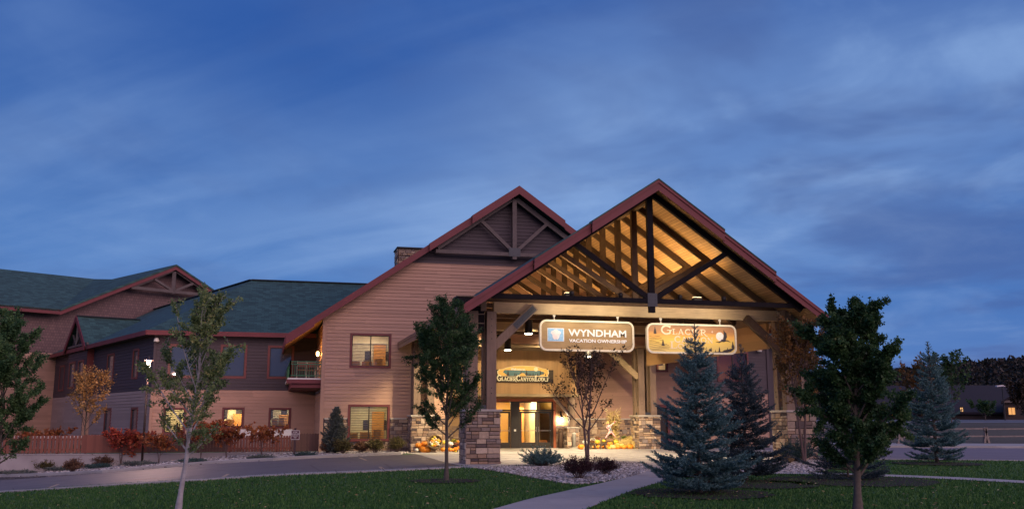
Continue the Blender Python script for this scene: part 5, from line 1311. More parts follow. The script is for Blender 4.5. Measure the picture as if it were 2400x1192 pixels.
b = MB(); serif_word(b, 'LODGE', fx(655), fx(1430), fz(735), [.29]+[.20]*4, YS); part('lettering', b, lc, sign2)
b = MB(); disc(b, fx(1810), fz(412), .175, YS-.006, YS); part('moon', b, m_plain('moon_white', (.85,.82,.80), .4), sign2)
b = MB(); s0 = .06; b.prism([(fx(1637)+x*s0, fz(303)+z*s0*1.15) for x, z in [(0,1),(.13,.13),(1,0),(.13,-.13),(0,-1),(-.13,-.13),(-1,0),(-.13,.13)]][::-1], YS-.006, YS); part('star', b, m_plain('moon_white2', (.85,.80,.72), .4), sign2)
b = MB(); B = [(1700,545),(1790,570),(1850,540),(1900,548),(1960,520),(2050,548),(1990,505),(1940,498),(1975,420),(1965,330),(1930,300),(1900,250),(1900,340),(1895,420),(1880,480),(1830,490),(1840,510),(1780,545)]
b.prism([(fx(u), fz(v)) for u, v in B], YS-.014, YS-.008); part('bird', b, dk, sign2)
b = MB(); fir(b, fx(335), fz(385), .30, YS-.008, YS-.001, 1); fir(b, fx(508), fz(672), .26, YS-.008, YS-.001, 2); fir(b, fx(1595), fz(790), .17, YS-.008, YS-.001, 3); fir(b, fx(1790), fz(800), .22, YS-.008, YS-.001, 4); fir(b, fx(2105), fz(700), .28, YS-.008, YS-.001, 5); fir(b, fx(1975), fz(760), .13, YS-.008, YS-.001, 6); fir(b, fx(1700), fz(800), .10, YS-.008, YS-.001, 7); part('painted_trees', b, dk, sign2)
b = MB(); b.prism([(fx(u), fz(v)) for u, v in [(1540,815),(1700,800),(1850,790),(1900,750),(2000,725),(2130,690),(2130,720),(2050,790),(1950,818)]], YS-.010, YS-.004); part('painted_hill', b, dk, sign2)
b = MB()
for k in range(9):
    z = 440+k*43; xe = [440,480,520,430,600,640,660,640,560][k]; pts = [(fx(205+(xe-205)*t), fz(z+14*math.sin(t*5+k)+t*10)) for t in np.linspace(0, 1, 8)]
    for (p, q), (p2, q2) in zip(pts[:-1], pts[1:]): b.beam((p, YS-.003, q), (p2, YS-.003, q2), .016, .004, up=(0, 1, 0))
part('rock_strata', b, m_plain('strata_line', (.20,.12,.05), .6), sign2)
hooks(sign2, (fx(478), fx(1838)), cz+h/2, 5.72, YS+.06)
# small sign over the doors
Y3 = 52.93
s3 = empty('entrance_sign', (14.2, Y3, 3.8), 0, 'small carved sign with forest oval lettered GlacierCanyonLodge on the wall above the doors', 'sign')
def q3(u, v): p = at_y(1150+u/15.0, 840+v/15.0, Y3); return (p[0], p[2])
def poly3(mb, pts, d0, d1): mb.prism([q3(u, v) for u, v in pts], Y3-d1, Y3-d0)
brd = m_wood('dark_sign_board', (.045, .03, .022), axis='x')
b = MB(); poly3(b, [(90,380),(90,830),(2200,845),(2200,400)], 0.0, .03); part('board', b, brd, s3)
b = MB(); ov = [(260,520),(250,440),(330,375),(430,370),(600,310),(850,262),(1100,255),(1350,265),(1550,275),(1800,345),(1990,380),(2015,480),(1980,620),(1500,612),(900,600),(350,600)]
poly3(b, ov, .03, .06); rim = MB(); poly3(rim, [(cx_+(u-cx_)*1.03, cy_+(v-cy_)*1.08) for cx_, cy_ in [(1130, 430)] for u, v in ov], .028, .045); part('oval_rim', rim, M['cream'], s3)
part('oval_panel', b, m_wood('carved_gold_wood', (.85, .50, .14), dark=.7, axis='x'), s3)
b = MB(); poly3(b, [(420,470),(480,395),(700,400),(1000,410),(1400,420),(1700,420),(1850,470),(1900,500),(1700,600),(600,600),(560,560)], .06, .068); part('painted_lake', b, m_plain('lake_blue', (.07,.17,.21), .5), s3)
b = MB()
for i, (u, v, hh) in enumerate([(600,600,200),(840,600,120),(900,600,90),(1060,560,150),(1150,600,130),(1250,590,200),(1340,600,120),(1400,600,110),(1480,600,130),(1560,600,90),(1640,600,110),(1740,560,160),(1830,560,110)]):
    x, z = q3(u, v); fir(b, x, z, hh/15*.0245*1.0, Y3-.074, Y3-.069, i)
part('painted_trees', b, dk, s3)
b = MB(); x, z = q3(1580, 370); disc(b, x, z, .125, Y3-.080, Y3-.061); part('moon', b, m_plain('moon_cream', (.72,.70,.50), .5), s3)
b = MB(); poly3(b, [(1000,560),(1080,505),(1160,510),(1220,570),(1210,612),(1000,612)], .069, .078); part('painted_rock', b, bpy.data.materials['carved_gold_wood'], s3)
b = MB(); x0, z0 = q3(215, 775); x1, z1 = q3(2045, 775); k = .0250
H3 = [.33]+[.215]*6+[.33]+[.215]*5+[.33]+[.215]*4
serif_word(b, 'GLACIERCANYONLODGE', x0, x1, z0, [hh*1.0 for hh in H3], Y3-.03, .06, gap=.05); part('lettering', b, m_plain('bright_letters', (.85,.80,.62), .4), s3)
xa, za = q3(700, 405); xb, zb = q3(1190, 330); text_part('lettering', 'Welcome to', xa, xb, za, zb, Y3-.06, lw, s3, .014, .01)

# wall lantern by the doors
def lantern(x, y, z, label, power, col, group=None):
    e = empty('wall_lantern', (x, y, z), 0, label, 'lamp', group)
    b = MB(); b.lathe(x, y-.16, [(.10, z-.02), (.09, z), (.03, z+.03)], 12); b.lathe(x, y-.16, [(.02, z+.27), (.15, z+.28), (.13, z+.31), (.05, z+.38), (.02, z+.44)], 12); b.tube([(x, y-.16, z+.42), (x, y-.10, z+.60), (x, y, z+.55)], .018, 8); b.box(x-.06, x+.06, y-.02, y, z+.40, z+.66)
    for k in range(4): a = math.pi/4+k*math.pi/2; b.tube([(x+.085*math.cos(a), y-.16+.085*math.sin(a), z), (x+.11*math.cos(a), y-.16+.11*math.sin(a), z+.28)], .008, 5)
    part('cage', b, M['black'], e)
    b = MB(); b.lathe(x, y-.16, [(.06, z+.02), (.085, z+.12), (.075, z+.26)], 12); part('globe', b, m_glow('lantern_globe', (1,.90,.72), 22), e, True)
    spot(e, (x, y-.16, z+.14), (x, y-1, 0), power, col, 0, 0, .10, kind='POINT')
lantern(17.1-.02, 54.42, 1.50, 'black carriage lantern glowing white on the wall beside the entrance doors', 40, (1, .86, .62))
e = empty('balcony_light', (2.55, 52.2, 5.1), 0, 'small orange lamp on the corner wall above the balcony chairs', 'lamp')
b = MB(); b.box(2.68, 2.78, 52.12, 52.28, 5.0, 5.3); part('back_plate', b, M['black'], e)
b = MB(); b.lathe(2.62, 52.2, [(.05, 5.05), (.08, 5.1), (.08, 5.22), (.04, 5.28)], 12); part('globe', b, m_glow('orange_globe', (1,.52,.14), 60), e, True)
spot(e, (2.62, 52.2, 5.15), (0, 0, 0), 26, (1, .45, .10), 0, 0, .08, kind='POINT')
# lamp post by the driveway
lx, ly = G(333, 1078); lz = gz(lx, ly)
e = empty('lamp_post', (lx, ly, lz), 0, 'tall slim lamp post with glowing lantern head between the red sumacs', 'lamp post')
zt_ = zat(862, ly*math.cos(YAW)+lx*math.sin(YAW))
b = MB(); b.tube([(lx, ly, lz-.1), (lx, ly, zt_)], .055, 10); part('pole', b, m_plain('bronze_pole', (.075,.05,.04), .45, .3), e, True)
b = MB(); b.lathe(lx, ly, [(.14, zt_-.02), (.11, zt_+.03), (.05, zt_+.06), (.05, zt_+.12), (.10, zt_+.14)], 14); b.lathe(lx, ly, [(.24, zt_+.36), (.24, zt_+.38), (.06, zt_+.46), (.02, zt_+.56)], 16)
for k in range(4): a = k*math.pi/2+.4; b.tube([(lx+.09*math.cos(a), ly+.09*math.sin(a), zt_+.13), (lx+.1*math.cos(a), ly+.1*math.sin(a), zt_+.37)], .008, 5)
part('lantern_head', b, bpy.data.materials['bronze_pole'], e)
b = MB(); b.lathe(lx, ly, [(.07, zt_+.15), (.085, zt_+.25), (.07, zt_+.355)], 12); part('globe', b, m_glow('pink_globe', (1,.62,.44), 14), e, True)
spot(e, (lx, ly, zt_+.25), (0, 0, 0), 320, (1, .60, .48), 0, 0, .09, kind='POINT')
spot(e, (lx, ly, zt_+.10), (lx+.6, ly-3.0, 0), 900, (1, .60, .50), 140, .8, .1)
# ================================================================== TREES AND SHRUBS
L_GREEN = m_leaf('maple_leaf', [(0, (.012,.036,.014)), (.5, (.034,.086,.030)), (.9, (.080,.150,.050)), (1, (.15,.16,.055))], .35)
L_MID = m_leaf('maple_leaf_mid', [(0, (.026,.065,.028)), (.5, (.065,.14,.055)), (.9, (.14,.23,.085)), (1, (.20,.22,.08))], .35)
L_PALE = m_leaf('birch_leaf', [(0, (.06,.105,.045)), (.5, (.16,.23,.09)), (.85, (.27,.33,.13)), (1, (.38,.32,.13))], .35)
L_ORANGE = m_leaf('golden_leaf', [(0, (.28,.14,.05)), (.5, (.48,.27,.09)), (1, (.62,.42,.18))], .4)
L_RUST = m_leaf('rusty_leaf', [(0, (.06,.05,.02)), (.4, (.14,.085,.03)), (.8, (.26,.12,.035)), (1, (.33,.17,.05))], .35)
L_BRONZE = m_leaf('bronze_leaf', [(0, (.018,.014,.010)), (.6, (.045,.033,.018)), (1, (.09,.045,.025))], .3)
L_SUMAC = m_leaf('sumac_leaf', [(0, (.24,.035,.03)), (.5, (.42,.075,.045)), (1, (.50,.17,.06))], .35)
L_SUMAC2 = m_leaf('sumac_leaf_rust', [(0, (.18,.045,.025)), (.5, (.34,.10,.035)), (1, (.42,.19,.06))], .35)
L_BARB = m_leaf('barberry_leaf', [(0, (.012,.006,.010)), (.6, (.035,.012,.018)), (1, (.08,.02,.03))], .2)
L_OLIVE = m_leaf('olive_leaf', [(0, (.05,.045,.02)), (.5, (.11,.10,.035)), (1, (.20,.15,.06))], .3)
L_BROWN = m_leaf('spirea_leaf', [(0, (.09,.045,.035)), (.5, (.17,.09,.055)), (1, (.24,.15,.08))], .3)
N_BLUE = m_leaf('blue_needle', [(0, (.016,.045,.055)), (.45, (.060,.145,.152)), (1, (.23,.38,.38))], .1)
N_DARK = m_leaf('dark_needle', [(0, (.012,.028,.034)), (.5, (.034,.062,.072)), (1, (.085,.12,.14))], .1)
N_GREY = m_leaf('grey_needle', [(0, (.05,.065,.055)), (.5, (.10,.125,.11)), (1, (.19,.21,.19))], .1)
N_TEAL = m_leaf('teal_juniper', [(0, (.02,.05,.045)), (.5, (.045,.095,.09)), (1, (.09,.16,.15))], .1)

def unit(a): return a/np.maximum(np.linalg.norm(a, axis=-1, keepdims=True), 1e-9)
def leaves(name, P, D, L, W, nr, mat, parent, tint=None, fold=.25):
    "one folded leaf per point: P base, D direction, L length, W width"
    n = len(P); D = unit(D); up = nr.normal(0, 1, (n, 3)); S = unit(np.cross(D, up)); Nn = np.cross(S, D)
    L = L[:, None]; W = W[:, None]
    a = P; b = P+D*L*.45+S*W*.5+Nn*W*fold; c = P+D*L; d = P+D*L*.45-S*W*.5+Nn*W*fold
    V = np.stack([a, b, c, d], 1).reshape(-1, 3); F = np.arange(4*n).reshape(-1, 4)
    return np_mesh(name, V, F, mat, parent, tint if tint is not None else nr.uniform(0, 1, n))
def tubes(paths, n=5):
    mb = MB()
    for pts, r in paths: mb.tube(pts, r, n, caps=False)
    return mb
def broadleaf(name, label, cat, px, py, top, H=None, R0=1.0, cb=.25, nl=5000, ls=(.07,.12), mat=None, bark=None, seed=1, group=None, tr=.06, limbs=22, elev=52, prof=None, multi=1, drift=(0, 0), depth=None, sway=.0, spread=1.0, wood_name='trunk', gapf=0.25):
    "px,py: where the trunk meets the ground in the photograph; top: pixel row of the tip"
    nr = np.random.RandomState(seed); rnd = random.Random(seed)
    x, y = (polar(px, depth) if depth else G(px, py)); z0 = gz(x, y); D = x*math.sin(YAW)+y*math.cos(YAW)
    H = H or (zat(top, D)-z0)
    e = empty(name, (x, y, z0), 0, label, cat, group)
    prof = prof or (lambda t: max(.05, math.sin(math.pi*min(1, (t*.93+.05))**.62))**.85)
    paths = []; tips = []
    stems = []
    for m in range(multi):
        az = rnd.uniform(0, 6.28); lean = 0 if multi == 1 else rnd.uniform(.10, .28)
        pts = []; q = Vector((0, 0, 0)); 
        for k in range(13):
            t = k/12; pts.append(Vector((drift[0]*t, drift[1]*t, 0))+Vector((math.cos(az)*lean*t*H*.6+rnd.uniform(-1, 1)*.012*H*t, math.sin(az)*lean*t*H*.6+rnd.uniform(-1, 1)*.012*H*t, H*.98*t)))
        rr = [tr*(1-.93*(k/12)**.9)*(1.35 if k == 0 else 1)*(1 if multi == 1 else .7) for k in range(13)]
        stems.append(pts); paths.append((pts, rr))
    for i in range(limbs):
        pts = stems[i % multi]; t = cb*.85+(0.95-cb*.85)*((i+.5)/limbs)**.95; k = t*12; b = pts[int(k)].lerp(pts[min(12, int(k)+1)], k-int(k))
        az = i*2.39996+rnd.uniform(-.35, .35); el = R(rnd.uniform(elev-12, elev+12)+24*t); tc = clamp((t-cb*.8)/(1-cb*.8))
        Lb = R0*prof(clamp(tc+.05))*rnd.choice((.7, .9, 1.0, 1.1, 1.3))*rnd.uniform(.9, 1.1)/max(math.cos(el), .35)*.95*spread; Lb = min(Lb, (H-b.z)*1.15/max(math.sin(el), .3))
        lp = []; p = b.copy(); d = Vector((math.cos(az)*math.cos(el), math.sin(az)*math.cos(el), math.sin(el)))
        for s in range(7): lp.append(p.copy()); p = p+d*(Lb/6); d = (d+Vector((rnd.uniform(-.12,.12), rnd.uniform(-.12,.12), rnd.uniform(-.02,.14)))).normalized()
        r0 = tr*(1-.9*t)*.40; paths.append((lp, [r0*(1-.85*s/6)+.003 for s in range(7)]))
        nt = rnd.randint(8, 12)
        for j in range(nt):
            s = .22+.78*(j+.5)/nt; kk = s*6; q = lp[int(min(5, kk))].lerp(lp[min(6, int(kk)+1)], kk-int(kk)); dd = (lp[min(6, int(kk)+1)]-lp[int(min(5, kk))]).normalized()
            sd = Vector((rnd.gauss(0, 1), rnd.gauss(0, 1), rnd.gauss(0, .6)+.25)).normalized(); td = (dd*.7+sd*.9).normalized(); tl = Lb*.30*(1.15-s*.6)*rnd.uniform(.6, 1.3)
            tp = [q, q+td*tl*.5+Vector((0, 0, .01)), q+td*tl]; paths.append((tp, [.006, .004, .002])); tips.append((tp[0], tp[2]))
        tips.append((lp[4], lp[6])); tips.append((lp[5], lp[6]))
    for pts in stems: tips.append((pts[10], pts[12])); tips.append((pts[11], pts[12]))
    o = tubes(paths, 6).build(wood_name, bark or M['bark'], e, True)
    A = np.array([t[0][:] for t in tips]); B = np.array([t[1][:] for t in tips]); m = len(tips)
    wgt = nr.uniform(gapf, 1.0, m)**1.5*np.maximum(np.linalg.norm(B-A, axis=1), .05); idx = nr.choice(m, nl, p=wgt/wgt.sum()); s = nr.uniform(.1, 1.08, nl)[:, None]
    P = A[idx]*(1-s)+B[idx]*s+nr.normal(0, .035*R0, (nl, 3)); Dl = unit(B-A)[idx]*.5+nr.normal(0, .75, (nl, 3))+np.array([sway, 0, -.25])
    L = (ls[0]+(ls[1]-ls[0])*nr.uniform(0, 1, nl)**1.6)*nr.choice([.6, .85, 1.0, 1.25], nl); W = L*nr.uniform(.45, .9, nl)
    clump = nr.uniform(0, 1, m)[idx]; tint = np.clip(.55*clump+.45*nr.uniform(0, 1, nl), 0, 1)
    leaves('crown', P, Dl, L, W, nr, mat, e, tint); return e
def spruce(name, label, px, py, top, R0, seed, mat, group=None, dens=1.0, needle=(.035, .055), cat='spruce tree', skirt=.04, leader=.14, bark=None, depth=None, whorl=.20, cut_top=None, power=.85, droop=-.05):
    nr = np.random.RandomState(seed); rnd = random.Random(seed)
    x, y = (polar(px, depth) if depth else G(px, py)); z0 = gz(x, y); D = x*math.sin(YAW)+y*math.cos(YAW); H = zat(top, D)-z0
    e = empty(name, (x, y, z0), 0, label, cat, group)
    paths = [([Vector((0, 0, H*k/10)) for k in range(11)], [.055*H/3.5*(1-.93*k/10)+.006 for k in range(11)])]
    seg = []  # needle bearing segments (a, b, tuft length)
    z = H*skirt; ztop = H*(1-leader)
    while z < ztop:
        t = z/H; nb = rnd.randint(6, 8); a0 = rnd.uniform(0, 6.28)
        for k in range(nb):
            az = a0+6.283*k/nb+rnd.uniform(-.3, .3); Lb = R0*(1-t)**power*rnd.choice((.6, .85, .95, 1.0, 1.08, 1.2))*rnd.uniform(.92, 1.08)*(1.0 if t > .12 else .85+t); zz = z+rnd.uniform(-.06, .06)
            sl = droop+.55*t+rnd.uniform(-.08, .08); pts = []; ns = 7
            for s in range(ns+1):
                u = s/ns; pts.append(Vector((math.cos(az)*Lb*u, math.sin(az)*Lb*u, zz+Lb*(sl*u+.22*u*u*u))))
            paths.append((pts, [.012*(1-.8*s/ns)*max(.5, Lb) for s in range(ns+1)]))
            seg.append((pts[-2], pts[-1])); seg.append((pts[-3], pts[-2])); seg.append((pts[-4], pts[-3]))
            nt = max(4, int(Lb/.07*dens)); side = Vector((-math.sin(az), math.cos(az), 0)); out = Vector((math.cos(az), math.sin(az), .12))
            for j in range(nt):
                u = .18+.8*(j+.5)/nt; kk = u*ns; q = pts[int(min(ns-1, kk))].lerp(pts[min(ns, int(kk)+1)], kk-int(kk)); tl = Lb*.42*(1.12-u)*rnd.uniform(.65, 1.15)+.05
                for sg in (-1, 1):
                    d = (out*.8+side*sg*rnd.uniform(.55, .9)+Vector((0, 0, rnd.uniform(-.12, .22)))).normalized(); tip = q+d*tl; mid = q+d*tl*.5+Vector((0, 0, -.01))
                    seg.append((q, mid)); seg.append((mid, tip+Vector((0, 0, .05*tl))))
                    if tl > .22:
                        for sg2 in (-1, 1): c = q+d*tl*rnd.uniform(.35, .6); seg.append((c, c+(d*.7+side*sg2*.5+Vector((0, 0, rnd.uniform(-.1, .15)))).normalized()*tl*.38))
        z += whorl*rnd.uniform(.75, 1.2)*(1-.45*t)
    # bare leader with short upright shoots
    zl = ztop
    while zl < H*.985:
        for k in range(4):
            az = rnd.uniform(0, 6.28); l = (H-zl)*.33+.05; seg.append((Vector((0, 0, zl)), Vector((math.cos(az)*l*.75, math.sin(az)*l*.75, zl+l*.8))))
        zl += .12
    seg.append((Vector((0, 0, ztop)), Vector((0, 0, H*.94)))); seg.append((Vector((0, 0, H*.9)), Vector((0, 0, H))))
    tubes(paths, 5).build('trunk', bark or M['bark'], e, True)
    A = np.array([s[0][:] for s in seg]); B = np.array([s[1][:] for s in seg]); Ls = np.linalg.norm(B-A, axis=1); cnt = np.maximum(4, (Ls/.0095*dens)).astype(int); idx = np.repeat(np.arange(len(seg)), cnt); n = len(idx)
    s = nr.uniform(0, 1, n)[:, None]; P = A[idx]*(1-s)+B[idx]*s; ax = unit(B-A)[idx]; rd = nr.normal(0, 1, (n, 3)); rd = unit(rd-ax*np.sum(rd*ax, 1, keepdims=True)); rd[:, 2] += .25
    Dn = unit(ax*.75+rd*.8); L = nr.uniform(needle[0], needle[1], n)[:, None]; wv = unit(np.cross(Dn, nr.normal(0, 1, (n, 3))))*(L*.17)
    V = np.stack([P-wv, P+wv, P+Dn*L], 1).reshape(-1, 3); F = np.arange(3*n).reshape(-1, 3)
    outer = np.clip(np.linalg.norm(A[idx][:, :2], axis=1)/(R0*np.maximum(.1, 1-A[idx][:, 2]/H)), 0, 1)
    tint = np.clip(.25*nr.uniform(0, 1, len(seg))[idx]+.3*nr.uniform(0, 1, n)+.45*s[:, 0], 0, 1)
    np_mesh('foliage', V, F, mat, e, tint); return e
def shrub(name, label, px, py, wpx, hpx, mat, seed, n=2200, ls=(.03,.06), cat='shrub', group=None, stems=26, depth=None, stiff=.5, flat=.6, twig=None):
    nr = np.random.RandomState(seed); rnd = random.Random(seed); x, y = (polar(px, depth) if depth else G(px, py)); z0 = gz(x, y); D = x*math.sin(YAW)+y*math.cos(YAW); w = wpx*D/2240/2; h = hpx*D/2240
    e = empty(name, (x, y, z0), 0, label, cat, group); paths = []; tips = []
    for k in range(stems):
        az = k*2.39996; rr = math.sqrt((k+.5)/stems); el = R(90-rr*72*rnd.uniform(.8, 1.05)); L = 1.0*rnd.uniform(.82, 1.08)
        tip = Vector((math.cos(az)*w*math.cos(el)*L, math.sin(az)*w*flat*math.cos(el)*L*1.2, h*(.12+.88*math.sin(el))*L)); b = Vector((tip.x*.12, tip.y*.12, 0)); mid = (b+tip)*.5+Vector((0, 0, h*.10)); paths.append(([b, mid, tip], [.010, .006, .002])); tips.append((mid, tip)); 
        for j in range(5):
            c = mid.lerp(tip, rnd.uniform(-.5, .9)); q = c+Vector((rnd.gauss(0, 1)*w*.28, rnd.gauss(0, 1)*w*.22, abs(rnd.gauss(0, 1))*h*.16)); paths.append(([c, q], [.004, .002])); tips.append((c, q))
    tubes(paths, 4).build('stems', twig or M['bark_red'], e)
    A = np.array([t[0][:] for t in tips]); B = np.array([t[1][:] for t in tips]); idx = nr.randint(0, len(tips), n); s = nr.uniform(0, 1.05, n)[:, None]
    P = A[idx]*(1-s)+B[idx]*s+nr.normal(0, .03, (n, 3)); P[:, 2] = np.maximum(P[:, 2], .01); Dl = unit(B-A+1e-6)[idx]*stiff+nr.normal(0, .6, (n, 3))+np.array([0, 0, .3]); L = nr.uniform(ls[0], ls[1], n)
    leaves('foliage', P, Dl, L, L*.55, nr, mat, e, np.clip(.5*nr.uniform(0, 1, len(tips))[idx]+.5*nr.uniform(0, 1, n), 0, 1)); return e
def conifer_shrub(name, label, px, py, wpx, hpx, mat, seed, group=None, n=9000, cat='shrub', depth=None):
    nr = np.random.RandomState(seed); rnd = random.Random(seed); x, y = (polar(px, depth) if depth else G(px, py)); z0 = gz(x, y); D = x*math.sin(YAW)+y*math.cos(YAW); w = wpx*D/2240/2; h = hpx*D/2240
    e = empty(name, (x, y, z0), 0, label, cat, group); seg = []; paths = []
    for k in range(54):
        az = k*2.39996; rr = math.sqrt((k+.5)/54); el = R(88-rr*80); L = rnd.uniform(.75, 1.08); tip = Vector((math.cos(az)*w*math.cos(el)*L, math.sin(az)*w*.8*math.cos(el)*L, h*(.15+.85*math.sin(el))*L)); b = Vector((tip.x*.1, tip.y*.1, .02)); paths.append(([b, (b+tip)*.5+Vector((0, 0, .04)), tip], [.014, .009, .004])); seg.append((b.lerp(tip, .55), tip))
        d = (tip-b).normalized()
        for j in range(9):
            c = b.lerp(tip, .35+.65*rnd.random()); q = c+(d*.6+Vector((rnd.gauss(0, .6), rnd.gauss(0, .6), abs(rnd.gauss(0, .4))))).normalized()*w*rnd.uniform(.14, .28); seg.append((c, q))
    tubes(paths, 4).build('stems', M['bark'], e)
    A = np.array([t[0][:] for t in seg]); B = np.array([t[1][:] for t in seg]); idx = nr.randint(0, len(seg), n*3); m = n*3; s = nr.uniform(0, 1, m)[:, None]; P = A[idx]*(1-s)+B[idx]*s; ax = unit(B-A)[idx]; rd = nr.normal(0, 1, (m, 3)); Dn = unit(ax*.8+unit(rd)*.8); L = nr.uniform(.03, .055, m)[:, None]; wv = unit(np.cross(Dn, nr.normal(0, 1, (m, 3))))*(L*.15)
    V = np.stack([P-wv, P+wv, P+Dn*L], 1).reshape(-1, 3); np_mesh('foliage', V, np.arange(3*m).reshape(-1, 3), mat, e, np.clip(.5*nr.uniform(0, 1, len(seg))[idx]*.6+.4*s[:, 0]+.2*nr.uniform(0, 1, m), 0, 1)); return e

broadleaf('maple_tree', 'dark green maple cut off by the frame, standing over the driveway and red sumacs', 'tree', -14, 1178, 724, R0=1.1, cb=.22, nl=60000, ls=(.04,.075), mat=L_MID, gapf=.5, seed=11, tr=.07, limbs=40, elev=32, group='lawn trees')
broadleaf('birch_tree', 'pale trunked young tree with loose grey green leaves on the front lawn', 'tree', 417, 1200, 690, R0=.84, drift=(.36, .05), cb=.28, nl=20000, ls=(.035,.068), mat=L_PALE, bark=M['bark_pale'], seed=25, tr=.062, limbs=28, elev=42, group='lawn trees', gapf=.2)
broadleaf('maple_tree', 'dark narrow maple on the lawn before the front west pier and pumpkins', 'tree', 1046, 1127, 712, R0=1.10, cb=.27, nl=55000, ls=(.035,.065), mat=L_GREEN, gapf=.4, seed=34, tr=.062, limbs=42, elev=36, group='lawn trees')
broadleaf('ornamental_tree', 'thin bronze leaved tree with forked trunk rising from the gravel island', 'tree', 1377, 1093, 842, R0=1.5, cb=.32, nl=2500, ls=(.06,.11), mat=L_BRONZE, bark=M['bark_red'], seed=41, tr=.085, limbs=22, elev=44, multi=2, group='lawn trees', gapf=.05)
broadleaf('maple_tree', 'large black green maple nearest the camera beside the canopy', 'tree', 2011, 1200, 692, R0=.96, drift=(.20, 0), cb=.17, nl=105000, ls=(.036,.066), mat=L_GREEN, gapf=.6, seed=52, tr=.075, limbs=48, elev=30, group='lawn trees')
broadleaf('ornamental_tree', 'rusty orange leaved small tree in front of the front east pier', 'tree', 1886, 1086, 778, R0=1.25, cb=.34, nl=9000, ls=(.07,.12), mat=L_RUST, bark=M['bark_red'], seed=63, tr=.085, limbs=24, elev=62, multi=2, group='lawn trees')
broadleaf('golden_tree', 'small tree with golden orange leaves in the bed before the wing', 'tree', 194, 1078, 882, R0=1.4, cb=.30, nl=4600, ls=(.08,.13), mat=L_ORANGE, seed=71, tr=.055, limbs=24, elev=50, gapf=.15)
spruce('blue_spruce', 'big blue spruce with its bare tip crossing the sunset sign', 1641, 1158, 758, 1.20, 81, N_BLUE, group='blue spruces on the lawn', dens=1.15, whorl=.17, leader=.13)
spruce('blue_spruce', 'sparser grey blue spruce behind the big one, before the front east pier', 1750, 1128, 806, 1.22, 82, N_DARK, group='blue spruces on the lawn', dens=1.1, whorl=.17, leader=.19)
spruce('blue_spruce', 'lone blue spruce on the far lawn by the east road', 2196, 1085, 800, 1.35, 83, N_BLUE, group='blue spruces on the lawn', dens=.9, whorl=.21, leader=.12, needle=(.045, .07))
spruce('blue_spruce', 'low dark spruce hidden behind the trunk of the nearest maple', 1988, 1122, 985, 1.35, 84, N_DARK, group='blue spruces on the lawn', dens=.8, whorl=.21, leader=.1, power=.6)
spruce('dwarf_spruce', 'small grey green cone spruce against the hall corner', 786, 1063, 953, .75, 85, N_GREY, dens=1.3, whorl=.13, leader=.05, needle=(.05, .08), droop=.25)
for (px, py, r) in ((1046,1128,.95),(1640,1158,1.55),(1760,1136,1.7),(1990,1128,2.2),(2196,1087,1.6),(2012,1206,.6),(1378,1096,.5)):
    mulch('mulch', G(px, py), r)
conifer_shrub('blue_juniper', 'rounded blue grey juniper on the gravel island before the doors', 1270, 1093, 108, 46, N_BLUE, 91)
conifer_shrub('blue_juniper', 'spreading green juniper beside the rusty tree at the front east pier', 1866, 1082, 92, 56, N_TEAL, 92)
shrub('barberry', 'dark maroon barberry on the gravel island under the thin tree', 1357, 1122, 92, 52, L_BARB, 93, n=5200, ls=(.03,.05), group='barberries')
shrub('barberry', 'smaller dark maroon barberry behind its partner on the gravel island', 1420, 1112, 72, 38, L_BARB, 94, n=3800, ls=(.03,.05), group='barberries')
shrub('dry_tuft', 'tan dry tuft of stems in the gravel by the juniper', 1851, 1086, 26, 18, m_leaf('straw_tuft', [(0,(.25,.16,.07)),(1,(.45,.32,.16))], .2), 95, n=700, ls=(.03,.06), stems=18)
for i, (px, py, w, h, m, lb) in enumerate([(768,1063,38,28,L_BROWN,'brown spirea at the foot of the cone spruce, nearest the fence'),(803,1064,52,34,L_OLIVE,'olive brown spirea under the hall corner beside the cone spruce'),(846,1062,40,26,L_BROWN,'low brown shrub under the west half of the lit hall window'),(880,1062,52,34,L_OLIVE,'yellow green shrub under the middle of the lit hall window'),(930,1060,40,36,L_OLIVE,'open twiggy shrub against the stone base next to the pier')]):
    shrub('foundation_shrub', lb, px, py, w, h, m, 100+i, n=1700, ls=(.06,.10), group='shrubs along the hall wall')
for i, (px, py, w, h, m, lb) in enumerate([(107,1098,46,28,L_OLIVE,'olive shrub at the foot of the retaining wall, nearest the dark maple'),(171,1096,48,30,L_BROWN,'brown domed shrub beside the golden tree trunk'),(244,1089,58,28,L_BROWN,'wide brown domed shrub before the brightest red sumac')]):
    shrub('domed_shrub', lb, px, py, w, h, m, 110+i, n=2000, ls=(.05,.09), group='domed shrubs in the planting bed')
def sumac(px, py, wpx, top, mat, seed, lb, n=1500):
    broadleaf('sumac', lb, 'sumac bush', px, py, top, R0=wpx/2*G(px, py)[1]/2240, cb=.38, nl=n, ls=(.10,.18), mat=mat, bark=M['bark_red'], seed=seed, tr=.03, limbs=16, elev=28, multi=3, group='sumac bushes along the fence', wood_name='stems', prof=lambda t: math.sin(math.pi*min(1, t*.8+.2)**.8)**.5)
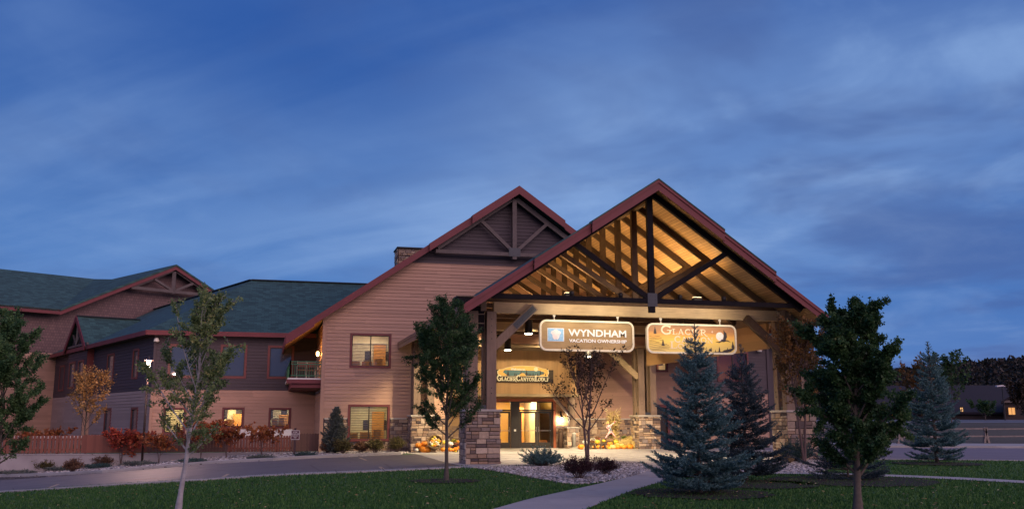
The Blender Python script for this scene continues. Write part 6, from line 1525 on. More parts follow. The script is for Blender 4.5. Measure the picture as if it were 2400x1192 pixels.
for i, a in enumerate([(62,1098,110,1020,L_SUMAC2,'rusty sumac with bare forked stems before the retaining wall, half under the dark maple',700),(115,1075,90,1012,L_SUMAC2,'rusty sumac over the spaced picket fence, west of the golden tree',900),(283,1081,110,1020,L_SUMAC,'crimson sumac before the solid fence, west of the lamp post',2000),(322,1082,70,1022,L_SUMAC,'coral red sumac touching the lamp post',1100),(372,1082,80,1028,L_SUMAC2,'dusky red sumac just east of the lamp post',1000),(470,1076,120,1000,L_SUMAC2,'broad rust brown sumac behind the pale trunked tree',1900),(530,1074,80,1010,L_SUMAC2,'rust brown sumac at the start of the white backed fence',1200),(612,1070,90,1008,L_SUMAC2,'thin rust brown sumac before the middle of the white backed fence',900)]):
    sumac(a[0], a[1], a[2], a[3], a[4], 120+i, a[5], a[6])
for i, (px, py, w, h, lb) in enumerate([(40,1106,110,12,'flat juniper mat at the kerb under the dark maple'),(150,1103,90,11,'flat grey juniper mat at the kerb west of the golden tree'),(225,1098,80,11,'flat teal juniper mat below the wide domed shrub'),(325,1091,90,10,'flat juniper mat at the foot of the lamp post'),(450,1085,80,10,'flat juniper mat behind the pale trunked tree'),(612,1077,80,9,'flat brownish juniper mat before the white backed fence'),(717,1070,66,9,'flat teal juniper mat beside the maroon notice post')]):
    shrub('creeping_juniper', lb, px, py, w, h, N_TEAL if i in (2,4,6) else N_GREY, 140+i, n=2400, ls=(.04,.08), group='creeping junipers along the kerb', stems=20, flat=.8)

# ================================================================== FENCE, WALL, NOTICE
fb = m_board('fence_board', (.19,.058,.036), (.24,.08,.048), grain=(20,20,1.5)); fb2 = m_board('fence_board_old', (.10,.045,.035), grain=(20,20,1.5))
b = MB(); b.box(-26, 2.75, 50.02, 50.24, -1.2, -.02); b.box(-26, 2.75, 49.99, 50.27, -.02, .03)
o = b.build('retaining_wall', m_paint('wall_concrete', (.34,.31,.31), .85, .2, wear=(.42,.28,.22), scale=.8)); tag(o, 'long low concrete retaining wall under the wooden fence', 'wall')
def fence(x0, x1, pitch, w, mat, label, zt=.93, white=False, seed=1, z0=.06, scallop=True):
    e = empty('wooden_fence', (x0, 50.4, 0), 0, label, 'fence', 'fence sections on the retaining wall'); rnd = random.Random(seed); b = MB(); x = x0
    while x < x1-.03:
        z = zt+rnd.uniform(-.012, .012); a = min(x+w, x1); h_ = w*.28
        b.prism([(x, z0), (a, z0), (a, z-h_), (a-w*.22, z-.01), ((a+x)/2, z), (x+w*.22, z-.01), (x, z-h_)], 50.34, 50.36+rnd.uniform(0, .004), rnd.random()); x += pitch
    part('pickets', b, mat, e)
    b = MB(); b.box(x0, x1, 50.365, 50.41, .18, .27); b.box(x0, x1, 50.365, 50.41, .66, .75); part('rails', b, mat, e)
    x = x0+.05
    while x < x1:
        b = MB(); b.box(x, x+.09, 50.41, 50.5, 0, zt-.02); part('post', b, mat, e); x += 2.3
    if white:
        e2 = empty('white_railing', (x0, 50.7, 0), 0, 'white railing seen through the gaps of the '+('long picket fence by the golden tree' if x0 < -5 else 'picket fence nearest the hall'), 'railing', 'white railings behind the picket fences')
        b = MB(); b.box(x0-.05, x1+.03, 50.66, 50.72, .02, .10); b.box(x0-.05, x1+.03, 50.66, 50.72, .80, 1.16 if x0 > -5 else .86); part('rails', b, M['white'], e2)
        b = MB(); x = x0
        while x < x1: b.box(x, x+.075, 50.67, 50.71, .1, .80); x += .11
        part('balusters', b, M['white'], e2)
X = lambda px: at_y(px, 1040, 50.35)[0]
fence(X(-120), X(196), .165, .125, fb, 'spaced picket fence section with white gaps behind the golden tree and maple', white=True, seed=1, zt=.90)
fence(X(196), X(345), .142, .140, fb, 'bright rust red solid board fence section by the lamp post', seed=2)
fence(X(345), X(534), .142, .136, fb2, 'dark weathered solid board fence section behind the sumacs', seed=3)
fence(X(534), X(683), .142, .108, fb, 'maroon picket fence section backed by a white railing near the hall', white=True, seed=4, zt=.86)
fence(X(683), 2.72, .142, .140, fb2, 'dark maroon solid board fence section meeting the hall corner', seed=5, zt=.96)
sx, sy = G(690, 1066); sz = gz(sx, sy); Ds = sy*math.cos(YAW)+sx*math.sin(YAW); zq = lambda v: zat(v, Ds); zc2 = (zq(1007)+zq(1029))/2; sh = zq(1007)-zq(1029); sw = 20*Ds/2240
e = empty('notice_sign', (sx, sy, sz), 0, 'small maroon notice with white lettering on a dark post by the fence', 'sign')
b = MB(); b.box(sx-.05, sx+.05, sy, sy+.1, sz-.1, zc2+sh/2+.1); part('post', b, m_plain('maroon_post', (.05,.02,.025), .6), e)
b = MB(); b.cbox(sx-sw/2, sx+sw/2, sy-.03, sy-.002, zc2-sh/2, zc2+sh/2, .006); part('board', b, m_plain('maroon_board', (.09,.018,.035), .5), e)
b = MB(); ring(b, rrect(sx, zc2, sw-.01, sh-.01, .02, 3), rrect(sx, zc2, sw-.05, sh-.05, .02, 3), sy-.036, sy-.030); part('border', b, M['white'], e)
for i, (t, ww) in enumerate((('STOP', .5), ('RESERVED', .86), ('PARKING', .62), ('ONLY', .36))):
    zz = zc2+sh*(.30-.19*i); text_part('lettering', t, sx-sw*ww/2, sx+sw*ww/2, zz-sh*.06, zz+sh*.06, sy-.030, M['white'], e, .008, .02)
# floodlight on the wing corner
e = empty('wall_floodlight', (C[0], YW-.2, 6.1), 0, 'small white security floodlight under the eave at the wing corner', 'floodlight'); b = MB(); b.lathe(C[0]+.05, YW-.25, [(.16, 6.0), (.15, 6.1), (.10, 6.2), (.04, 6.24)], 14); part('housing', b, M['white'], e, True); b = MB(); b.box(C[0]-.02, C[0]+.1, YW-.2, YW-.03, 6.15, 6.22); part('bracket', b, M['white'], e)
fl = at_y(1779, 820, 55.0); e = empty('wall_floodlight', (fl[0], 55.05, fl[2]), 0, 'small white security floodlight under the east wing eave seen beneath the canopy', 'floodlight'); b = MB(); b.lathe(fl[0], 54.95, [(.15, fl[2]-.1), (.14, fl[2]), (.09, fl[2]+.1), (.03, fl[2]+.14)], 14); part('housing', b, M['white'], e, True); b = MB(); b.box(fl[0]-.04, fl[0]+.04, 54.95, 55.16, fl[2]+.06, fl[2]+.12); part('bracket', b, M['white'], e)

# ================================================================== BALCONY CHAIRS
def chair(x, y, rz, label):
    e = empty('balcony_chair', (x, y, 3.78), rz, label, 'chair', 'balcony chairs'); cw = m_plain('chair_vinyl', (.22,.06,.04), .5) if 'chair_vinyl' not in bpy.data.materials else bpy.data.materials['chair_vinyl']; cm = m_plain('chair_tube', (.6,.5,.4), .35, .6) if 'chair_tube' not in bpy.data.materials else bpy.data.materials['chair_tube']
    b = MB(); b.cbox(-.22, .22, -.22, .22, .42, .47, .015); b.build('seat', cw, e); b = MB(); b.cbox(-.21, .21, .20, .24, .56, .88, .015); b.build('backrest', cw, e)
    for s in (-1, 1):
        b = MB(); b.tube([(s*.24, -.2, 0), (s*.24, -.22, .62), (s*.24, .1, .64), (s*.24, .22, .60)], .014, 6); b.build('armrest', cm, e)
        b = MB(); b.tube([(s*.23, .26, 0), (s*.22, .22, .45), (s*.22, .25, .90)], .014, 6); b.build('leg', cm, e)
    return e
chair(1.75, 51.05, R(180), 'tan backed metal chair turned away at the balcony railing')
chair(2.32, 51.2, R(160), 'dark backed chair beside the tan one, nearest the hall corner')
# ================================================================== HARVEST DISPLAYS
P_O = m_leaf('pumpkin_skin', [(0,(.50,.15,.015)),(.6,(.66,.24,.025)),(1,(.72,.34,.06))], 0, .45); P_P = m_leaf('pale_pumpkin_skin', [(0,(.55,.34,.12)),(1,(.70,.46,.18))], 0, .5); P_Y = m_leaf('yellow_squash_skin', [(0,(.42,.32,.03)),(1,(.66,.50,.06))], 0, .45); P_W = m_leaf('white_pumpkin_skin', [(0,(.62,.60,.52)),(1,(.78,.76,.68))], 0, .5); stem_m = m_plain('dry_stem', (.16,.14,.06), .8)
def pumpkin_mesh(mat, ribs=9, squash=.8, seed=0):
    mb = MB(); nu, nv = 36, 12; rnd = random.Random(seed); tw = rnd.uniform(-.1, .1)
    for j in range(nv+1):
        ph = math.pi*j/nv
        for i in range(nu):
            th = 2*math.pi*i/nu; rb = 1-.10*abs(math.cos(ribs*th/2))**.5*math.sin(ph)*(-1)-.10; r = math.sin(ph)*rb; z = -math.cos(ph)*squash*(1-.28*math.exp(-(math.sin(ph)*2.6)**2)); mb.v.append((r*math.cos(th), r*math.sin(th), z+squash*.74))
    for j in range(nv):
        for i in range(nu): a = j*nu+i; b_ = j*nu+(i+1) % nu; mb.f.append((a, b_, b_+nu, a+nu)); mb.t.append(.5)
    return mb
PROT = {}
def pumpkin(x, y, z, r, kind, label, sq=.8, group='pumpkins and squashes', tilt=0, seed=0):
    key = (kind, sq)
    mat = {'o': P_O, 'p': P_P, 'y': P_Y, 'w': P_W}[kind]
    if key not in PROT:
        me = pumpkin_mesh(mat, squash=sq).mesh('pumpkin_body', mat, True); s = MB(); zt = sq*1.42; s.tube([(0, 0, zt-.10), (.03, 0, zt+.05), (.10, .02, zt+.17)], [.11, .07, .08], 7); PROT[key] = (me, s.mesh('pumpkin_stem', stem_m, True))
    o = bpy.data.objects.new('pumpkin' if kind in 'op' else 'white_pumpkin' if kind == 'w' else 'squash', PROT[key][0]); COL.objects.link(o); o.location = (x, y, z); o.scale = (r, r, r); rnd = random.Random(int(x*1000+z*77)); o.rotation_euler = (tilt+rnd.uniform(-.08, .08), rnd.uniform(-.08, .08), rnd.uniform(0, 6))
    c = bpy.data.objects.new('stem', PROT[key][1]); COL.objects.link(c); c.parent = o; tag(o, label, 'pumpkin' if kind != 'y' else 'squash', group); return o
def pk(u, v, rr, kind, label, Y, sq=.8, ox=1330, oy=940, s=9.17):
    "centre and radius read off an enlarged crop"
    px, py = ox+u/s, oy+v/s; p = at_y(px, py, Y); r = rr/s*(Y*math.cos(YAW)+p[0]*math.sin(YAW))/2240
    pumpkin(p[0], Y, max(.013, p[2]-r*sq*.74), r*1.12, kind, label, sq)
YP = 51.6
for a in [(300,990,70,'o','orange pumpkin standing apart at the west end of the row, by the ash urn',YP),(375,880,52,'w','white pumpkin perched behind the first orange pumpkin',YP+.4),(372,1025,34,'w','tiny white pumpkin on the ground beside the first orange pumpkin',YP-.1),(505,1000,50,'p','pale pumpkin just inside the first stool leg',YP+.25),(580,1000,52,'o','orange pumpkin framed by the legs of the first stool',YP+.25),(680,980,55,'o','orange pumpkin between the two stools',YP+.25),(785,1015,48,'o','orange pumpkin framed by the legs of the second stool',YP+.2),(868,975,46,'o','orange pumpkin behind the last stool leg',YP+.35),(895,1035,30,'y','little yellow gourd on the ground next to the last stool leg',YP-.05),(975,1005,66,'p','pale pinkish pumpkin in the front row east of the stools',YP),(1075,1012,68,'o','orange pumpkin in the front row touching the pale pinkish one',YP-.05),(1215,1008,60,'o','orange pumpkin in the front row below the slumped straw bale',YP-.05),(1345,1005,66,'o','orange pumpkin in the front row beside the upright straw bale',YP-.05),(1765,1015,62,'o','orange pumpkin at the east end of the front row',YP-.05),(1718,925,52,'y','greenish yellow squash above the last orange pumpkin',YP+.2),(635,872,58,'y','flat yellow squash lying on the first stool',YP+.35),(915,912,56,'o','orange pumpkin in the second row under the wooden sled',YP+.4),(1035,872,60,'y','green striped yellow squash behind the second row',YP+.5),(1075,930,48,'p','pale striped pumpkin in the second row',YP+.35),(1170,950,50,'p','tan pumpkin leaning on the slumped straw bale',YP+.25),(1510,862,54,'o','orange pumpkin on the west side of the upright bale top',YP+.05),(1620,870,50,'o','orange pumpkin on the east side of the upright bale top',YP+.05),(1535,795,52,'o','orange pumpkin topping the pair on the upright bale',YP+.1),(780,850,40,'y','small yellow squash beside the straw on the second stool',YP+.4)]:
    pk(*a[:6])
YL = 48.35
for a in [(450,560,62,'o','orange pumpkin high at the west end of the wall display',YL+.1),(572,530,66,'o','second high orange pumpkin of the wall display',YL+.2),(592,650,112,'o','largest orange pumpkin of the wall display, low beside the tipped basket',YL,.62),(412,655,38,'w','white gourd under the high orange pumpkins of the wall display',YL-.05),(972,500,50,'y','yellow pumpkin high behind the narrow maple trunk',YL+.4),(968,650,52,'o','orange pumpkin just west of the maple trunk beside the basket',YL),(1105,650,50,'o','orange pumpkin just east of the maple trunk',YL),(1165,655,40,'o','smaller orange pumpkin second east of the maple trunk',YL),(1232,635,48,'o','orange pumpkin third east of the maple trunk',YL),(1292,610,42,'o','orange pumpkin next to the front west pier edge',YL),(1120,530,56,'w','white pumpkin above the orange ones, east of the maple trunk',YL+.3),(1290,495,50,'o','orange pumpkin high beside the front west pier edge',YL+.35),(1225,690,24,'y','tiny gourd on the ground before the orange row',YL-.1)]:
    pk(a[0], a[1], a[2], a[3], a[4], a[5], a[6] if len(a) > 6 else .8, 930, 980, 8.89)
def straw_mesh(n, sx, sy, sz, seed, lean=None):
    nr = np.random.RandomState(seed)
straw = m_leaf('straw', [(0,(.34,.24,.08)),(.5,(.55,.42,.16)),(1,(.72,.60,.30))], .2, .7)
def bale(x, y, z, sx, sy, sz, rx, ry, rz, label, seed):
    e = empty('straw_bale', (x, y, z), rz, label, 'straw bale', 'straw bales'); e.rotation_euler = (rx, ry, rz); nr = np.random.RandomState(seed)
    b = MB(); b.cbox(-sx/2, sx/2, -sy/2, sy/2, 0, sz, .03); b.build('core', m_paint('straw_core', (.40,.30,.11), .9, .3, scale=12) if 'straw_core' not in bpy.data.materials else bpy.data.materials['straw_core'], e)
    n = 2600; P = nr.uniform(-.5, .5, (n, 3))*np.array([sx, sy, sz]); f = nr.randint(0, 3, n); sg = nr.choice([-1, 1], n)
    for k, s in enumerate((sx, sy, sz)): P[f == k, k] = sg[f == k]*s/2
    P[:, 2] += sz/2; D = nr.normal(0, .35, (n, 3))+np.where(nr.rand(n, 1) > .5, np.array([1., 0, 0]), np.array([0, .3, .8])); L = nr.uniform(.06, .14, n); leaves('straw', P, D, L, L*.07+.004, nr, straw, e)
    for s in (-.25, .25):
        b = MB(); c = s*sx; r_ = [(c, -sy/2-.012, -.0), (c, -sy/2-.012, sz+.012), (c, sy/2+.012, sz+.012), (c, sy/2+.012, 0)]; b.tube(r_, .006, 5); b.build('twine', stem_m, e)
p = at_y(1330+1555/9.17, 940+1055/9.17, 51.55); bale(p[0], 51.75, .013, .72, .40, .36, 0, 0, 0, 'upright straw bale at the east end carrying three pumpkins', 201)
p = at_y(1330+1290/9.17, 940+950/9.17, 52.0); bale(p[0], 52.1, .18, .85, .42, .36, 0, R(-24), 0, 'slumped straw bale leaning up toward the stone pier', 202)
# corn shock
p = at_y(1330+1010/9.17, 1050, 52.6); cxs, cys = p[0], 52.7
e = empty('corn_shock', (cxs, cys, 0), 0, 'tall tied bundle of dry corn stalks against the stone wall', 'corn stalks'); nr = np.random.RandomState(210)
paths = []; A = []; Bv = []
for k in range(60):
    az = nr.uniform(0, 6.28); r0 = nr.uniform(.05, .30); top = Vector((math.cos(az)*nr.uniform(.1, .42), math.sin(az)*nr.uniform(.1, .3), nr.uniform(1.7, 2.25))); base = Vector((math.cos(az)*r0, math.sin(az)*r0*.7, 0)); mid = Vector((math.cos(az)*.10, math.sin(az)*.10, 1.15)); paths.append(([base, mid, top], [.012, .011, .005]))
    for j in range(9): t = nr.uniform(.15, 1); q = (base.lerp(mid, t*2) if t < .5 else mid.lerp(top, t*2-1)); A.append(q[:]); Bv.append((math.cos(az+nr.normal(0, .8)), math.sin(az+nr.normal(0, .8)), nr.uniform(-.5, 1.1)))
tubes(paths, 5).build('stalks', straw, e)
A = np.array(A); Bv = np.array(Bv); L = nr.uniform(.18, .42, len(A)); leaves('dry_leaves', A, Bv, L, L*.13, nr, m_leaf('corn_leaf', [(0,(.30,.18,.06)),(.5,(.52,.38,.16)),(1,(.75,.66,.42))], .3), e)
b = MB(); b.tube([(.13*math.cos(t), .12*math.sin(t), 1.15) for t in np.linspace(0, 6.3, 14)], .02, 5, caps=False); b.build('twine', stem_m, e)
# scarecrow: one body, straw filled, leaning with thrown out limbs
def scarecrow():
    def q(u, v): p = at_y(1330+u/9.17, 940+v/9.17, 52.1); return Vector((p[0], 52.1, p[2]))
    pel = q(930, 640); V = [pel, q(905, 590), q(885, 540), q(878, 515), q(872, 478), q(950, 500), q(1035, 425), q(842, 545), q(860, 600), q(870, 700), q(815, 785), q(985, 700), q(1035, 775)]
    E_ = [(0,1),(1,2),(2,3),(3,4),(2,5),(5,6),(2,7),(7,8),(0,9),(9,10),(0,11),(11,12)]; rad = [.075,.08,.075,.035,.075,.035,.024,.035,.024,.045,.03,.045,.03]
    base = Vector((pel.x, 52.1, 0)); me = bpy.data.meshes.new('scarecrow'); me.from_pydata([tuple(v-base) for v in V], E_, []); o = bpy.data.objects.new('scarecrow', me); COL.objects.link(o); o.location = base
    o.modifiers.new('skin', 'SKIN'); sv = me.skin_vertices[0].data
    for i, r in enumerate(rad): sv[i].radius = (r, r)
    sv[0].use_root = True; m = o.modifiers.new('sub', 'SUBSURF'); m.levels = 2; m.render_levels = 2
    t = MT('striped_cloth'); w = t.N('ShaderNodeTexWave'); t.L(t.coord(), w.inputs['Vector']); w.inputs['Scale'].default_value = 7; w.inputs['Distortion'].default_value = 1.5; w.bands_direction = 'DIAGONAL'
    t.set(Base_Color=t.ramp(w.outputs['Fac'], [(.42, (.50,.04,.07)), (.55, (.70,.64,.66))]), Roughness=.8); me.materials.append(t.m); tag(o, 'red and white striped scarecrow leaning with arms spread before the corn stalks', 'scarecrow')
    b = MB(); h = V[4]-base; b.lathe(h.x, h.y, [(.13, h.z+.02), (.12, h.z+.04), (.07, h.z+.05), (.055, h.z+.14), (.02, h.z+.16)], 14); b.build('straw_hat', straw, o)
    b = MB(); a = V[2]-base; c = V[0]-base; b.beam(a+Vector((.03, -.06, -.02)), c+Vector((.0, -.06, 0)), .10, .03, up=(0, 1, 0)); b.build('vest', m_plain('blue_vest', (.10,.17,.20), .7), o)
scarecrow()
# stools in front of the pumpkins, a sled, mums
wd = m_wood('stool_wood', (.10,.075,.05), axis='z')
for (u0, u1, lb) in ((495, 640, 'dark wooden stool at the west, nearest the thin tree trunk'), (705, 860, 'dark wooden stool at the east, under the straw tuft')):
    Ys = 51.2; pa = at_y(1330+u0/9.17, 1055, Ys)[0]; pb = at_y(1330+u1/9.17, 1055, Ys)[0]; zt = at_y(1400, 940+905/9.17, Ys)[2]
    e = empty('stool', ((pa+pb)/2, Ys+.12, 0.013), 0, lb, 'stool', 'wooden stools before the pumpkins'); w = pb-pa
    b = MB(); b.cbox(-w/2+.02, w/2-.02, -.12, .18, zt-.04, zt, .008); b.build('seat', wd, e)
    for sx_ in (-1, 1):
        for sy_ in (-.08, .14): b = MB(); b.beam((sx_*(w/2-.02), sy_, 0), (sx_*(w/2-.12), sy_*.8, zt-.04), .05, .045); b.build('leg', wd, e)
p = at_y(1330+905/9.17, 940+800/9.17, 52.0); e = empty('wooden_trough', (p[0], 52.05, p[2]-.12), 0, 'small dark wooden trough held up under the scarecrow', 'trough'); w = .50
b = MB(); b.prism([(-w/2+.04, 0), (w/2-.04, 0), (w/2, .13), (-w/2, .13)], -.10, .10); b.build('box', m_wood('trough_wood', (.18,.11,.06)), e)
for s in (-1, 1): b = MB(); b.beam((s*(w/2-.03), 0, .02), (s*(w/2+.08), 0, -p[2]+.135), .04, .04); b.build('leg', wd, e)
def mum(u, v, wpx, hpx, Y, cols, lb, ox=1330, oy=940, s=9.17, seed=1):
    p = at_y(ox+u/s, oy+v/s, Y); nr = np.random.RandomState(seed); r = wpx/s/2*Y/2240; e = empty('potted_mum', (p[0], Y, .013), 0, lb, 'flowers', 'potted mums'); zc3 = p[2]
    b = MB(); b.lathe(p[0], Y, [(r*.5, .013), (r*.65, max(.1, zc3-r*.4))], 12); part('pot', b, m_plain('pot_plastic', (.06,.05,.04), .6) if 'pot_plastic' not in bpy.data.materials else bpy.data.materials['pot_plastic'], e)
    n = 900; d = unit(nr.normal(0, 1, (n, 3))); d[:, 2] = np.abs(d[:, 2])*1.0-.15; P = d*r*nr.uniform(.8, 1.0, (n, 1))*np.array([1, 1, .8])+np.array([0, 0, zc3-.013]); L = nr.uniform(.03, .05, n); leaves('blossoms', P, d+nr.normal(0, .4, (n, 3)), L, L*.8, nr, cols, e)
mw = m_leaf('white_blossom', [(0,(.10,.14,.04)),(.35,(.12,.18,.05)),(.4,(.75,.66,.60)),(1,(.85,.80,.74))], .2); mr = m_leaf('red_blossom', [(0,(.10,.14,.04)),(.4,(.12,.16,.05)),(.5,(.45,.05,.06)),(1,(.62,.30,.20))], .2); my_ = m_leaf('yellow_blossom', [(0,(.10,.16,.04)),(.5,(.16,.24,.05)),(.6,(.60,.50,.06)),(1,(.75,.66,.12))], .2)
mum(540, 830, 130, 100, 52.0, mw, 'white and cream potted mum behind the first stool', seed=1); mum(530, 870, 90, 60, 51.85, mr, 'small red potted mum at the first stool', seed=2); mum(1225, 790, 140, 110, 52.6, m_leaf('green_blossom', [(0,(.10,.16,.05)),(.6,(.20,.26,.08)),(1,(.50,.42,.14))], .2), 'leafy green potted mum between corn stalks and stone pier', seed=3); mum(640, 800, 110, 90, 52.3, mr, 'rosy potted mum in the back row before the stone wall', seed=4)
mum(1190, 480, 130, 110, 48.75, my_, 'yellow green potted mum in the wall display', 930, 980, 8.89, 5); mum(1250, 540, 90, 80, 48.6, mr, 'red potted mum in the wall display beside the pier', 930, 980, 8.89, 6); mum(1050, 470, 110, 90, 48.8, mw, 'cream potted mum behind the narrow maple trunk', 930, 980, 8.89, 7)
# tipped half barrel with gourds
p = at_y(930+800/8.89, 980+690/8.89, 48.2); Dq = 48.2; e = empty('tipped_basket', (p[0], Dq, .02), 0, 'round wooden bushel basket tipped forward, spilling small gourds', 'basket'); e.rotation_euler = (0, 0, 0)
Mx = Matrix.Rotation(R(58), 4, 'X') @ Matrix.Rotation(R(-8), 4, 'Y')
b = MB(); n = 24; prof = [(.25, 0), (.34, .22), (.38, .44)]; pin = [(.355, .44), (.315, .22), (.23, .03)]
for r, z in prof+pin:
    for k in range(n): t = 2*math.pi*k/n; b.v.append((r*math.cos(t), r*math.sin(t), z))
for i in range(5):
    for k in range(n): a0 = i*n+k; a1 = i*n+(k+1) % n; b.f.append((a0, a1, a1+n, a0+n)); b.t.append(.5)
b.f.append(tuple(reversed(range(n)))); b.t.append(.5); b.f.append(tuple(5*n+k for k in range(n))); b.t.append(.5)
b.xform(Matrix.Translation((0, .12, .32)) @ Mx); b.build('tub', m_wood('basket_wood', (.22,.14,.08), axis='x'), e)
b = MB(); b.tube([(.385*math.cos(t), .385*math.sin(t), .42) for t in np.linspace(0, 2*math.pi, 25)], .014, 5, caps=False); b.xform(Matrix.Translation((0, .12, .32)) @ Mx); b.build('hoop', stem_m, e)
rnd = random.Random(5); gm = 0
for k in range(22):
    a = k*2.4; rr = .27*math.sqrt((k+.5)/22); v = (Matrix.Translation((0, .12, .32)) @ Mx) @ Vector((rr*math.cos(a), rr*math.sin(a), .40))
    kd = 'wyyopw'[k % 6]; o = pumpkin(p[0]+v.x, Dq+v.y-.03, v.z-.03, rnd.uniform(.055, .085), kd, {'w': 'small white gourd heaped in the tipped basket', 'y': 'small yellow gourd heaped in the tipped basket', 'o': 'small orange gourd heaped in the tipped basket', 'p': 'small tan gourd heaped in the tipped basket'}[kd], group='gourds in the tipped basket'); o.name = 'gourd'
# urns by the doors
ux, uy = at_y(1321, 1050, 53.6)[:2]
e = empty('ash_urn', (17.0-.22, 54.0, .013), 0, 'slim brown cylinder ash bin standing by the door wall', 'bin'); b = MB(); b.lathe(16.9, 53.9, [(.13, .013), (.13, .95), (.12, .98)], 18); part('body', b, m_plain('brown_bin', (.09,.05,.035), .5), e, True); b = MB(); b.tube([(16.9-.11, 53.9, .97), (16.9-.08, 53.9, 1.12), (16.9+.08, 53.9, 1.12), (16.9+.11, 53.9, .97)], .018, 6); part('hood', b, M['black'], e)
p = at_y(1346, 1052, 52.6); e = empty('smoker_post', (p[0], 52.6, .013), 0, 'grey smokers post on a wide round base beside the stone pedestal', 'ash receptacle'); b = MB(); b.lathe(p[0], 52.6, [(.30, .013), (.30, .03), (.22, .06), (.10, .09)], 20); part('base', b, m_plain('grey_plastic', (.36,.35,.33), .5), e, True); b = MB(); b.lathe(p[0], 52.6, [(.10, .09), (.10, .80), (.13, .83), (.13, .88), (.03, .93)], 16); part('column', b, bpy.data.materials['grey_plastic'], e, True)

# ================================================================== THE FAR SIDE OF THE ROAD
rw = m_wood('rail_wood', (.20,.165,.15), axis='d')
for i, (pa, pb, lb) in enumerate([((2110,1040),(2312,1038),'split rail fence panel behind the lone blue spruce'),((2312,1038),(2560,1036),'split rail fence panel running out of frame past the leaning post'),((1930,1041),(2110,1040),'split rail fence panel hidden behind the nearest maple')]):
    A_ = Vector(G(*pa)); B_ = Vector(G(*pb)); e = empty('rail_fence', (A_.x, A_.y, gz(*A_)), 0, lb, 'fence', 'split rail fence panels')
    for z in (.45, .95): b = MB(); b.beam((A_.x, A_.y, gz(*A_)+z), (B_.x, B_.y, gz(*B_)+z+.04), .08, .09); part('rail', b, rw, e)
    for s in (-.22, .22): b = MB(); b.beam((A_.x+s*.9, A_.y, gz(*A_)-.1), (A_.x-s*.3, A_.y, gz(*A_)+1.08), .16, .16); part('post', b, rw, e)
DB = 132.0
def pol3(px, D, z): x, y = polar(px, D); return (x, y, z)
bo = polar(2250, DB); lod = empty('distant_lodge', (bo[0], bo[1], 1.7), 0, 'long dark distant building with big roof and lit windows across the road', 'building')
rm = m_paint('dark_purple_roof', (.012,.009,.015), .95, .2, scale=.3)
b = MB(); e1 = [pol3(2040, DB, 2.75), pol3(2520, DB-2, 2.75)]; r1 = [pol3(2030, DB+14, 6.9), pol3(2530, DB+12, 6.9)]; roof_slab(b, [e1[0], e1[1], r1[1], r1[0]], .3); part('roof', b, rm, lod)
b = MB(); b.add([pol3(2045, DB+.6, .8), pol3(2515, DB-1.4, .8), pol3(2515, DB-1.4, 2.8), pol3(2045, DB+.6, 2.8)], [(0,1,2,3)]); part('wall', b, m_paint('dark_stone_wall', (.03,.022,.024), .9, .3, scale=1), lod)
glowm = m_plain('lit_window', (.5,.3,.1), .5, emis=(1,.45,.12), es=.75); dimm = m_plain('lit_window_bright', (.5,.3,.1), .5, emis=(1,.52,.18), es=1.2)
def lit(px0, px1, y0, y1, m, D=DB-3): 
    b = MB(); b.add([pol3(px0, D, zat(y1, D)), pol3(px1, D, zat(y1, D)), pol3(px1, D, zat(y0, D)), pol3(px0, D, zat(y0, D))], [(0,1,2,3)]); w_ = part('window', b, m, lod)
    b = MB(); k = .12
    for (a0, a1, c0, c1) in ((px0-2, px0, y0-2, y1+2), (px1, px1+2, y0-2, y1+2), (px0, px1, y0-2, y0), (px0, px1, y1, y1+2), ((px0+px1)/2-.5, (px0+px1)/2+.5, y0, y1)):
        q_ = [pol3(a0, D-k, zat(c1, D)), pol3(a1, D-k, zat(c1, D)), pol3(a1, D-k, zat(c0, D)), pol3(a0, D-k, zat(c0, D))]; b.add(q_, [(0,1,2,3)])
    part('window_frame', b, m_plain('far_frame', (.02,.015,.015), .7) if 'far_frame' not in bpy.data.materials else bpy.data.materials['far_frame'], w_)
lit(2366, 2381, 955, 971, glowm, DB-5); lit(2253, 2259, 955, 967, dimm, DB-.6); lit(2107, 2118, 962, 973, dimm, DB-.6); lit(2092, 2096, 970, 973, dimm, DB-.6)
b = MB(); D2 = DB-5; b.add([pol3(2354, D2+.2, 1.0), pol3(2440, D2+.2, 1.0), pol3(2440, D2+.2, zat(940, D2)), pol3(2397, D2+.2, zat(916, D2)), pol3(2354, D2+.2, zat(940, D2))], [(0,1,2,3,4)]); part('porch_gable', b, m_paint('porch_brown', (.028,.016,.018), .8), lod)
b = MB(); b.beam(pol3(2350, D2-.2, zat(941, D2)), pol3(2444, D2-.2, zat(941, D2)), .3, .3); b.beam(pol3(2385, D2-.2, zat(940, D2)), pol3(2378, D2-.2, zat(928, D2)), .2, .2); b.beam(pol3(2385, D2-.2, zat(940, D2)), pol3(2385, D2-.2, zat(924, D2)), .2, .2); b.beam(pol3(2385, D2-.2, zat(940, D2)), pol3(2392, D2-.2, zat(930, D2)), .2, .2); part('porch_truss', b, M['gable_wood'], lod)
roofa = MB(); roof_slab(roofa, [pol3(2350, D2-.6, zat(941, D2)), pol3(2350, D2+6, zat(941, D2)), pol3(2397, D2+6, zat(914, D2)), pol3(2397, D2-.6, zat(914, D2))], .25); part('porch_roof', roofa, rm, lod)
roofa = MB(); roof_slab(roofa, [pol3(2444, D2-.6, zat(941, D2)), pol3(2444, D2+6, zat(941, D2)), pol3(2397, D2+6, zat(914, D2)), pol3(2397, D2-.6, zat(914, D2))], .25); part('porch_roof', roofa, rm, lod)
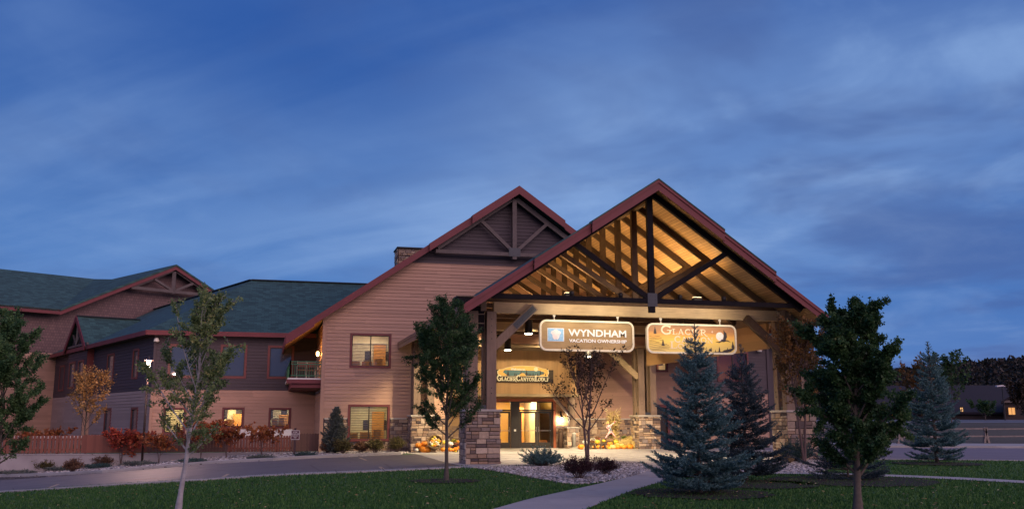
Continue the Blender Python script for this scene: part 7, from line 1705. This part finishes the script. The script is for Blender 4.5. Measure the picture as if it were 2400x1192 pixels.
for i, (px, D, top, w, mt, lb) in enumerate([(2168, 78, 862, 1.7, L_RUST, 'orange and green young tree behind the lone blue spruce'), (2230, 90, 842, 2.0, L_GREEN, 'dark green young tree behind the tip of the lone spruce'), (2402, 84, 905, 1.4, L_BRONZE, 'small brownish young tree cut by the frame before the distant building'), (2120, 108, 925, 1.6, L_GREEN, 'small dark tree before the distant building beside the nearest maple'), (2310, 120, 945, 1.6, L_GREEN, 'round dark bush against the distant building wall')]):
    broadleaf('young_tree', lb, 'tree', px, 1000, top, R0=w, cb=.2, nl=1500, ls=(.22,.36), mat=mt, seed=300+i, tr=.07, limbs=18, depth=D, group='young trees across the road')
# street lamps far off, seen as pale heads
for i, (px, y0, D) in enumerate([(2356, 905, 118), (2150, 911, 126)]):
    x, y = polar(px, D); z0 = gz(x, y); zt = zat(y0, D); e = empty('far_street_lamp', (x, y, z0), 0, ['far street lamp with pale head above the distant roof near the frame edge', 'far street lamp with pale head between the nearest maple and lone spruce'][i], 'street lamp', 'far street lamps')
    b = MB(); b.tube([(x, y, z0-.3), (x, y, zt-.1)], .07, 6); part('pole', b, M['black'], e); b = MB(); b.beam((x-.9, y, zt-.02), (x, y, zt+.06), .35, .16); b.beam((x, y, zt+.06), (x+.9, y, zt-.02), .35, .16); part('lamp_head', b, m_plain('lamp_grey', (.55,.52,.55), .5) if 'lamp_grey' not in bpy.data.materials else bpy.data.materials['lamp_grey'], e)
# wooded hills
nr = np.random.RandomState(400)
hx = [1500,1700,1900,2000,2080,2130,2180,2230,2280,2330,2400,2500,2600,2800,3100]; ht = [905,900,897,893,886,880,884,872,868,862,858,856,854,850,850]
xs_ = np.linspace(1500, 3100, 90); V = []; F = []
rows = [(300, 0.0), (380, .45), (470, .8), (560, 1.0), (760, .9)]
for j, (D, k) in enumerate(rows):
    for px in xs_:
        top = zat(np.interp(px, hx, ht)+9, 560); x, y = polar(px, D); V.append((x, y, 1.0+(top-1.0)*k))
nx = len(xs_)
for j in range(len(rows)-1):
    for i in range(nx-1): F.append((j*nx+i, j*nx+i+1, (j+1)*nx+i+1, (j+1)*nx+i))
tag(np_mesh('hills', np.array(V), np.array(F), m_paint('hill_ground', (.013,.014,.013), .95, .3, scale=.02)), kind='structure')
n = 2600; px = nr.uniform(1850, 2750, n); k = nr.randint(0, 4, n); t = nr.uniform(0, 1, n); Dn = np.array([rows[a][0]+(rows[a+1][0]-rows[a][0])*b_ for a, b_ in zip(k, t)]); Dn = np.minimum(Dn, 575)
P = []; Dd = []; Ll = []; Tt = []
for i in range(n):
    D = Dn[i]; kk = np.interp(D, [r[0] for r in rows], [r[1] for r in rows]); z = 1.0+(zat(np.interp(px[i], hx, ht)+9, 560)-1.0)*kk; x, y = polar(px[i], D); s = nr.uniform(2.0, 4.6)*(D/500); m = 42
    q = nr.normal(0, 1, (m, 3)); q /= np.linalg.norm(q, axis=1, keepdims=True); q *= nr.uniform(.6, 1, (m, 1))*np.array([s, s, s*.85]); P.append(q+np.array([x, y, z+s*.7])); Dd.append(q+nr.normal(0, .6, (m, 3))); Ll.append(nr.uniform(.9, 1.9, m)*s*.28); Tt.append(np.clip(nr.uniform(0, 1)*.6+nr.uniform(0, .4, m), 0, 1))
L = np.concatenate(Ll); o = leaves('woods', np.concatenate(P), np.concatenate(Dd), L, L*.8, nr, m_leaf('autumn_woods', [(0,(.006,.010,.008)),(.55,(.014,.017,.013)),(.85,(.026,.017,.014)),(1,(.038,.021,.016))], .15), None, np.concatenate(Tt)); tag(o, 'dark autumn woods covering the far hills', 'woods', kind='stuff')
